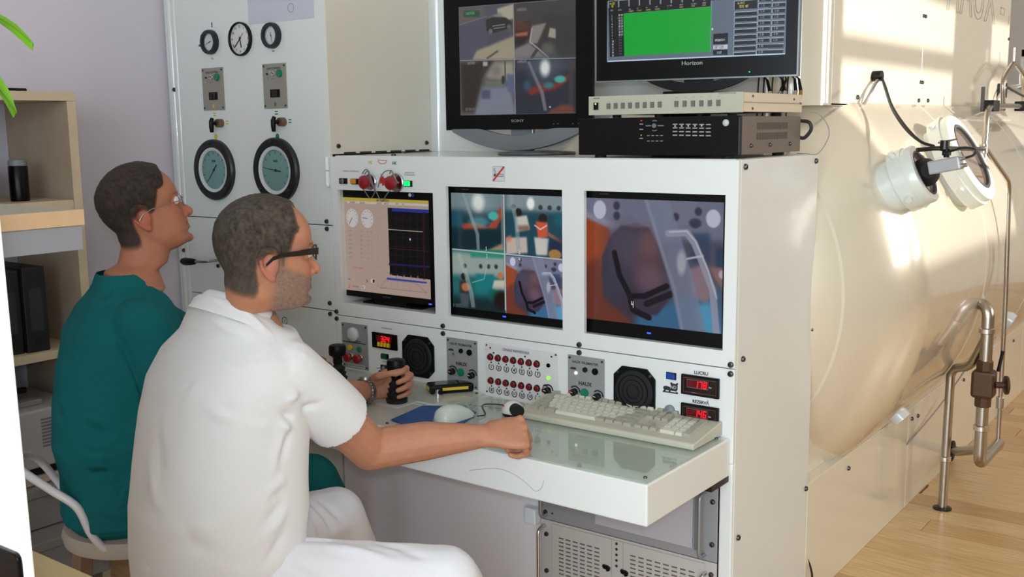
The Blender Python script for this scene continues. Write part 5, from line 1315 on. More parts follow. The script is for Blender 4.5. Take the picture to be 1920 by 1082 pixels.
# ------------------------------------------------------------------ pressure chamber
ch = thing('pressure_chamber', 'long glossy cream steel pressure chamber with portholes beyond the console', 'chamber', (-0.5, 3.2, 0))
TX, TZ, TR = -0.535, 0.95, 0.77
prof = []
Y0, YL = 0.90, 0.54
for i in range(15):
    yy = 0.40 + (Y0 - 0.40) * i / 14
    prof.append((TR * math.sqrt(max(1e-4, 1 - ((Y0 - yy) / YL) ** 2)), yy))
prof += [(TR, yy) for yy in (1.2, 1.59, 2.5, 3.5, 4.6, 5.6)]
b = MB(); b.lathe([(r, yy) for r, yy in prof], (TX, 0, TZ), (0, 1, 0), 128); b.build('tank_shell', tank_paint, ch, smooth=60)
weld_m = mat('weld_paint', (212, 200, 178), 0.6)
def weld(yy, w=0.007, h=0.0014):
    r = TR * math.sqrt(max(0, 1 - (max(0, Y0 - yy) / YL) ** 2))
    b = MB(); r2 = TR * math.sqrt(max(0, 1 - (max(0, Y0 - yy - w) / YL) ** 2))
    b.lathe([(r - 0.004, yy - 0.001), (r + h, yy + w * 0.25), (r2 + h, yy + w * 0.75), (r2 - 0.004, yy + w + 0.001)], (TX, 0, TZ), (0, 1, 0), 128, cap=False); b.build('weld_seam', weld_m, ch, smooth=60)
for yy in (0.565, 1.60, 2.55, 4.2): weld(yy)
skirt_m = mat('skirt_paint', (232, 224, 206), 0.16, coat=0.5, coatr=0.06)
for a, b_ in ((0.537, 1.562), (1.566, 2.60), (2.604, 3.64), (3.644, 5.6)):
    MB().box(-0.014, -0.0015, a, b_, 0.0, 0.389).build('skirt_panel', skirt_m, ch, smooth=0, bevel=0.0015)
    MB().box(-0.040, -0.0015, a, b_, 0.389, 0.392).build('skirt_ledge', skirt_m, ch, smooth=0, bevel=0.001)
MB().box(-0.06, -0.036, 0.537, 0.80, 0.392, 0.70).build('head_apron', chamber_paint, ch, smooth=0, bevel=0.002)
for yy, z in [(0.895, 0.343), (1.606, 0.344), (1.685, 0.337), (2.385, 0.338), (2.65, 0.34), (3.4, 0.34)]: side_bolt(ch, yy, z, x=-0.0015)
# upper housing: sheet-steel panels, the front corner rounded
HX = -0.03
def housing(a, c, z0=1.520, z1=2.62):
    MB().box(HX - 0.012, HX, a, c, z0, z1).build('housing_panel', chamber_paint, ch, smooth=0, bevel=0.0015)
for a, c in ((0.70, 1.6225), (1.6255, 3.03)): housing(a, c)
b = MB(); r = 0.11; outer = []; inner = []
for i in range(13):
    t_ = PI / 2 * i / 12
    outer.append((HX - r + r * math.cos(t_), 0.70 - r * math.sin(t_) + 0.0)); inner.append((HX - r + (r - 0.012) * math.cos(t_), 0.70 - (r - 0.012) * math.sin(t_)))
pl_ = [(x, yy) for x, yy in outer] + [(-0.24, 0.59), (-0.24, 0.602)] + [(x, yy) for x, yy in inner[::-1]]
b.prism(pl_, (0, 0, 1.520), Xa, Ya, (0, 0, 1.10)); b.build('corner_panel', chamber_paint, ch, smooth=40)
MB().box(-0.24, HX, 0.66, 3.03, 1.520, 1.526).build('housing_floor', chamber_paint, ch, smooth=0)
MB().box(HX - 0.4, HX - 0.012, 3.018, 3.03, 1.526, 2.62).build('housing_end', chamber_paint, ch, smooth=0)
for yy, z in [(0.928, 1.547), (1.597, 1.546), (1.716, 1.547)]: side_bolt(ch, yy, z, x=HX)
for z in (1.849, 1.612):
    for yy in (1.612, 1.637): side_bolt(ch, yy, z, x=HX, sc=0.9)
for yy, z in [(3.01, 1.849), (3.01, 1.60), (2.93, 1.547)]: side_bolt(ch, yy, z, x=HX, sc=0.9)
# outlined lettering on the housing, read along +y
cu = bpy.data.curves.new('t', 'FONT'); cu.body = 'HAUX - STARMED'; cu.size = 0.30; cu.resolution_u = 4; cu.align_y = 'BOTTOM_BASELINE'
o = bpy.data.objects.new('t', cu); C.objects.link(o); bpy.context.view_layer.update()
me = bpy.data.meshes.new_from_object(o.evaluated_get(bpy.context.evaluated_depsgraph_get()))
bpy.data.objects.remove(o); bpy.data.curves.remove(cu)
bm = bmesh.new(); bm.from_mesh(me); bmesh.ops.remove_doubles(bm, verts=bm.verts, dist=1e-5)
b = MB()
for e in bm.edges:
    if len(e.link_faces) == 1:
        p0, p1 = e.verts[0].co, e.verts[1].co
        Q = [Vector((HX + 0.0006, 1.90 + p.x * 0.98, 1.898 + p.y)) for p in (p0, p1)]
        d = (Q[1] - Q[0]); n = Vector((0, -d.z, d.y)).normalized() * 0.0022; d = d.normalized() * 0.001
        if max(Q[0].y, Q[1].y) < 3.01:
            q = [Q[0] - n - d, Q[1] - n + d, Q[1] + n + d, Q[0] + n - d]; b.loft([q, [p + Vector((0.0004, 0, 0)) for p in q]])
bm.free(); bpy.data.meshes.remove(me)
b.build('outline_lettering', mat('outline_print', (178, 174, 158), 0.5), ch, smooth=0)
# portholes
port_paint = mat('porthole_paint', (222, 226, 220), 0.25, coat=0.4)
port_glass = mat('porthole_glass', (120, 104, 92), 0.08, coat=1.0, coatr=0.02)
rubber = mat('gasket', (70, 70, 72), 0.5)
def porthole(yy, deg, rout, rglass, r_face, label):
    a = math.radians(deg); d = Vector((math.cos(a), 0, math.sin(a))); base = Vector((TX, yy, TZ)) + d * 0.66
    L = r_face - 0.66
    b = MB(); b.lathe([(rout * 0.86, 0), (rout * 0.86, L - 0.075), (rout, L - 0.072), (rout * 1.0, L - 0.03), (rout * 0.965, L - 0.03), (rout * 0.965, L - 0.006), (rout * 0.93, L), (rglass * 1.08, L + 0.001), (rglass * 1.03, L - 0.006)], base, d, 64, cap=False)
    p = b.build('porthole', port_paint, ch, smooth=40, label=label)
    b = MB(); b.lathe([(rglass * 1.09, L - 0.001), (rglass * 1.05, L + 0.003), (rglass * 0.98, L + 0.001), (rglass * 0.97, L - 0.008)], base, d, 48, cap=False); b.build('gasket', rubber, p)
    b = MB(); b.lathe([(rglass * 1.02, L - 0.016), (rglass * 1.02, L - 0.008), (0.001, L - 0.008)], base, d, 48); b.build('pane', port_glass, p)
    u = Vector((0, 1, 0)); w = d.cross(u)
    for k in range(4):
        t_ = math.radians(35 + 90 * k); c_ = base + d * (L - 0.05) + (u * math.cos(t_) + w * math.sin(t_)) * rout * 1.0
        n = (u * math.cos(t_) + w * math.sin(t_))
        MB().cyl(c_, c_ + n * 0.014, 0.010).build('clamp_lug', port_paint, p)
    return base + d * L, d
fS, dS = porthole(0.800, 26, 0.094, 0.066, 0.843, 'smaller porthole, partly covered by the camera')
fB, dB = porthole(1.365, 28, 0.165, 0.112, 0.856, 'larger porthole with pale rim')
# small clear sight glass and boxes on the shell, low
for yy, z in ((1.30, 0.435), (2.42, 0.62)):
    rr = TR; x = TX + math.sqrt(rr * rr - (z - TZ) ** 2)
    nrm = Vector((x - TX, 0, z - TZ)).normalized()
    b = MB(); b.cyl(Vector((x, yy, z)) - nrm * 0.01, Vector((x, yy, z)) + nrm * 0.022, 0.038, 0.034); b.build('sight_glass', mat('sight_glass', (214, 220, 222), 0.15, coat=0.5), ch)
# bracket bar, cable loop and pipes along the top of the tank
b = MB(); b.tube(round_path([(0.16, 1.80, 1.30), (0.155, 1.84, 1.50), (0.12, 2.05, 1.528), (0.07, 2.95, 1.535)], 0.05), 0.011, 12); tp = b.build('sampling_tube', steel, ch)
for q in ((0.115, 2.08, 1.528), (0.075, 2.86, 1.534)): MB().box(q[0] - 0.022, q[0] + 0.022, q[1] - 0.05, q[1] + 0.05, q[2] - 0.022, q[2] + 0.022).build('tube_clamp', black_plastic, tp, smooth=0, bevel=0.004)
MB().box(0.10, 0.112, 1.97, 1.982, 1.505, 1.60).build('clamp_post', dark_metal, tp, smooth=0)
b = MB(); b.tube(round_path([(0.03, 2.70, 1.515), (0.03, 2.66, 1.65), (0.03, 2.87, 1.735), (0.03, 3.10, 1.685), (0.03, 3.14, 1.53)], 0.05), 0.011, 12); b.build('conduit_loop', steel, ch)
MB().cyl((0.028, 2.87, 1.735), (0.028, 2.87, 1.80), 0.005).build('conduit_hanger', steel, ch)
MB().box(-0.03, 0.01, 2.845, 2.862, 1.575, 1.64).build('cable_entry', cable_black, ch, smooth=0)
b = MB(); b.tube(smooth_path([(0.006, 2.853, 1.625), (0.03, 2.95, 1.60), (0.06, 3.2, 1.56), (0.09, 3.5, 1.50)], 6), 0.006, 8); b.build('black_conduit', cable_black, ch)
b = MB(); b.tube(smooth_path([(0.006, 2.853, 1.625), (-0.01, 2.79, 1.58), (-0.012, 2.76, 1.53)], 6), 0.005, 8); b.build('grey_conduit', cable_grey, ch)

# pipework
vp = thing('standing_pipe', 'stainless pipe standing on the floor beside the chamber, joined to a brown valve pipe', 'pipe', (0.13, 1.60, 0))
b = MB(); b.tube(round_path([(0.120, 1.635, 0.0), (0.125, 1.635, 0.555), (0.20, 1.60, 0.572), (0.258, 1.55, 0.70)], 0.05, 8), 0.0165, 16); b.build('bent_pipe', steel, vp)
b = MB(); b.lathe([(0.034, 0), (0.034, 0.005), (0.019, 0.009)], (0.120, 1.635, 0.0), n=24); b.build('floor_flange', dark_metal, vp)
def clamp(parent, c, r, ax=(0, 0, 1)):
    c = Vector(c); a = Vector(ax); b = MB(); b.lathe([(r, -0.011), (r * 1.28, -0.008), (r * 1.28, 0.008), (r, 0.011)], c, a, 20); k = b.build('pipe_clamp', bright_steel, parent)
    u, w = frame(a); MB().cyl(c + u * r * 1.1 - w * 0.012, c + u * r * 2.0 - w * 0.012, 0.004).build('clamp_bolt', dark_metal, k)
clamp(vp, (0.121, 1.635, 0.20), 0.0165)
v2 = thing('valve_pipe', 'stainless pipe with dark brown valve body hanging from the chamber side', 'pipe', (0.26, 1.55, 0.24))
b = MB(); b.tube(round_path([(0.17, 1.62, 0.815), (0.262, 1.55, 0.815), (0.26, 1.55, 0.225), (0.262, 1.85, 0.232)], 0.045, 9), 0.0215, 18); b.build('bent_pipe', steel, v2)
b = MB(); b.tube(round_path([(0.262, 1.85, 0.232), (0.25, 1.90, 0.20), (0.05, 2.17, 0.075), (-0.004, 2.24, 0.048)], 0.04, 8), 0.0205, 16); b.build('branch_pipe', steel, v2)
b = MB(); b.lathe([(0.045, 0), (0.045, 0.008), (0.024, 0.012)], (-0.0015, 2.24, 0.050), (1, 0, 0), 24); b.build('wall_flange', black_plastic, v2)
for z in (0.725, 0.365): clamp(v2, (0.26, 1.55, z), 0.0215)
brown = mat('valve_bronze', (88, 66, 48), 0.45, metal=0.6, bump=0.3, bscale=120)
b = MB(); b.box(0.222, 0.298, 1.512, 1.588, 0.480, 0.580); vb = b.build('valve_body', brown, v2, smooth=0, bevel=0.012)
for z0, z1 in ((0.445, 0.482), (0.578, 0.615)): MB().cyl((0.26, 1.55, z0), (0.26, 1.55, z1), 0.029, n=8).build('union_nut', brown, vb, smooth=0, bevel=0.002)
b = MB(); b.lathe([(0.012, 0), (0.012, 0.03), (0.034, 0.034), (0.034, 0.042), (0.008, 0.046)], (0.298, 1.55, 0.53), (0.85, 0.45, 0), 20); b.build('hand_wheel', brown, vb)
b = MB(); b.tube([(0.30, 1.575, 0.575), (0.31, 1.585, 0.65)], 0.006, 8); b.build('valve_lever', black_plastic, vb)
# porthole seat where the pipe leaves the tank
b = MB(); b.lathe([(0.055, 0.0), (0.055, 0.012), (0.04, 0.014)], (TX + 0.74, 1.62, 0.80), Vector((0.95, 0, -0.2)), 28); b.build('flange_pad', mat('pad_white', (222, 226, 226), 0.3), ch)
b = MB(); b.tube(smooth_path([(0.0, 1.55, 0.255), (0.02, 1.80, 0.31), (0.04, 1.98, 0.37), (0.10, 2.10, 0.50), (0.16, 2.2, 0.58)], 8), 0.0035, 6); tag(b.build('thin_cable', cable_grey), 'thin grey cable hanging along the chamber skirt behind the pipes', 'cable')

# surveillance camera on its arm, looking into the small porthole
sc_ = thing('surveillance_camera', 'small grey camera with black hood aimed into the smaller porthole', 'camera', (0.30, 0.75, 1.34))
p0 = fS + dS * 0.004; p1 = Vector((0.252, 0.745, 1.335)); p2 = Vector((0.338, 0.740, 1.353))
ax = (p2 - p1).normalized()
b = MB(); b.lathe([(0.043, 0.0), (0.034, 0.018), (0.028, 0.030), (0.024, 0.034)], p0 - dS * 0.002, (p1 + ax * 0.012 - p0), 28); b.build('lens_hood', black_matt, sc_)
u, w = frame(ax)
q = [(-0.021, -0.019), (0.021, -0.019), (0.021, 0.019), (-0.021, 0.019)]
up = Vector((0, 0, 1)); sd = ax.cross(up).normalized(); up = sd.cross(ax)
b = MB(); b.loft([[p + sd * i + up * j for i, j in q] for p in (p1, p2)]); b.build('camera_body', mat('camera_grey', (172, 172, 174), 0.4, metal=0.3), sc_, smooth=0, bevel=0.004)
for dx in (-0.010, 0.010):
    b = MB(); b.cyl(p2 + up * dx, p2 + up * dx + ax * 0.014, 0.006); b.build('connector', bright_steel, sc_)
arm0, arm1 = Vector((0.262, 0.735, 1.392)), Vector((0.284, 1.27, 1.378))
MB().box(0.286, 0.306, 0.73, 0.755, 1.372, 1.384).build('mount_foot', black_plastic, sc_, smooth=0, bevel=0.002)
MB().cyl((0.296, 0.742, 1.366), (0.296, 0.742, 1.392), 0.008).build('mount_post', black_plastic, sc_)
b = MB(); b.tube([Vector((0.225, 0.70, 1.388)), arm0, Vector((0.30, 0.742, 1.392)), arm1], 0.0065, 10); b.build('arm', dark_metal, sc_)
MB().cyl((0.29, 0.742, 1.39), (0.29, 0.742, 1.415), 0.013).build('wing_nut', dark_metal, sc_)
b = MB(); b.tube([(0.275, 0.73, 1.408), (0.318, 0.76, 1.418)], 0.003, 6); b.build('wing', steel, sc_)
b = MB(); b.tube(smooth_path([p2 + up * 0.010 + ax * 0.012, p2 + ax * 0.035 + up * 0.014, p2 + ax * 0.042 + up * 0.028, p2 + ax * 0.01 + up * 0.040, Vector((0.30, 0.745, 1.384)), Vector((0.25, 0.74, 1.398))], 6), 0.0035, 8); b.build('short_lead', cable_black, sc_)
# rod that carries the arm
rod = thing('support_rod', 'thin bent steel rod rising beside the chamber to the camera arm', 'rod', (0.262, 1.82, 0.25))
b = MB(); b.tube(round_path([(0.262, 1.84, 0.25), (0.262, 1.82, 0.80), (0.258, 1.78, 1.245), (0.284, 1.27, 1.378), (0.284, 1.22, 1.382)], 0.05, 6), 0.0085, 12); b.build('bent_rod', steel, rod)
b = MB(); b.cyl((0.262, 1.83, 0.375), (0.262, 1.83, 0.42), 0.015, n=8); b.build('rod_union', steel, rod, smooth=0, bevel=0.002)
MB().cyl((0.284, 1.24, 1.366), (0.284, 1.24, 1.394), 0.013).build('rod_joint', steel, rod)
b = MB(); b.tube([(0.004, 0.545, 0.152), (0.006, 0.556, 0.128), (0.008, 0.568, 0.10), (0.012, 0.585, 0.02), (0.03, 0.60, 0.004)], [0.0006, 0.003, 0.0035, 0.0035, 0.0035], 8); tag(b.build('floor_cable', cable_black), 'black cable end poking up at the foot of the console side', 'cable')
# cable from the housing down to the camera
cc = thing('camera_cable', 'pair of black cables drooping from the housing to the camera', 'cable', (0.0, 0.99, 1.6))
MB().cyl((HX, 1.075, 1.617), (HX + 0.03, 1.072, 1.617), 0.017).build('cable_gland', black_plastic, cc)
for k, dz in enumerate((0, 0.006)):
    b = MB(); b.tube(smooth_path([(HX + 0.03, 1.070 + 0.004 * k, 1.612), (0.035, 1.00, 1.58 - dz), (0.09, 0.90, 1.515 - dz), (0.155, 0.82, 1.455 - dz), (0.215, 0.765, 1.412), (0.26, 0.745, 1.398)], 8), 0.0042, 8); b.build('lead', cable_black, cc)
b = MB(); b.tube(smooth_path([(HX + 0.02, 1.072, 1.606), (HX + 0.022, 1.03, 1.59), (HX + 0.016, 0.985, 1.545), (HX + 0.004, 0.975, 1.522)], 8), 0.0055, 8); b.build('grey_lead', cable_grey, cc)

# ------------------------------------------------------------------ left side: bookcase, counter, white board, small desk
bk = thing('bookcase', 'birch bookcase against the left wall behind the man in teal', 'bookcase', (-2.1, -1.2, 0))
BX0, BX1, BY0, BY1 = -2.305, -1.93, -1.75, -0.60
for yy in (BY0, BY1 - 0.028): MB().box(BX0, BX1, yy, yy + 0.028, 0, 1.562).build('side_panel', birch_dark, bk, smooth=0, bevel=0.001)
for yy in (BY0, BY1 - 0.028): MB().box(BX1, BX1 + 0.002, yy, yy + 0.028, 0, 1.562).build('front_edge', birch, bk, smooth=0)
MB().box(BX0, BX1 + 0.002, BY0, BY1, 1.5625, 1.590).build('top_board', birch, bk, smooth=0, bevel=0.001)
for z in (0.07, 0.395, 0.775, 1.235): MB().box(BX0, BX1, BY0 + 0.029, BY1 - 0.029, z, z + 0.026).build('shelf', birch, bk, smooth=0, bevel=0.001)
MB().box(BX0, BX0 + 0.006, BY0 + 0.029, BY1 - 0.029, 0.10, 1.56).build('back_board', mat('bookcase_back', (206, 204, 220), 0.8), bk, smooth=0)
binder_m = mat('binder_black', (22, 22, 28), 0.5); binder_b = mat('binder_blue', (28, 28, 44), 0.5)
bl = [('black ring binder on the middle shelf, nearest the front edge of the bookcase end', 'x')]
def binder(x0, x1, y0, y1, z0, z1, label, m=binder_m, rz=0.0, grp='black binders in the bookcase'):
    t = thing('ring_binder', label, 'binder', ((x0 + x1) / 2, (y0 + y1) / 2, z0), rz, grp)
    w, d, h = (x1 - x0) / 2, (y1 - y0) / 2, z1 - z0
    MB().box(-w, w, -d, d, 0, h).build('cover', m, t, world=False, smooth=0, bevel=0.003)
    MB().box(w, w + 0.0008, -d * 0.55, d * 0.55, h * 0.25, h * 0.75).build('spine_label', mat('spine_label', (44, 44, 50), 0.6), t, world=False, smooth=0)
    MB().lathe([(0.010, 0), (0.010, 0.0012), (0.006, 0.0012)], (w, 0, h * 0.12), (1, 0, 0), 14, cap=False).build('finger_ring', dark_metal, t, world=False)
for k, (ya, yb, h, lb) in enumerate([(-0.80, -0.728, 0.262, 'black ring binder on the middle shelf, rightmost of the three'), (-0.876, -0.804, 0.256, 'black ring binder on the middle shelf, second from the right end'), (-0.952, -0.880, 0.250, 'black ring binder on the middle shelf, third from the right end')]):
    binder(-2.22, -1.955 - 0.012 * k, ya, yb, 0.801, 0.801 + h, lb)
t = thing('desk_speaker', 'black slanted box standing at the left end of the three middle-shelf binders', 'speaker', (-2.06, -1.02, 0.801))
b = MB(); b.loft([[(-0.09, -0.05, 0), (0.09, -0.05, 0), (0.09, 0.05, 0), (-0.09, 0.05, 0)], [(-0.07, -0.045, 0.13), (0.05, -0.045, 0.13), (0.05, 0.045, 0.13), (-0.07, 0.045, 0.13)]]); b.build('body', black_matt, t, world=False, smooth=0, bevel=0.006)
t = thing('flask', 'black cylinder with grey cap on the upper shelf of the bookcase', 'flask', (-2.03, -0.745, 1.261))
b = MB(); b.lathe([(0.027, 0), (0.028, 0.01), (0.028, 0.105), (0.026, 0.108)], n=28); b.build('body', black_gloss, t, world=False)
b = MB(); b.lathe([(0.027, 0.108), (0.027, 0.12), (0.024, 0.125), (0.001, 0.125)], n=28); b.build('cap', grey_plastic, t, world=False)
binder(-2.20, -1.99, -0.905, -0.85, 1.261, 1.385, 'dark blue-black binder on the upper shelf beside the capped cylinder', binder_b)
# pale machine with a grille, on the lower shelf; grey cases below it
pr = thing('office_printer', 'pale box printer with a vent grille on the lower bookcase shelf', 'printer', (-2.05, -1.0, 0.421))
pm = mat('printer_pale', (178, 174, 172), 0.5)
MB().box(-2.24, -1.915, -1.35, -0.668, 0.45, 0.632).build('case', pm, pr, smooth=0, bevel=0.006)
MB().box(-2.22, -1.94, -1.30, -0.70, 0.4215, 0.45).build('dark_base', black_matt, pr, smooth=0)
b = MB()
for i in range(9): b.box(-1.9155, -1.9135, -0.80, -0.688, 0.512 + i * 0.0105, 0.5175 + i * 0.0105)
v_ = b.build('vent_slots', mat('vent_shade', (116, 114, 114), 0.8), pr, smooth=0); v_['kind'] = 'stuff'
MB().box(-2.20, -1.97, -1.28, -0.76, 0.632, 0.650).build('output_tray', mat('tray_grey', (140, 136, 136), 0.6), pr, smooth=0, bevel=0.004)
t = thing('telephone_set', 'small pale telephone with black handset lying on top of the printer', 'telephone', (-2.06, -0.92, 0.650))
b = MB(); b.loft([[(-0.07, -0.09, 0), (0.08, -0.09, 0), (0.08, 0.09, 0), (-0.07, 0.09, 0)], [(-0.065, -0.085, 0.055), (0.075, -0.085, 0.02), (0.075, 0.085, 0.02), (-0.065, 0.085, 0.055)]]); b.build('base', mat('phone_pale', (176, 172, 176), 0.5), t, world=False, smooth=0, bevel=0.006)
b = MB(); b.tube(smooth_path([(0.02, -0.05, 0.05), (0.045, 0.0, 0.042), (0.06, 0.07, 0.036), (0.07, 0.12, 0.032)]), 0.010, 10); b.build('handset', black_plastic, t, world=False)
b = MB(); b.tube(smooth_path([(-2.10, -0.80, 0.655), (-2.14, -0.78, 0.70), (-2.15, -0.77, 0.775)]), 0.005, 8); b.build('cord', cable_grey, t)
for i, (z0, z1, y1, xx, lb) in enumerate([(0.265, 0.392, -0.66, -1.90, 'upper grey storage case under the printer shelf'), (0.10, 0.262, -0.655, -1.80, 'lower grey storage case standing on the bottom shelf')]):
    t = thing('storage_case', lb, 'case', (-2.05, -0.95, z0))
    m = mat('case_grey', (146, 140, 136), 0.6)
    MB().box(-2.26, xx, -1.45, y1 - 0.02, z0, z1 - 0.03).build('body', m, t, smooth=0, bevel=0.004)
    MB().box(-2.26, xx + 0.006, -1.455, y1 - 0.015, z1 - 0.029, z1).build('lid', m, t, smooth=0, bevel=0.004)
b = MB(); b.box(-2.16, -2.02, -0.80, -0.70, 1.590, 1.602); tag(b.build('small_black_box', black_plastic, smooth=0, bevel=0.003), 'flat black box on top of the bookcase under the plant leaves', 'box')

ct = thing('counter_unit', 'counter with beech edge and grey fascia in the left foreground', 'counter', (-1.2, -1.8, 0))
KX, KY = -0.668, -1.352
top_m = mat('counter_top', (176, 176, 156), 0.4)
MB().box(-1.45, KX - 0.0015, -2.2, KY, 1.299, 1.3275).build('counter_top', top_m, ct, smooth=0, bevel=0.001)
MB().box(KX - 0.0015, KX, -2.2, KY, 1.299, 1.3275).build('beech_edge', beech, ct, smooth=0, bevel=0.0005)
MB().box(-1.45, KX - 0.002, KY, KY + 0.0015, 1.299, 1.3275).build('beech_edge', beech, ct, smooth=0)
MB().box(KX - 0.02, KX - 0.003, -2.2, KY - 0.004, 1.254, 1.2985).build('fascia', grey_lam, ct, smooth=0, bevel=0.001)
MB().box(-1.45, KX - 0.021, KY - 0.022, KY - 0.004, 1.254, 1.2985).build('fascia', grey_lam, ct, smooth=0)
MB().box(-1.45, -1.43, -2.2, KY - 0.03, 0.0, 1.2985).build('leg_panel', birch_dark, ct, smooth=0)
wb_ = thing('white_partition', 'bright white upright panel at the left edge of the foreground', 'panel', mtx=Matrix.Translation((-0.0585, -1.815, 0.90)) @ Matrix.Rotation(math.radians(-1.1), 4, 'Y'))
MB().box(-0.62, 0.006, -0.012, 0.0, -0.9, 0.65).build('board', mat('partition_white', (244, 244, 246), 0.4), wb_, world=False, smooth=0, bevel=0.002)
gp = MB(); poly = []
for cx_, cz_, a0 in ((-0.0065, 0.071, 0), (-0.085, 0.071, 90), (-0.085, -0.02, 180), (-0.0065, -0.02, 270)):
    for k in range(6):
        a = math.radians(a0 + 18 * k); poly.append((cx_ + 0.010 * math.cos(a), cz_ + 0.010 * math.sin(a)))
gp.prism(poly, (0, -0.0122, 0), Xa, Za, (0, -0.006, 0)); gp.build('black_grip_plate', black_gloss, wb_, world=False, smooth=0, bevel=0.0015)
sd_ = thing('side_desk', 'pale wooden desk top in the lower left foreground', 'desk', (-0.55, -1.75, 0))
MB().box(-0.95, 0.02, -1.78, -1.593, 0.772, 0.80).build('desk_top', mat('desk_wood', (196, 178, 134), 0.45, var=0.06, vscale=10), sd_, smooth=0, bevel=0.002)
for x in (-0.92, -0.03): MB().box(x - 0.02, x + 0.02, -1.76, -1.62, 0.0, 0.772).build('leg', birch_dark, sd_, smooth=0)
# potted plant on the counter, its leaves reaching into the picture
pt = thing('potted_plant', 'green leafy potted plant on the counter, leaves at the upper left corner', 'plant', (-1.02, -1.70, 1.3275))
b = MB(); b.lathe([(0.055, 0), (0.075, 0.11), (0.082, 0.115), (0.082, 0.13), (0.07, 0.13), (0.066, 0.10), (0.001, 0.10)], n=28); b.build('pot', mat('pot_terracotta', (150, 96, 66), 0.7), pt, world=False)
leaf_m = mat('leaf_green', (112, 170, 34), 0.4, var=0.25, vscale=9); stem_m = mat('stem_green', (96, 120, 50), 0.6)
LEAVES = [((-1.02, -1.70, 1.45), (-0.80, -1.548, 1.668), (-0.623, -1.450, 1.624), 0.024), ((-1.02, -1.70, 1.44), (-0.78, -1.548, 1.600), (-0.638, -1.484, 1.512), 0.024),
          ((-1.02, -1.70, 1.45), (-1.12, -1.60, 1.68), (-1.10, -1.42, 1.60), 0.034), ((-1.02, -1.70, 1.45), (-1.2, -1.78, 1.68), (-1.38, -1.74, 1.58), 0.034), ((-1.02, -1.70, 1.45), (-0.95, -1.86, 1.70), (-0.88, -2.0, 1.62), 0.034), ((-1.02, -1.70, 1.45), (-1.14, -1.85, 1.74), (-1.26, -1.98, 1.70), 0.034)]
for a, m_, tip, wdt in LEAVES:
    a, m_, tip = Vector(a), Vector(m_), Vector(tip)
    st = smooth_path([a, (a + m_) / 2 + Vector((0, 0, 0.03)), m_], 5)
    MB().tube(st, 0.004, 6).build('stem', stem_m, pt)
    d = (tip - m_); sdv = d.cross(Vector((0, 0, 1))).normalized(); upv = sdv.cross(d).normalized()
    rows = []
    for i in range(11):
        t_ = i / 10; w_ = wdt * (math.sin(PI * min(1, t_ * 0.92 + 0.06)) ** 0.75) * (1 - 0.35 * t_)
        c_ = m_ + d * t_ + upv * (0.03 * math.sin(PI * t_)) - Vector((0, 0, 0.02 * t_ * t_))
        rows.append([c_ + sdv * (w_ * k) + upv * (0.010 * abs(k) + 0.003 * math.sin(9 * t_) * abs(k)) for k in (-1, -0.5, 0, 0.5, 1)])
    vs = [p for r in rows for p in r]; n0 = len(vs); vs += [p - upv * 0.0012 for p in vs]
    fs = []
    for i in range(10):
        for k in range(4):
            q = (i * 5 + k, i * 5 + k + 1, (i + 1) * 5 + k + 1, (i + 1) * 5 + k); fs.append(q); fs.append(tuple(n0 + j for j in q[::-1]))
    mesh_obj('leaf', vs, fs, leaf_m, pt, smooth=60)
# ------------------------------------------------------------------ people
def capsule(b, p0, p1, r0, r1, n=14):
    p0, p1 = Vector(p0), Vector(p1); d = (p1 - p0).normalized(); u, w = frame(d); rings = []
    def ring(c, r): rings.append([c + (u * math.cos(2 * PI * k / n) + w * math.sin(2 * PI * k / n)) * r for k in range(n)])
    for i in range(5): t = PI / 2 * (1 - i / 5); ring(p0 - d * r0 * math.sin(t), max(r0 * math.cos(t), 1e-4))
    ring(p0, r0); ring(p1, r1)
    for i in range(1, 6): t = PI / 2 * i / 5; ring(p1 + d * r1 * math.sin(t), max(r1 * math.cos(t), 1e-4))
    b.loft(rings)
def limb(b, pts, rs):
    for i in range(len(pts) - 1): capsule(b, pts[i], pts[i + 1], rs[i], rs[i + 1])
def ell_rings(rows, n=80):
    """rows: (centre, lateral unit, lateral radius, depth unit, depth radius)"""
    out = []
    for c, u, a, w, d in rows:
        c = Vector(c); out.append([c + u * a * math.copysign(abs(math.cos(2 * PI * k / n)) ** 0.85, math.cos(2 * PI * k / n)) + w * d * math.copysign(abs(math.sin(2 * PI * k / n)) ** 0.85, math.sin(2 * PI * k / n)) for k in range(n)])
    return out
def fused(b, voxel, smooth_it=6, fac=0.5):
    """voxel union of overlapping closed pieces -> numpy verts, list of faces"""
    me = bpy.data.meshes.new('blob'); me.from_pydata([tuple(v) for v in b.v], [], b.f); me.update()
    o = bpy.data.objects.new('blob', me); C.objects.link(o)
    r = o.modifiers.new('r', 'REMESH'); r.mode = 'VOXEL'; r.voxel_size = voxel; r.adaptivity = 0
    if smooth_it:
        s = o.modifiers.new('s', 'SMOOTH'); s.iterations = smooth_it; s.factor = fac
    ev = o.evaluated_get(bpy.context.evaluated_depsgraph_get()); m2 = ev.to_mesh()
    V = np.empty(len(m2.vertices) * 3); m2.vertices.foreach_get('co', V); V = V.reshape(-1, 3)
    N = np.empty(len(m2.vertices) * 3); m2.vertices.foreach_get('normal', N); N = N.reshape(-1, 3)
    F = [tuple(p.vertices) for p in m2.polygons]
    ev.to_mesh_clear(); bpy.data.objects.remove(o); bpy.data.meshes.remove(me)
    return V, N, F
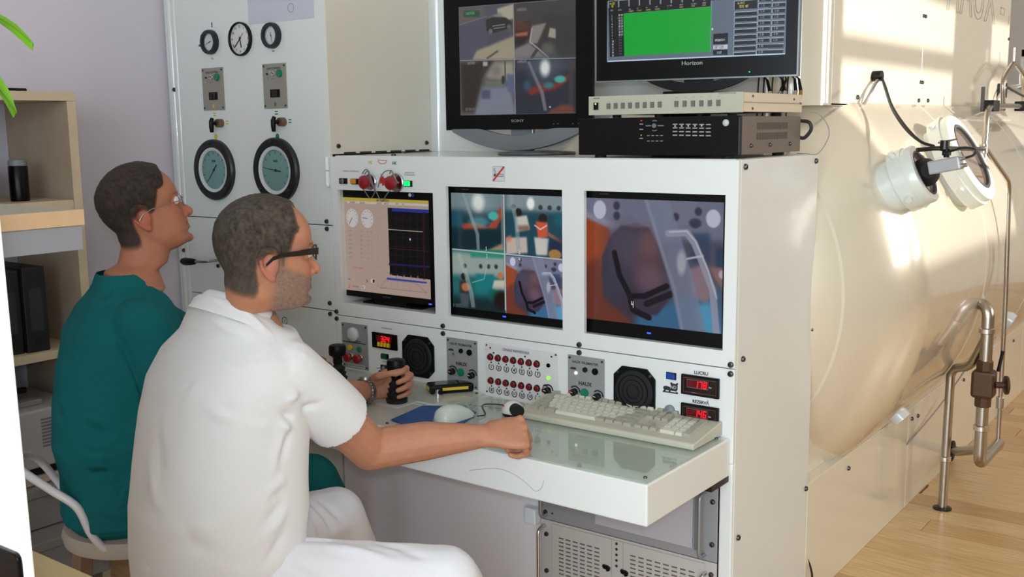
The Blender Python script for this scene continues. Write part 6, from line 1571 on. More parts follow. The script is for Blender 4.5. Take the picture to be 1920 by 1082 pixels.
def np_mesh(name, V, F, m, parent, color=None, smooth=True, label=None):
    inv = np.array(WM[parent].inverted())
    Vl = V @ inv[:3, :3].T + inv[:3, 3]
    me = bpy.data.meshes.new(name); me.from_pydata(Vl.tolist(), [], F)
    me.materials.append(m); me.polygons.foreach_set('use_smooth', [smooth] * len(me.polygons))
    if color is not None:
        at = me.color_attributes.new('Col', 'FLOAT_COLOR', 'POINT')
        at.data.foreach_set('color', np.concatenate([color, np.ones((len(color), 1))], 1).astype(np.float32).ravel())
    me.update()
    o = bpy.data.objects.new(name, me); C.objects.link(o); o.parent = parent; WM[o] = WM[parent].copy()
    if label: o['label'] = label
    return o
def ss(x, a, b):
    t = np.clip((x - a) / (b - a), 0, 1); return t * t * (3 - 2 * t)
def vnoise(V, sc, seed=0):
    """cheap smooth value noise for arrays of points"""
    P = V * sc + seed * 17.31; I = np.floor(P).astype(int); f = P - I; f = f * f * (3 - 2 * f); out = 0
    def h(i, j, k):
        n = (i * 374761393 + j * 668265263 + k * 2147483647 + seed * 974711) & 0x7fffffff
        n = ((n ^ (n >> 13)) * 1274126177) & 0x7fffffff
        return ((n ^ (n >> 16)) & 0xffff) / 65535.0
    for a in (0, 1):
        for c in (0, 1):
            for e in (0, 1):
                out = out + h(I[:, 0] + a, I[:, 1] + c, I[:, 2] + e) * (f[:, 0] if a else 1 - f[:, 0]) * (f[:, 1] if c else 1 - f[:, 1]) * (f[:, 2] if e else 1 - f[:, 2])
    return out * 2 - 1

HZ = [-.120, -.112, -.100, -.085, -.074, -.066, -.058, -.045, -.030, -.010, .006, .020, .040, .065, .085, .100, .111, .118, .121]
HF = [.060, .086, .095, .089, .0965, .0925, .0975, .0935, .0945, .0905, .0895, .0975, .0985, .0920, .0790, .0620, .0420, .0220, .004]
HB = [.000, -.012, -.020, -.030, -.042, -.054, -.062, -.073, -.084, -.094, -.099, -.101, -.101, -.095, -.082, -.066, -.046, -.026, -.010]
HW = [.026, .043, .050, .0560, .0590, .0610, .0630, .0660, .0685, .0710, .0720, .0735, .0755, .0735, .0660, .0550, .0390, .0210, .005]
def head_blobs(b, M, k=1.0, jowl=0.0):
    n = 56; rings = []
    for z in np.concatenate([np.linspace(-.120, .118, 60), [.1205]]):
        f = np.interp(z, HZ, HF); bk = np.interp(z, HZ, HB); w = np.interp(z, HZ, HW) + jowl * math.exp(-((z + .085) / .03) ** 2)
        cx = (f + bk) / 2 - 0.012; ring = []
        for i in range(n):
            a = 2 * PI * i / n; c, s = math.cos(a), math.sin(a)
            ax = (f - cx) if c > 0 else (cx - bk)
            e = 0.82 if c > 0 else 0.92
            x = cx + ax * math.copysign(abs(c) ** e, c); y = w * math.copysign(abs(s) ** 0.88, s)
            if c > 0:                                         # eye sockets, cheeks
                for sy in (-1, 1):
                    x -= 0.010 * math.exp(-((y - sy * .032) / .015) ** 2 - ((z - .004) / .011) ** 2)
                    x += 0.004 * math.exp(-((y - sy * .036) / .014) ** 2 - ((z + .030) / .014) ** 2)
            ring.append(M @ (Vector((x, y, z)) * k))
        rings.append(ring)
    b.loft(rings)
    T = lambda *p: M @ (Vector(p) * k)
    for q in range(8):                                        # nose: overlapping beads down the ridge
        t = q / 7; b.sphere(T(.088 + .0225 * t ** 1.15 - .004 * (1 - t), 0, .004 - .039 * t), (.0075 + .0045 * t) * k, (1, 1, 1), 14, 9)
    b.sphere(T(.1105, 0, -.0375), .0120 * k, (1, 1, 1), 14, 9)
    for sy in (-1, 1):
        b.sphere(T(.0985, sy * .0125, -.040), .0092 * k, (1, 1, 1), 12, 8)          # wings
        b.sphere(T(.0800, sy * .032, .004), .0128 * k, (1, 1, 1), 14, 10)           # eyes under lids
        b.sphere(T(.0900, sy * .026, .021), .0090 * k, (1, 1, 1), 10, 8)            # brow
        # ear: rim, plate and lobe
        rim = [(.004, .072, .004), (-.004, .080, .022), (-.018, .086, .028), (-.032, .088, .020), (-.035, .086, .000), (-.024, .081, -.020), (-.012, .076, -.034), (-.004, .073, -.034)]
        pts = smooth_path([T(x, sy * y, z - .010) for x, y, z in rim], 5)
        b.tube(pts, .0050 * k, 8)
        R3 = M.to_3x3() @ Matrix.Rotation(sy * 0.30, 3, 'Z')
        b.sphere(T(-.012, sy * .0735, -.012), .022 * k, (0.95, 0.42, 1.35), 16, 12, R3)
        b.sphere(T(-.006, sy * .074, -.042), .0095 * k, (0.8, 0.6, 1.1), 10, 8, R3)
    for z, r in ((-.0745, .0095), (-.0585, .0088)):            # lips
        b.tube([T(.084, -.022, z - .001), T(.0925, -.010, z), T(.0945, 0, z), T(.0925, .010, z), T(.084, .022, z - .001)], [r * .5 * k, r * k * .8, r * k * .85, r * k * .8, r * .5 * k], 10)
    b.sphere(T(.083, 0, -.103), .0165 * k, (1, 1.25, .8), 14, 10)

def hand_blobs(b, M, side=1, curl=(0.5, 0.6, 0.4), spread=0.0, thumb=((.6, .75, -.2), (.9, .35, -.25)), k=1.0, nails=None):
    """local frame: x along the hand from the wrist, z out of the back, thumb on +y*side"""
    T = lambda v: M @ (Vector(v) * k)
    n = 20; rings = []
    for x, w, h, oy in ((-.012, .026, .0190, 0), (.012, .029, .0185, .001), (.035, .037, .0170, .002), (.060, .0425, .0150, .001), (.082, .0430, .0130, 0), (.094, .0400, .0100, 0)):
        rings.append([T((x, side * oy + w * math.copysign(abs(math.cos(2 * PI * i / n)) ** .8, math.cos(2 * PI * i / n)), h * math.sin(2 * PI * i / n))) for i in range(n)])
    b.loft(rings)
    b.sphere(T((.032, side * .024, -.010)), .019 * k, (1.4, .9, .85), 14, 10, M.to_3x3())
    for i, (y, L) in enumerate(((.0315, (.044, .026, .021)), (.0105, (.048, .030, .023)), (-.0105, (.045, .028, .022)), (-.0315, (.036, .021, .019)))):
        p = Vector((.088 - .004 * abs(i - 1), side * y, .002)); a = 0.0; r = (.0098, .0090, .0084, .0074) if i < 3 else (.0086, .0080, .0074, .0066)
        b.sphere(T(p + Vector((0, 0, .002))), r[0] * 1.12 * k, (1, 1, 1), 12, 8)
        yaw = side * spread * (1.5 - i)
        for j in range(3):
            a += curl[j] if not isinstance(curl[0], (tuple, list)) else curl[i][j]
            d = Vector((math.cos(a) * math.cos(yaw), math.cos(a) * math.sin(yaw), -math.sin(a)))
            q = p + d * L[j]; capsule(b, T(p), T(q), r[j] * k, r[j + 1] * k, 12); p = q
    p = Vector((.022, side * .030, -.006)); rr = (.0130, .0110, .0092)
    for j, (d, L) in enumerate(zip((thumb[0], thumb[0] if len(thumb) < 3 else thumb[1], thumb[-1]), (.040, .032, .027))):
        d = Vector((d[0], side * d[1], d[2])).normalized(); q = p + d * L
        capsule(b, T(p), T(q), rr[j] * k, (rr[j + 1] if j < 2 else .0080) * k, 12); p = q

def basis(x, z):
    x = Vector(x).normalized(); z = Vector(z); z = (z - x * z.dot(x)).normalized(); y = z.cross(x)
    return x, y, z
def mtx(o, x, z):
    x, y, z = basis(x, z)
    return Matrix(((x.x, y.x, z.x, o[0]), (x.y, y.y, z.y, o[1]), (x.z, y.z, z.z, o[2]), (0, 0, 0, 1)))

def head_local(V, Mh, k):
    inv = np.array(Mh.inverted()); return (V @ inv[:3, :3].T + inv[:3, 3]) / k
def skin_colors(V, Mh, k, base, red, hairc, hairline, beard, greyness):
    q = head_local(V, Mh, k); x, y, z = q.T; near = (np.abs(z) < .16) & (np.abs(x) < .16) & (np.abs(y) < .12)
    c = np.tile(np.array(lin(base)), (len(V), 1))
    n = vnoise(V, 55, 1) * 0.05 + vnoise(V, 160, 2) * 0.04
    c = c * (1 + n)[:, None]
    def mix(mask, col): nonlocal c; c = c * (1 - mask[:, None]) + np.array(lin(col)) * mask[:, None]
    g = lambda px, pz, s, py=None: np.exp(-((x - px) / s) ** 2 - ((z - pz) / s) ** 2) * near
    ear = ((np.abs(y) > .0745) & near & (np.abs(x + .012) < .034) & (np.abs(z + .012) < .05)).astype(float); mix(ear * .5, red)
    mix(np.exp(-((x - .105) / .02) ** 2 - ((z + .036) / .018) ** 2 - (y / .022) ** 2) * .5, red)
    mix(np.exp(-((x - .085) / .025) ** 2 - ((z + .03) / .02) ** 2 - ((np.abs(y) - .036) / .022) ** 2) * .35 * near, red)
    mix((np.exp(-((x - .095) / .012) ** 2 - ((z + .0665) / .008) ** 2) * (np.abs(y) < .024) * near) * .7, (150, 86, 78))
    mix(np.exp(-((x - .090) / .010) ** 2 - ((z - .0225) / .0035) ** 2 - ((np.abs(y) - .030) / .015) ** 4) * .8 * near, hairc)
    mix(np.exp(-((x - .088) / .010) ** 2 - ((z - .003) / .0035) ** 2 - ((np.abs(y) - .032) / .010) ** 4) * .7 * near, (60, 44, 40))
    if beard > 0:
        m = ss(-z - .018 - .42 * np.clip(x - .02, -.02, .08), -.006, .012) * ss(x, -.016, .014) * (z > -.135) * near
        m = np.maximum(m, ss(x, -.008, .006) * (1 - ss(x, .016, .034)) * (z < .02) * (z > -.06) * (np.abs(y) > .045) * near * .8)
        m *= 1 - np.exp(-((z + .066) / .007) ** 2) * (np.abs(y) < .020) * (x > .085)
        m *= np.clip(0.86 + 0.22 * vnoise(V, 420, 5) + .12 * vnoise(V, 120, 6), 0, 1)
        grey = np.clip(.38 + .30 * vnoise(V, 300, 9) + greyness, 0, 1)[:, None]
        bc = np.array(lin((70, 58, 52))) * (1 - grey) + np.array(lin((150, 142, 136))) * grey
        mm = (m * beard)[:, None]; c = c * (1 - mm) + bc * mm
    hm = hairline(x, y, z) * near
    mix(ss(hm, .05, .7) * .55, hairc)
    return np.clip(c, 0, 1), hm
def hair_shell(V, N, F, hm, Mh, k, thick, parent, m, colA, colB, seed, skin_c):
    hm = hm + .10 * vnoise(V, 500, seed + 7)
    sel = hm > 0.22
    keep = [f for f in F if all(sel[i] for i in f)]
    ids = sorted({i for f in keep for i in f}); mp = {i: j for j, i in enumerate(ids)}; ids = np.array(ids)
    P, Nn = V[ids], N[ids]
    q = head_local(P, Mh, k)
    strand = vnoise(q * np.array([1, 1, .35]), 260, seed) * .6 + vnoise(q * np.array([.4, 1, 1]), 420, seed + 1) * .4
    clump = vnoise(q, 45, seed + 2)
    t = thick * k * ss(hm[ids], .22, .95) * (.40 + .60 * ss(q[:, 2], -.03, .06)) * (1 + .10 * clump + .16 * strand)
    P2 = P + Nn * (t + 0.0004)[:, None]
    fs = [tuple(mp[i] for i in f) for f in keep]
    n0 = len(P2)
    g = np.clip(.42 + .60 * strand + .08 * clump, 0, 1)[:, None]
    side = ss(-q[:, 2], -.02, .07)[:, None]                      # greyer towards the nape and sides
    c = np.array(lin(colA)) * (1 - g) + np.array(lin(colB)) * g
    c = c * (1 - .45 * side) + np.array(lin(colB)) * .45 * side
    w_ = np.clip(ss(hm[ids], .22, .80), 0, 1)[:, None]
    c = skin_c[ids] * (1 - w_) + c * w_
    return np_mesh('hair', P2, fs, m, parent, c)

skin_m = mat('skin', (200, 150, 125), 0.5, attr='Col', bump=0.25, bscale=420, spec=0.35)
for m_ in (skin_m,):
    b_ = m_.node_tree.nodes['Principled BSDF']; b_.inputs['Subsurface Weight'].default_value = 0.12; b_.inputs['Subsurface Radius'].default_value = (0.9, 0.35, 0.2); b_.inputs['Subsurface Scale'].default_value = 0.006
hair_m = mat('short_hair', (60, 50, 44), 0.6, attr='Col', bump=0.9, bscale=900, spec=0.3)
polo_m = mat('polo_cotton', (230, 232, 237), 0.85, bump=0.35, bscale=900, spec=0.2)
trouser_m = mat('trouser_cotton', (232, 232, 240), 0.8, bump=0.2, bscale=700, spec=0.25)
scrub_m = mat('scrub_teal', (10, 98, 102), 0.8, bump=0.3, bscale=800, spec=0.2)
scrub_d = mat('scrub_teal_trim', (8, 86, 92), 0.8, spec=0.2)

def fold(V, N, lines):
    """soft creases: (p0, p1, width, amplitude) ridges (+) or grooves (-) along segments"""
    D = np.zeros(len(V))
    for p0, p1, w, a in lines:
        p0, p1 = np.array(p0), np.array(p1); d = p1 - p0; L = d @ d
        t = np.clip((V - p0) @ d / L, 0, 1); R = V - p0 - t[:, None] * d
        rn = (R * N).sum(1); dist = np.sqrt(np.maximum((R * R).sum(1) - rn * rn, 0))
        taper = np.sin(np.pi * np.clip(t, .04, .96)) ** .5
        D += a * np.exp(-(dist / w) ** 2) * taper * np.exp(-(rn / .09) ** 4)
    return V + N * (1.75 * D)[:, None]
def wrinkle(V, N, amp, stretch, sc, seed):
    n = vnoise(V * np.array(stretch), sc, seed); n2 = vnoise(V * np.array(stretch[::-1]), sc * 1.9, seed + 3)
    r = 1 - np.abs(n) * 2
    return V + N * (amp * (0.7 * r + .5 * n2))[:, None]

def build_person(name, label, P):
    root = thing(name, label, 'person', P['root'])
    Mh, k = P['Mh'], P['k']
    u = Vector(P['side']); fw = Vector(P['front'])
    # --- body: one continuous surface
    b = MB()
    head_blobs(b, Mh, k, P.get('jowl', 0))
    hd = lambda *p: Mh @ (Vector(p) * k)
    nb = Vector(P['neck'])
    b.loft(ell_rings([(hd(-.022, 0, -.030), u, .055, fw, .058), (hd(-.020, 0, -.085), u, .060, fw, .062), (hd(-.025, 0, -.125) * .6 + nb * .4, u, .061, fw, .062), (nb, u, .070, fw, .066), (nb + Vector((0, 0, -.05)), u, .11, fw, .08)], 28))
    rows = []
    for c, a, d in P['torso']: rows.append((c, u, a * .88, fw, d * .88))
    b.loft(ell_rings(rows))
    for A in P['arms']: limb(b, A['pts'], A['r'])
    for kw_ in P['hands']: hand_blobs(b, **kw_)
    for L in P['legs']: limb(b, L, (.072, .056, .050, .038, .036))
    V, N, F = fused(b, 0.0036, 5, .5)
    c, hm = skin_colors(V, Mh, k, P['skin'], P['red'], P['hairc'], P['hairline'], P['beard'], P.get('grey', 0))
    # a little hair on the forearms and a warmer tone on the hands
    np_mesh('body', V, F, skin_m, root, c)
    hair_shell(V, N, F, hm, Mh, k, P['thick'], root, hair_m, *P['haircols'], P['seed'], c)
    for sy in (-1, 1):
        e = MB(); e.sphere(hd(.0825, sy * .032, .004), .0122 * k, (1, 1, 1), 16, 12); ey = e.build('eye', mat('eye_white', (214, 208, 202), 0.2), root)
        e = MB(); cc = hd(.0825, sy * .032, .004); d = (hd(.1, sy * .033, .004) - cc).normalized(); e.cyl(cc + d * .0112 * k, cc + d * .0128 * k, .0052 * k, .0045 * k, 16); e.build('iris', mat('iris', (52, 40, 32), 0.2), ey)
    # --- trousers
    b = MB()
    for L in P['legs']: limb(b, L[:4], P['leg_r'])
    b.loft(ell_rings([(P['torso'][0][0] + Vector((0, 0, dz)), u, a, fw, d) for dz, a, d in P['pelvis']]))
    V, N, F = fused(b, 0.0065, 5, .5)
    V = wrinkle(V, N, P.get('twr', .0018), (1, 1, .6), 16, P['seed'] + 20)
    V = fold(V, N, P['leg_folds'])
    np_mesh('trousers', V, F, P['trouser_mat'], root)
    # --- shirt
    b = MB()
    b.loft(ell_rings([(r_[0], u, r_[1], r_[3] if len(r_) > 3 else fw, r_[2]) for r_ in P['shirt']]))
    for A in P['sleeves']:
        pts = [Vector(p) for p in A['pts']]
        capsule(b, pts[0], pts[0] + (pts[1] - pts[0]) * .02, A['r'][0], A['r'][0])
        rings = []; d0 = (pts[-1] - pts[-2]).normalized()
        for i, p in enumerate(pts):
            d = (pts[min(i + 1, len(pts) - 1)] - pts[max(i - 1, 0)]).normalized(); uu, ww = frame(d); r = A['r'][i]
            rings.append([p + (uu * math.cos(2 * PI * j / 24) + ww * math.sin(2 * PI * j / 24)) * r for j in range(24)])
        # hem turned inwards so that the sleeve reads as cloth round the arm
        rings.append([pts[-1] - d0 * .012 + (q - pts[-1]) * .80 for q in rings[-1]])
        b.loft(rings)
    V, N, F = fused(b, 0.0042, P.get('sm', 5), .5)
    V = wrinkle(V, N, P.get('swr', .0016), (.8, .8, .5), 13, P['seed'] + 40)
    V = fold(V, N, P['folds'])
    if 'cut' in P:
        out = P['cut'](V)
        F = [f for f in F if not all(out[i] for i in f)]
        lim = P['cut_z'](V); use = np.zeros(len(V), bool); use[[i for f in F for i in f]] = True
        mv = use & out; V[mv, 2] = np.where(V[mv, 2] - lim[mv] < .02, lim[mv], V[mv, 2])
    np_mesh('shirt', V, F, P['shirt_mat'], root)
    return root, hd, nb, u, fw

# ---- the man in white
W_face = Vector((0.40, 0.915, -0.03)).normalized()
W_Mh = mtx((-0.643, -0.959, 1.206), W_face, (0.03, 0.03, 1))
W_front = Vector((0.14, 0.99, 0)).normalized(); W_side = Vector((W_front.y, -W_front.x, 0))
tw = lambda *p: Vector(p)
W_T = [(tw(-.735, -1.065, .47), .172, .150), (tw(-.738, -1.050, .56), .180, .162), (tw(-.745, -1.035, .66), .182, .165), (tw(-.752, -1.018, .76), .184, .158), (tw(-.757, -1.000, .86), .190, .150), (tw(-.755, -.985, .93), .195, .140), (tw(-.748, -.972, .99), .180, .120), (tw(-.740, -.965, 1.035), .135, .095), (tw(-.730, -.960, 1.07), .088, .075)]
RS, RE, RW = Vector((-.606, -.950, .962)), Vector((-.612, -.695, .712)), Vector((-.425, -.498, .728))
LS, LE, LW = Vector((-.880, -.880, .970)), Vector((-1.010, -.565, .755)), Vector((-1.030, -.272, .704))
rh = mtx(RW, (.70, .71, .03), (.40, -.44, .80))
lh = mtx(LW, (.66, .68, .30), (-.62, .75, 0))
def W_hairline(x, y, z):
    top = ss(z + (x - .02) * -0.0, .0, .02)
    front = 1 - ss(x - (.046 + .018 * np.exp(-(y / .022) ** 2)) - np.clip(.085 - z, 0, 1) * .25 * (z > .05), -.020, .016)   # receding at the temples
    upper = ss(z, .010, .036) * front
    sidehair = (1 - ss(x, .008 + .35 * np.clip(z - .0, -.05, .06), .042 + .35 * np.clip(z, -.05, .06))) * ss(z, -.022, .010)
    back = (1 - ss(x, -.046, -.022)) * ss(z + .22 * np.abs(y) - .004, -.090, -.050)
    m = np.maximum(np.maximum(upper * ss(z, .036, .060), sidehair), back)
    burn = (1 - ss(np.abs(x - .012), .006, .014)) * ss(z, -.035, -.015) * (np.abs(y) > .05) * .6
    earzone = np.exp(-((x + .012) / .022) ** 2 - ((z + .014) / .030) ** 2) * (np.abs(y) > .06)
    return np.clip(np.maximum(m, burn) - earzone * 1.2, 0, 1)
W_cup = (W_front * .50 + Vector((0, 0, 1))).normalized(); W_ft = (W_front - W_cup * W_front.dot(W_cup)).normalized()
WP = dict(root=(-.74, -1.06, 0), Mh=W_Mh, k=1.0, side=W_side, front=W_front, neck=tw(-.722, -.972, 1.090), torso=W_T, jowl=.003,
    arms=[dict(pts=[RS, RE, (RE + RW) / 2 + Vector((-.006, .006, .002)), RW], r=(.058, .051, .047, .0285)), dict(pts=[LS, LE, (LE + LW) / 2, LW], r=(.058, .050, .044, .028))],
    hands=[dict(M=rh, side=1, curl=(1.25, 1.45, .9), thumb=((.80, .25, -.55), (.9, -.30, -.45), (.5, -.80, -.35)), k=1.14),
           dict(M=lh, side=-1, curl=((.85, 1.2, .8), (.9, 1.2, .8), (.95, 1.2, .8), (1.0, 1.2, .8)), thumb=((.45, .25, -.95), (.85, -.05, -.45), (.95, -.10, .08)), k=1.1)],
    legs=[[tw(-.655, -1.06, .505), tw(-.345, -.745, .470), tw(-.36, -.62, .30), tw(-.38, -.66, .10), tw(-.36, -.58, .06)], [tw(-.815, -1.01, .505), tw(-.805, -.640, .482), tw(-.80, -.56, .30), tw(-.80, -.60, .10), tw(-.79, -.50, .06)]],
    leg_r=(.100, .078, .072, .066), pelvis=[(-.055, .15, .13), (-.03, .178, .158), (.03, .184, .165), (.10, .178, .158), (.13, .17, .15)],
    leg_folds=[((-.60, -.99, .60), (-.52, -.90, .60), .010, -.006), ((-.50, -.93, .57), (-.40, -.86, .53), .012, .006), ((-.56, -1.03, .55), (-.46, -.97, .50), .012, -.006)] + [((-.84 + .02 * i, -.86 + .035 * i, .565), (-.74 + .018 * i, -.84 + .045 * i, .47), .009, -.006) for i in range(5)] + [((-.45, -.84, .57), (-.36, -.80, .52), .012, -.005), ((-.40, -.86, .50), (-.32, -.79, .44), .012, .005)],
    shirt=[(c, a * 1.06, d * 1.07) for c, a, d in W_T[:1]] + [(c, a * 1.05 + .006, d * 1.05 + .006) for c, a, d in W_T[1:-1]] + [(tw(-.727, -.972, 1.072), .102, .092, W_ft), (tw(-.722, -.976, 1.088), .080, .078, W_ft)],
    sleeves=[dict(pts=[RS, RS * .62 + RE * .38, RS * .38 + RE * .62], r=(.069, .074, .075)), dict(pts=[LS, LS * .6 + LE * .4, LS * .30 + LE * .70], r=(.076, .072, .064))],
    folds=[((-0.698, -1.097, 0.927), (-0.613, -1.042, 0.884), 0.01, -0.005), ((-0.687, -1.092, 0.915), (-0.616, -1.048, 0.864), 0.016, 0.005), ((-0.59, -0.998, 1.024), (-0.609, -1.023, 0.969), 0.004, -0.0014), ((-0.61, -1.022, 0.974), (-0.621, -1.047, 0.886), 0.004, -0.0014), ((-0.6, -1.029, 0.904), (-0.517, -0.976, 0.856), 0.011, -0.006), ((-0.604, -1.036, 0.881), (-0.529, -0.988, 0.839), 0.012, 0.006), ((-0.588, -1.019, 0.908), (-0.48, -0.936, 0.921), 0.01, 0.005), ((-0.634, -0.997, 0.873), (-0.525, -0.914, 0.88), 0.01, -0.005), ((-0.537, -0.993, 0.843), (-0.564, -1.026, 0.779), 0.012, -0.005), ((-0.556, -1.007, 0.846), (-0.576, -1.038, 0.764), 0.012, 0.005), ((-0.57, -1.017, 0.844), (-0.588, -1.049, 0.753), 0.004, -0.001), ((-0.588, -1.048, 0.756), (-0.597, -1.073, 0.661), 0.004, -0.001), ((-0.597, -1.072, 0.666), (-0.605, -1.093, 0.589), 0.004, -0.001), ((-0.631, -1.093, 0.688), (-0.548, -1.021, 0.742), 0.013, 0.007), ((-0.639, -1.105, 0.661), (-0.554, -1.031, 0.715), 0.012, -0.006), ((-0.68, -1.138, 0.645), (-0.589, -1.06, 0.694), 0.014, 0.006), ((-0.625, -1.103, 0.618), (-0.544, -1.027, 0.692), 0.012, -0.007), ((-0.633, -1.114, 0.589), (-0.533, -1.023, 0.67), 0.012, 0.007), ((-0.589, -1.085, 0.566), (-0.52, -1.021, 0.631), 0.012, -0.006), ((-0.764, -1.178, 0.767), (-0.702, -1.152, 0.656), 0.016, 0.004), ((-0.721, -1.163, 0.678), (-0.616, -1.101, 0.589), 0.016, -0.004), ((-0.763, -1.16, 0.855), (-0.718, -1.148, 0.745), 0.018, -0.003), ((-0.68, -1.051, 1.097), (-0.618, -1.013, 1.054), 0.008, -0.004), ((-0.667, -1.04, 1.102), (-0.592, -0.993, 1.057), 0.008, 0.004), ((-0.692, -1.064, 1.075), (-0.625, -1.023, 1.03), 0.01, 0.003), ((-0.69, -1.15, 0.623), (-0.739, -1.197, 0.569), 0.012, -0.004)],
    shirt_mat=polo_m, trouser_mat=trouser_m, skin=(186, 130, 102), red=(196, 112, 96), hairc=(58, 50, 46), hairline=W_hairline, beard=.85, grey=.05, thick=.0075, haircols=((34, 29, 27), (104, 94, 84)), seed=3)
wroot, whd, wnb, wu, wf = build_person('person', 'man in white polo shirt and black-armed glasses gripping a joystick', WP)
# polo collar: stand and fold
def collar(root, hd, c0, up, side, front, m, rows, gap=24):
    rings = []
    n = 44
    for rx, ry, h, off in rows:
        r_ = []
        for i in range(n + 1):
            a = math.radians(90 + gap + (360 - 2 * gap) * i / n)
            drop = .020 * max(0, math.sin(a)) ** 2
            r_.append(c0 + side * (rx * math.cos(a)) + front * (ry * math.sin(a) + off) + up * (h - drop))
        rings.append(r_)
    vs = [p for r in rings for p in r]; fs = []
    for i in range(len(rows) - 1):
        for j in range(n): fs.append((i * (n + 1) + j, i * (n + 1) + j + 1, (i + 1) * (n + 1) + j + 1, (i + 1) * (n + 1) + j))
    o = mesh_obj('collar', vs, fs, m, root, smooth=50)
    s_ = o.modifiers.new('solid', 'SOLIDIFY'); s_.thickness = .003; s_.offset = 1
    ssf = o.modifiers.new('sub', 'SUBSURF'); ssf.levels = 1; ssf.render_levels = 2
    return o
cup = (W_front * .50 + Vector((0, 0, 1))).normalized()
collar(wroot, whd, Vector((-.722, -.975, 1.072)), cup, W_side, (W_front - cup * W_front.dot(cup)).normalized(), polo_m, [(.078, .076, -.030, 0), (.072, .072, .006, .002), (.071, .071, .026, .002), (.076, .076, .031, .001), (.084, .083, .020, -.001), (.096, .094, -.006, -.003), (.105, .103, -.022, -.004)], gap=26)
# glasses with black arms
gm = mat('glasses_black', (18, 16, 16), 0.25, coat=0.4); lens_m = mat('lens', (230, 236, 238), 0.03, alpha=0.18, coat=1.0)
gl_ = MB(); g_ = None
for sy in (-1, 1):
    ring = [whd(.103 - .010 * abs(math.cos(t)) * (1 if math.cos(t) * sy > 0 else 0), sy * .031 + .0255 * math.cos(t), .004 + .0155 * math.sin(t)) for t in [2 * PI * i / 22 for i in range(22)]]
    gl_.tube(ring, .0019, 8, closed=True)
gl_.tube([whd(.105, -.006, .008), whd(.108, 0, .010), whd(.105, .006, .008)], .002, 8)
g_ = gl_.build('glasses', gm, wroot)
for sy in (-1, 1):
    q = [whd(.098, sy * .031 + .024 * math.cos(t), .004 + .014 * math.sin(t)) for t in [2 * PI * i / 22 for i in range(22)]]
    d = (whd(.1, 0, 0) - whd(.099, 0, 0)) * 1.2
    MB().loft([q, [p + d for p in q]]).build('lens', lens_m, g_)
    arm = [(.098, .0575, .010, .0075), (.075, .0685, .010, .0070), (.045, .0755, .008, .0055), (.012, .0800, .006, .0045), (-.008, .0825, .000, .0045), (-.024, .0840, -.014, .003)]
    rings = []
    for x, y, z, h in arm: rings.append([whd(x, sy * (y - .001), z - h), whd(x, sy * (y + .0016), z - h), whd(x, sy * (y + .0016), z + h), whd(x, sy * (y - .001), z + h)])
    MB().loft(rings).build('temple_arm', gm, g_, smooth=0, bevel=.0008)
# steel watch on the left wrist
wm_ = bright_steel; ax_ = (LW - (LE + LW) / 2).normalized(); wc = LW - ax_ * .024
ww = Vector((0, 0, 1)); ww = (ww - ax_ * ww.dot(ax_)).normalized(); uu = ww.cross(ax_)
wt = MB().loft([[wc + ax_ * dx + uu * (.0345 * k_) * math.cos(2 * PI * i / 32) + ww * (.0345 * k_) * math.sin(2 * PI * i / 32) for i in range(32)] for dx, k_ in ((-.009, .94), (-.009, 1.06), (.009, 1.06), (.009, .94))], cap=False, closed=True).build('wristwatch', mat('watch_steel', (170, 172, 168), 0.3, metal=0.8), wroot)
for i in range(26):
    t_ = 2 * PI * i / 26; rr = 1.10; cpt = wc + uu * .0345 * rr * math.cos(t_) + ww * .0345 * rr * math.sin(t_)
    MB().loft([[cpt + ax_ * dx + (uu * -math.sin(t_) + ww * math.cos(t_)) * e + (cpt - wc).normalized() * .0006 for dx, e in ((-.0085, -.003), (.0085, -.003), (.0085, .003), (-.0085, .003))], [cpt + ax_ * dx * .9 + (uu * -math.sin(t_) + ww * math.cos(t_)) * e * .9 + (cpt - wc).normalized() * .0018 for dx, e in ((-.0085, -.003), (.0085, -.003), (.0085, .003), (-.0085, .003))]]).build('bracelet_link', bpy.data.materials['watch_steel'], wt, smooth=0)
wd_ = wc + ww * .037
MB().cyl(wd_ - ww * .002, wd_ + ww * .006, .0165, .015, 24).build('watch_case', bpy.data.materials['watch_steel'], wt)

# ---- the man in teal
G_face = Vector((0.47, 0.86, 0.27)).normalized()
G_Mh = mtx((-1.310, -.800, 1.262), G_face, (-.18, -.30, 1))
G_front = Vector((0.40, 0.915, 0)).normalized(); G_side = Vector((G_front.y, -G_front.x, 0))
G_T = [(tw(-1.275, -.925, .52), .166, .145), (tw(-1.283, -.918, .60), .174, .156), (tw(-1.292, -.910, .68), .180, .162), (tw(-1.305, -.900, .78), .186, .156), (tw(-1.312, -.888, .88), .190, .146), (tw(-1.316, -.878, .96), .190, .132), (tw(-1.314, -.868, 1.02), .165, .108), (tw(-1.308, -.858, 1.06), .120, .088), (tw(-1.302, -.852, 1.09), .085, .075)]
GRS, GRE, GRW = tw(-1.158, -.928, .995), tw(-1.085, -.865, .735), tw(-1.15, -.66, .66)
GLS, GLE, GLW = tw(-1.435, -.78, 1.0), tw(-1.46, -.50, .78), tw(-1.398, -.215, .722)
g_rh = mtx(GRW, (.15, .9, -.25), (.2, .1, 1)); g_lh = mtx(GLW, (.20, .97, -.10), (.55, -.25, .80))
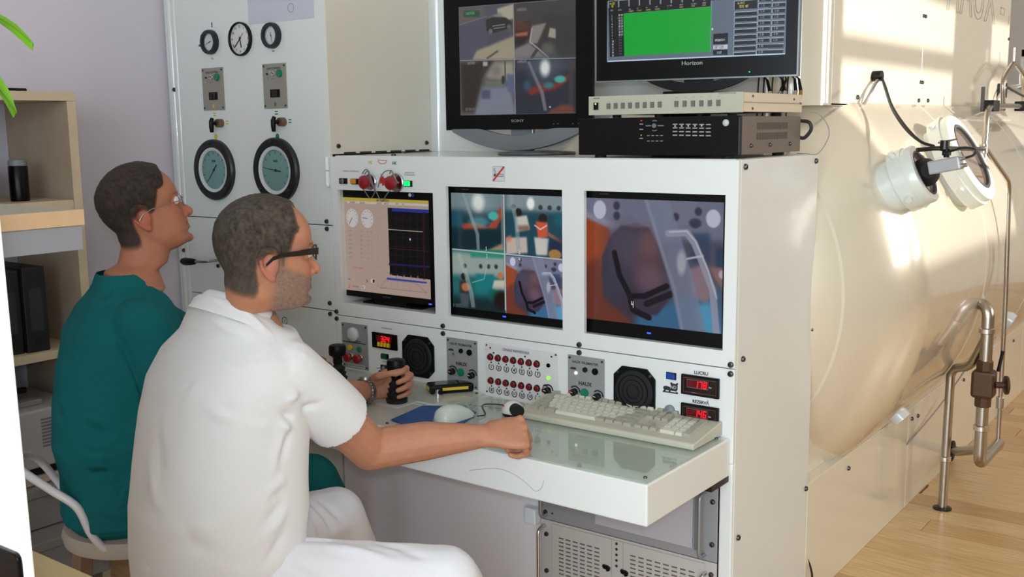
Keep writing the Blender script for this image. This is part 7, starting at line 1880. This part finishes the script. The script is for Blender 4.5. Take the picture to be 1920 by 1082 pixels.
def G_hairline(x, y, z):
    front = 1 - ss(x - (.070 - np.clip(.075 - z, 0, 1) * .30), -.014, .012)
    upper = ss(z, .040, .060) * front
    sidehair = (1 - ss(x, .008 + .45 * np.clip(z, -.05, .06), .036 + .45 * np.clip(z, -.05, .06))) * ss(z, -.030, .002)
    back = (1 - ss(x, -.048, -.024)) * ss(z + .22 * np.abs(y) - .004, -.092, -.052)
    m = np.maximum(np.maximum(upper, sidehair), back)
    earzone = np.exp(-((x + .012) / .022) ** 2 - ((z + .014) / .030) ** 2) * (np.abs(y) > .06)
    return np.clip(m - earzone * 1.2, 0, 1)
vx = np.array(G_side); vf = np.array(G_front); vc = np.array((-1.305, -.855, 1.0))
def v_cut(V):
    q = V - vc; s = q @ vx; f = q @ vf; z = q[:, 2]
    return ((z > .040 - 1.25 * f + 1.0 * np.abs(s)) & (np.abs(s) < .13)) | (z > .108)
def v_lim(V):
    q = V - vc; return vc[2] + np.minimum(.040 - 1.25 * (q @ vf) + 1.0 * np.abs(q @ vx), .108)
GP = dict(cut_z=v_lim, root=(-1.28, -.92, 0), Mh=G_Mh, k=0.98, side=G_side, front=G_front, neck=tw(-1.308, -.848, 1.110), torso=G_T, jowl=.006,
    arms=[dict(pts=[GRS, GRE, (GRE + GRW) / 2, GRW], r=(.056, .048, .042, .028)), dict(pts=[GLS, GLE, (GLE + GLW) / 2, GLW], r=(.056, .048, .042, .028))],
    hands=[dict(M=g_rh, side=1, curl=(.3, .35, .25), thumb=((.7, .6, -.2), (.85, .4, -.2)), k=1.0), dict(M=g_lh, side=-1, curl=(.45, .55, .4), thumb=((.7, .6, -.2), (.9, .3, -.25)), k=1.0)],
    legs=[[tw(-1.20, -.93, .555), tw(-1.045, -.500, .490), tw(-1.03, -.42, .32), tw(-1.05, -.46, .10), tw(-1.02, -.36, .06)], [tw(-1.36, -.87, .555), tw(-1.28, -.475, .480), tw(-1.28, -.36, .32), tw(-1.29, -.40, .10), tw(-1.26, -.30, .06)]],
    leg_r=(.100, .078, .072, .066), pelvis=[(-.06, .14, .13), (-.035, .172, .152), (.03, .180, .160), (.10, .17, .15)],
    leg_folds=[((-1.14, -.90, .62), (-1.08, -.72, .58), .012, -.006), ((-1.18, -1.02, .60), (-1.10, -.92, .54), .012, -.006)],
    shirt=[(tw(-1.272, -.930, .495), .176, .160)] + [(c, a * (.97 if c.z < .65 else 1.04) + .006, d * (.97 if c.z < .65 else 1.04) + .006) for c, a, d in G_T[1:-1]] + [(tw(-1.310, -.862, 1.078), .098, .084), (tw(-1.312, -.864, 1.112), .074, .070)],
    sleeves=[dict(pts=[GRS, GRS * .55 + GRE * .45, GRS * .12 + GRE * .88], r=(.068, .070, .070)), dict(pts=[GLS, GLS * .55 + GLE * .45, GLS * .12 + GLE * .88], r=(.068, .070, .070))],
    folds=[((-1.249, -0.948, 1.088), (-1.254, -0.963, 1.029), 0.005, -0.004), ((-1.246, -0.958, 1.026), (-1.197, -0.949, 0.884), 0.012, 0.007), ((-1.234, -0.951, 1.016), (-1.17, -0.936, 0.844), 0.01, -0.007), ((-1.197, -0.949, 0.884), (-1.163, -0.948, 0.752), 0.012, 0.007), ((-1.299, -1.045, 0.78), (-1.188, -0.973, 0.719), 0.014, -0.008), ((-1.286, -1.031, 0.806), (-1.174, -0.96, 0.739), 0.014, 0.007), ((-1.31, -1.072, 0.684), (-1.156, -0.959, 0.67), 0.012, 0.009), ((-1.308, -1.075, 0.659), (-1.154, -0.962, 0.649), 0.01, -0.009), ((-1.293, -1.07, 0.629), (-1.218, -1.015, 0.621), 0.012, 0.006), ((-1.199, -0.998, 0.635), (-1.216, -1.03, 0.536), 0.006, -0.008), ((-1.176, -0.981, 0.634), (-1.183, -1.007, 0.529), 0.012, 0.006), ((-1.298, -1.012, 0.951), (-1.238, -0.982, 0.871), 0.016, -0.005), ((-1.304, -1.028, 0.885), (-1.221, -0.985, 0.792), 0.014, 0.006), ((-1.308, -1.059, 0.741), (-1.192, -0.982, 0.693), 0.012, 0.006)],
    sm=14, swr=.0045, shirt_mat=scrub_m, trouser_mat=scrub_m, skin=(176, 116, 90), red=(178, 86, 72), hairc=(60, 50, 46), hairline=G_hairline, beard=0.0, thick=.011, haircols=((30, 24, 22), (74, 62, 55)), seed=11, cut=v_cut)
groot, ghd, gnb, gu, gf = build_person('person', 'man in teal scrubs and thin glasses sitting on the white-framed stool', GP)
# neckband along the V
nbp = []
for s in np.linspace(-.105, .105, 25):
    nbp.append((s, -.088 + abs(s) * 1.75))
# thin-rimmed glasses
tg = mat('thin_metal', (150, 140, 128), 0.3, metal=0.9)
gl_ = MB()
for sy in (-1, 1):
    ring = [ghd(.104 - .008 * abs(math.cos(t)) * (1 if math.cos(t) * sy > 0 else 0), sy * .031 + .024 * math.cos(t), -.002 + .0145 * math.sin(t)) for t in [2 * PI * i / 22 for i in range(22)]]
    gl_.tube(ring, .0010, 6, closed=True)
gl_.tube([ghd(.106, -.007, .003), ghd(.109, 0, .005), ghd(.106, .007, .003)], .0012, 6)
g_ = gl_.build('glasses', tg, groot)
for sy in (-1, 1):
    q = [ghd(.100, sy * .031 + .023 * math.cos(t), -.002 + .0135 * math.sin(t)) for t in [2 * PI * i / 22 for i in range(22)]]
    d = (ghd(.1, 0, 0) - ghd(.099, 0, 0)) * 1.0
    MB().loft([q, [p + d for p in q]]).build('lens', lens_m, g_)
    MB().tube([ghd(*p) for p in ((.098, sy * .056, .002), (.060, sy * .0735, .004), (.015, sy * .0805, .004), (-.012, sy * .083, -.004), (-.024, sy * .084, -.016))], [.0012, .0012, .0013, .002, .002], 8).build('temple_arm', tg, g_)

# ---- stools
st = thing('office_stool', 'round stool with bent white tube backrest under the man in teal', 'stool', (-1.27, -.90, 0))
tube_w = mat('tube_white', (214, 210, 214), 0.35, coat=0.3); seat_m = mat('seat_pale', (176, 164, 154), 0.6)
b = MB(); b.lathe([(.165, .415), (.185, .422), (.190, .445), (.184, .462), (.16, .470), (.001, .472)], (-1.27, -.90, 0), n=48); b.build('seat', seat_m, st)
b = MB(); b.tube(smooth_path([(-1.12, -0.955, 0.44), (-1.141, -1.008, 0.428), (-1.175, -1.048, 0.44), (-1.194, -1.08, 0.49), (-1.219, -1.098, 0.56), (-1.27, -1.128, 0.6), (-1.342, -1.148, 0.632), (-1.426, -1.14, 0.645), (-1.504, -1.086, 0.64), (-1.546, -1.014, 0.6), (-1.552, -0.96, 0.52), (-1.534, -0.924, 0.445), (-1.45, -0.89, 0.43), (-1.4, -0.89, 0.435)], 7), .0105, 14); b.build('tube_backrest', tube_w, st)
wood = mat('stool_wood', (136, 106, 84), 0.6, var=.1, vscale=10)
for sx, sy in ((.11, -.07), (-.07, -.12), (-.11, .07), (.07, .12)):
    b = MB(); b.loft([[(-1.27 + sx * 1.35 + i, -.90 + sy * 1.35 + j, 0) for i, j in ((-.016, -.016), (.016, -.016), (.016, .016), (-.016, .016))], [(-1.27 + sx + i, -.90 + sy + j, .416) for i, j in ((-.02, -.02), (.02, -.02), (.02, .02), (-.02, .02))]]); b.build('leg', wood, st, smooth=0, bevel=.003)
b = MB(); b.tube([(-1.27 + .15 * math.cos(2 * PI * i / 28), -.90 + .15 * math.sin(2 * PI * i / 28), .16) for i in range(28)], .010, 10, closed=True); b.build('foot_ring', dark_metal, st)
st2 = thing('office_stool', 'round stool hidden under the man in white', 'stool', (-.735, -1.04, 0))
b = MB(); b.lathe([(.160, .360), (.180, .367), (.185, .388), (.178, .402), (.15, .408), (.001, .410)], (-.735, -1.04, 0), n=40); b.build('seat', seat_m, st2)
MB().cyl((-.735, -1.04, .10), (-.735, -1.04, .362), .025).build('column', dark_metal, st2)
for i in range(5):
    a = 2 * PI * i / 5; MB().loft([[(-.735 + math.cos(a) * r + math.cos(a + PI / 2) * e, -1.04 + math.sin(a) * r + math.sin(a + PI / 2) * e, z + h) for e, h in ((-.018, -.012), (.018, -.012), (.018, .012), (-.018, .012))] for r, z in ((.01, .10), (.26, .045))]).build('leg', black_plastic, st2, smooth=0, bevel=.003)
    c_ = Vector((-.735 + math.cos(a) * .25, -1.04 + math.sin(a) * .25, .022)); MB().cyl(c_ - Vector((0, .012, 0)), c_ + Vector((0, .012, 0)), .022).build('wheel', black_plastic, st2)
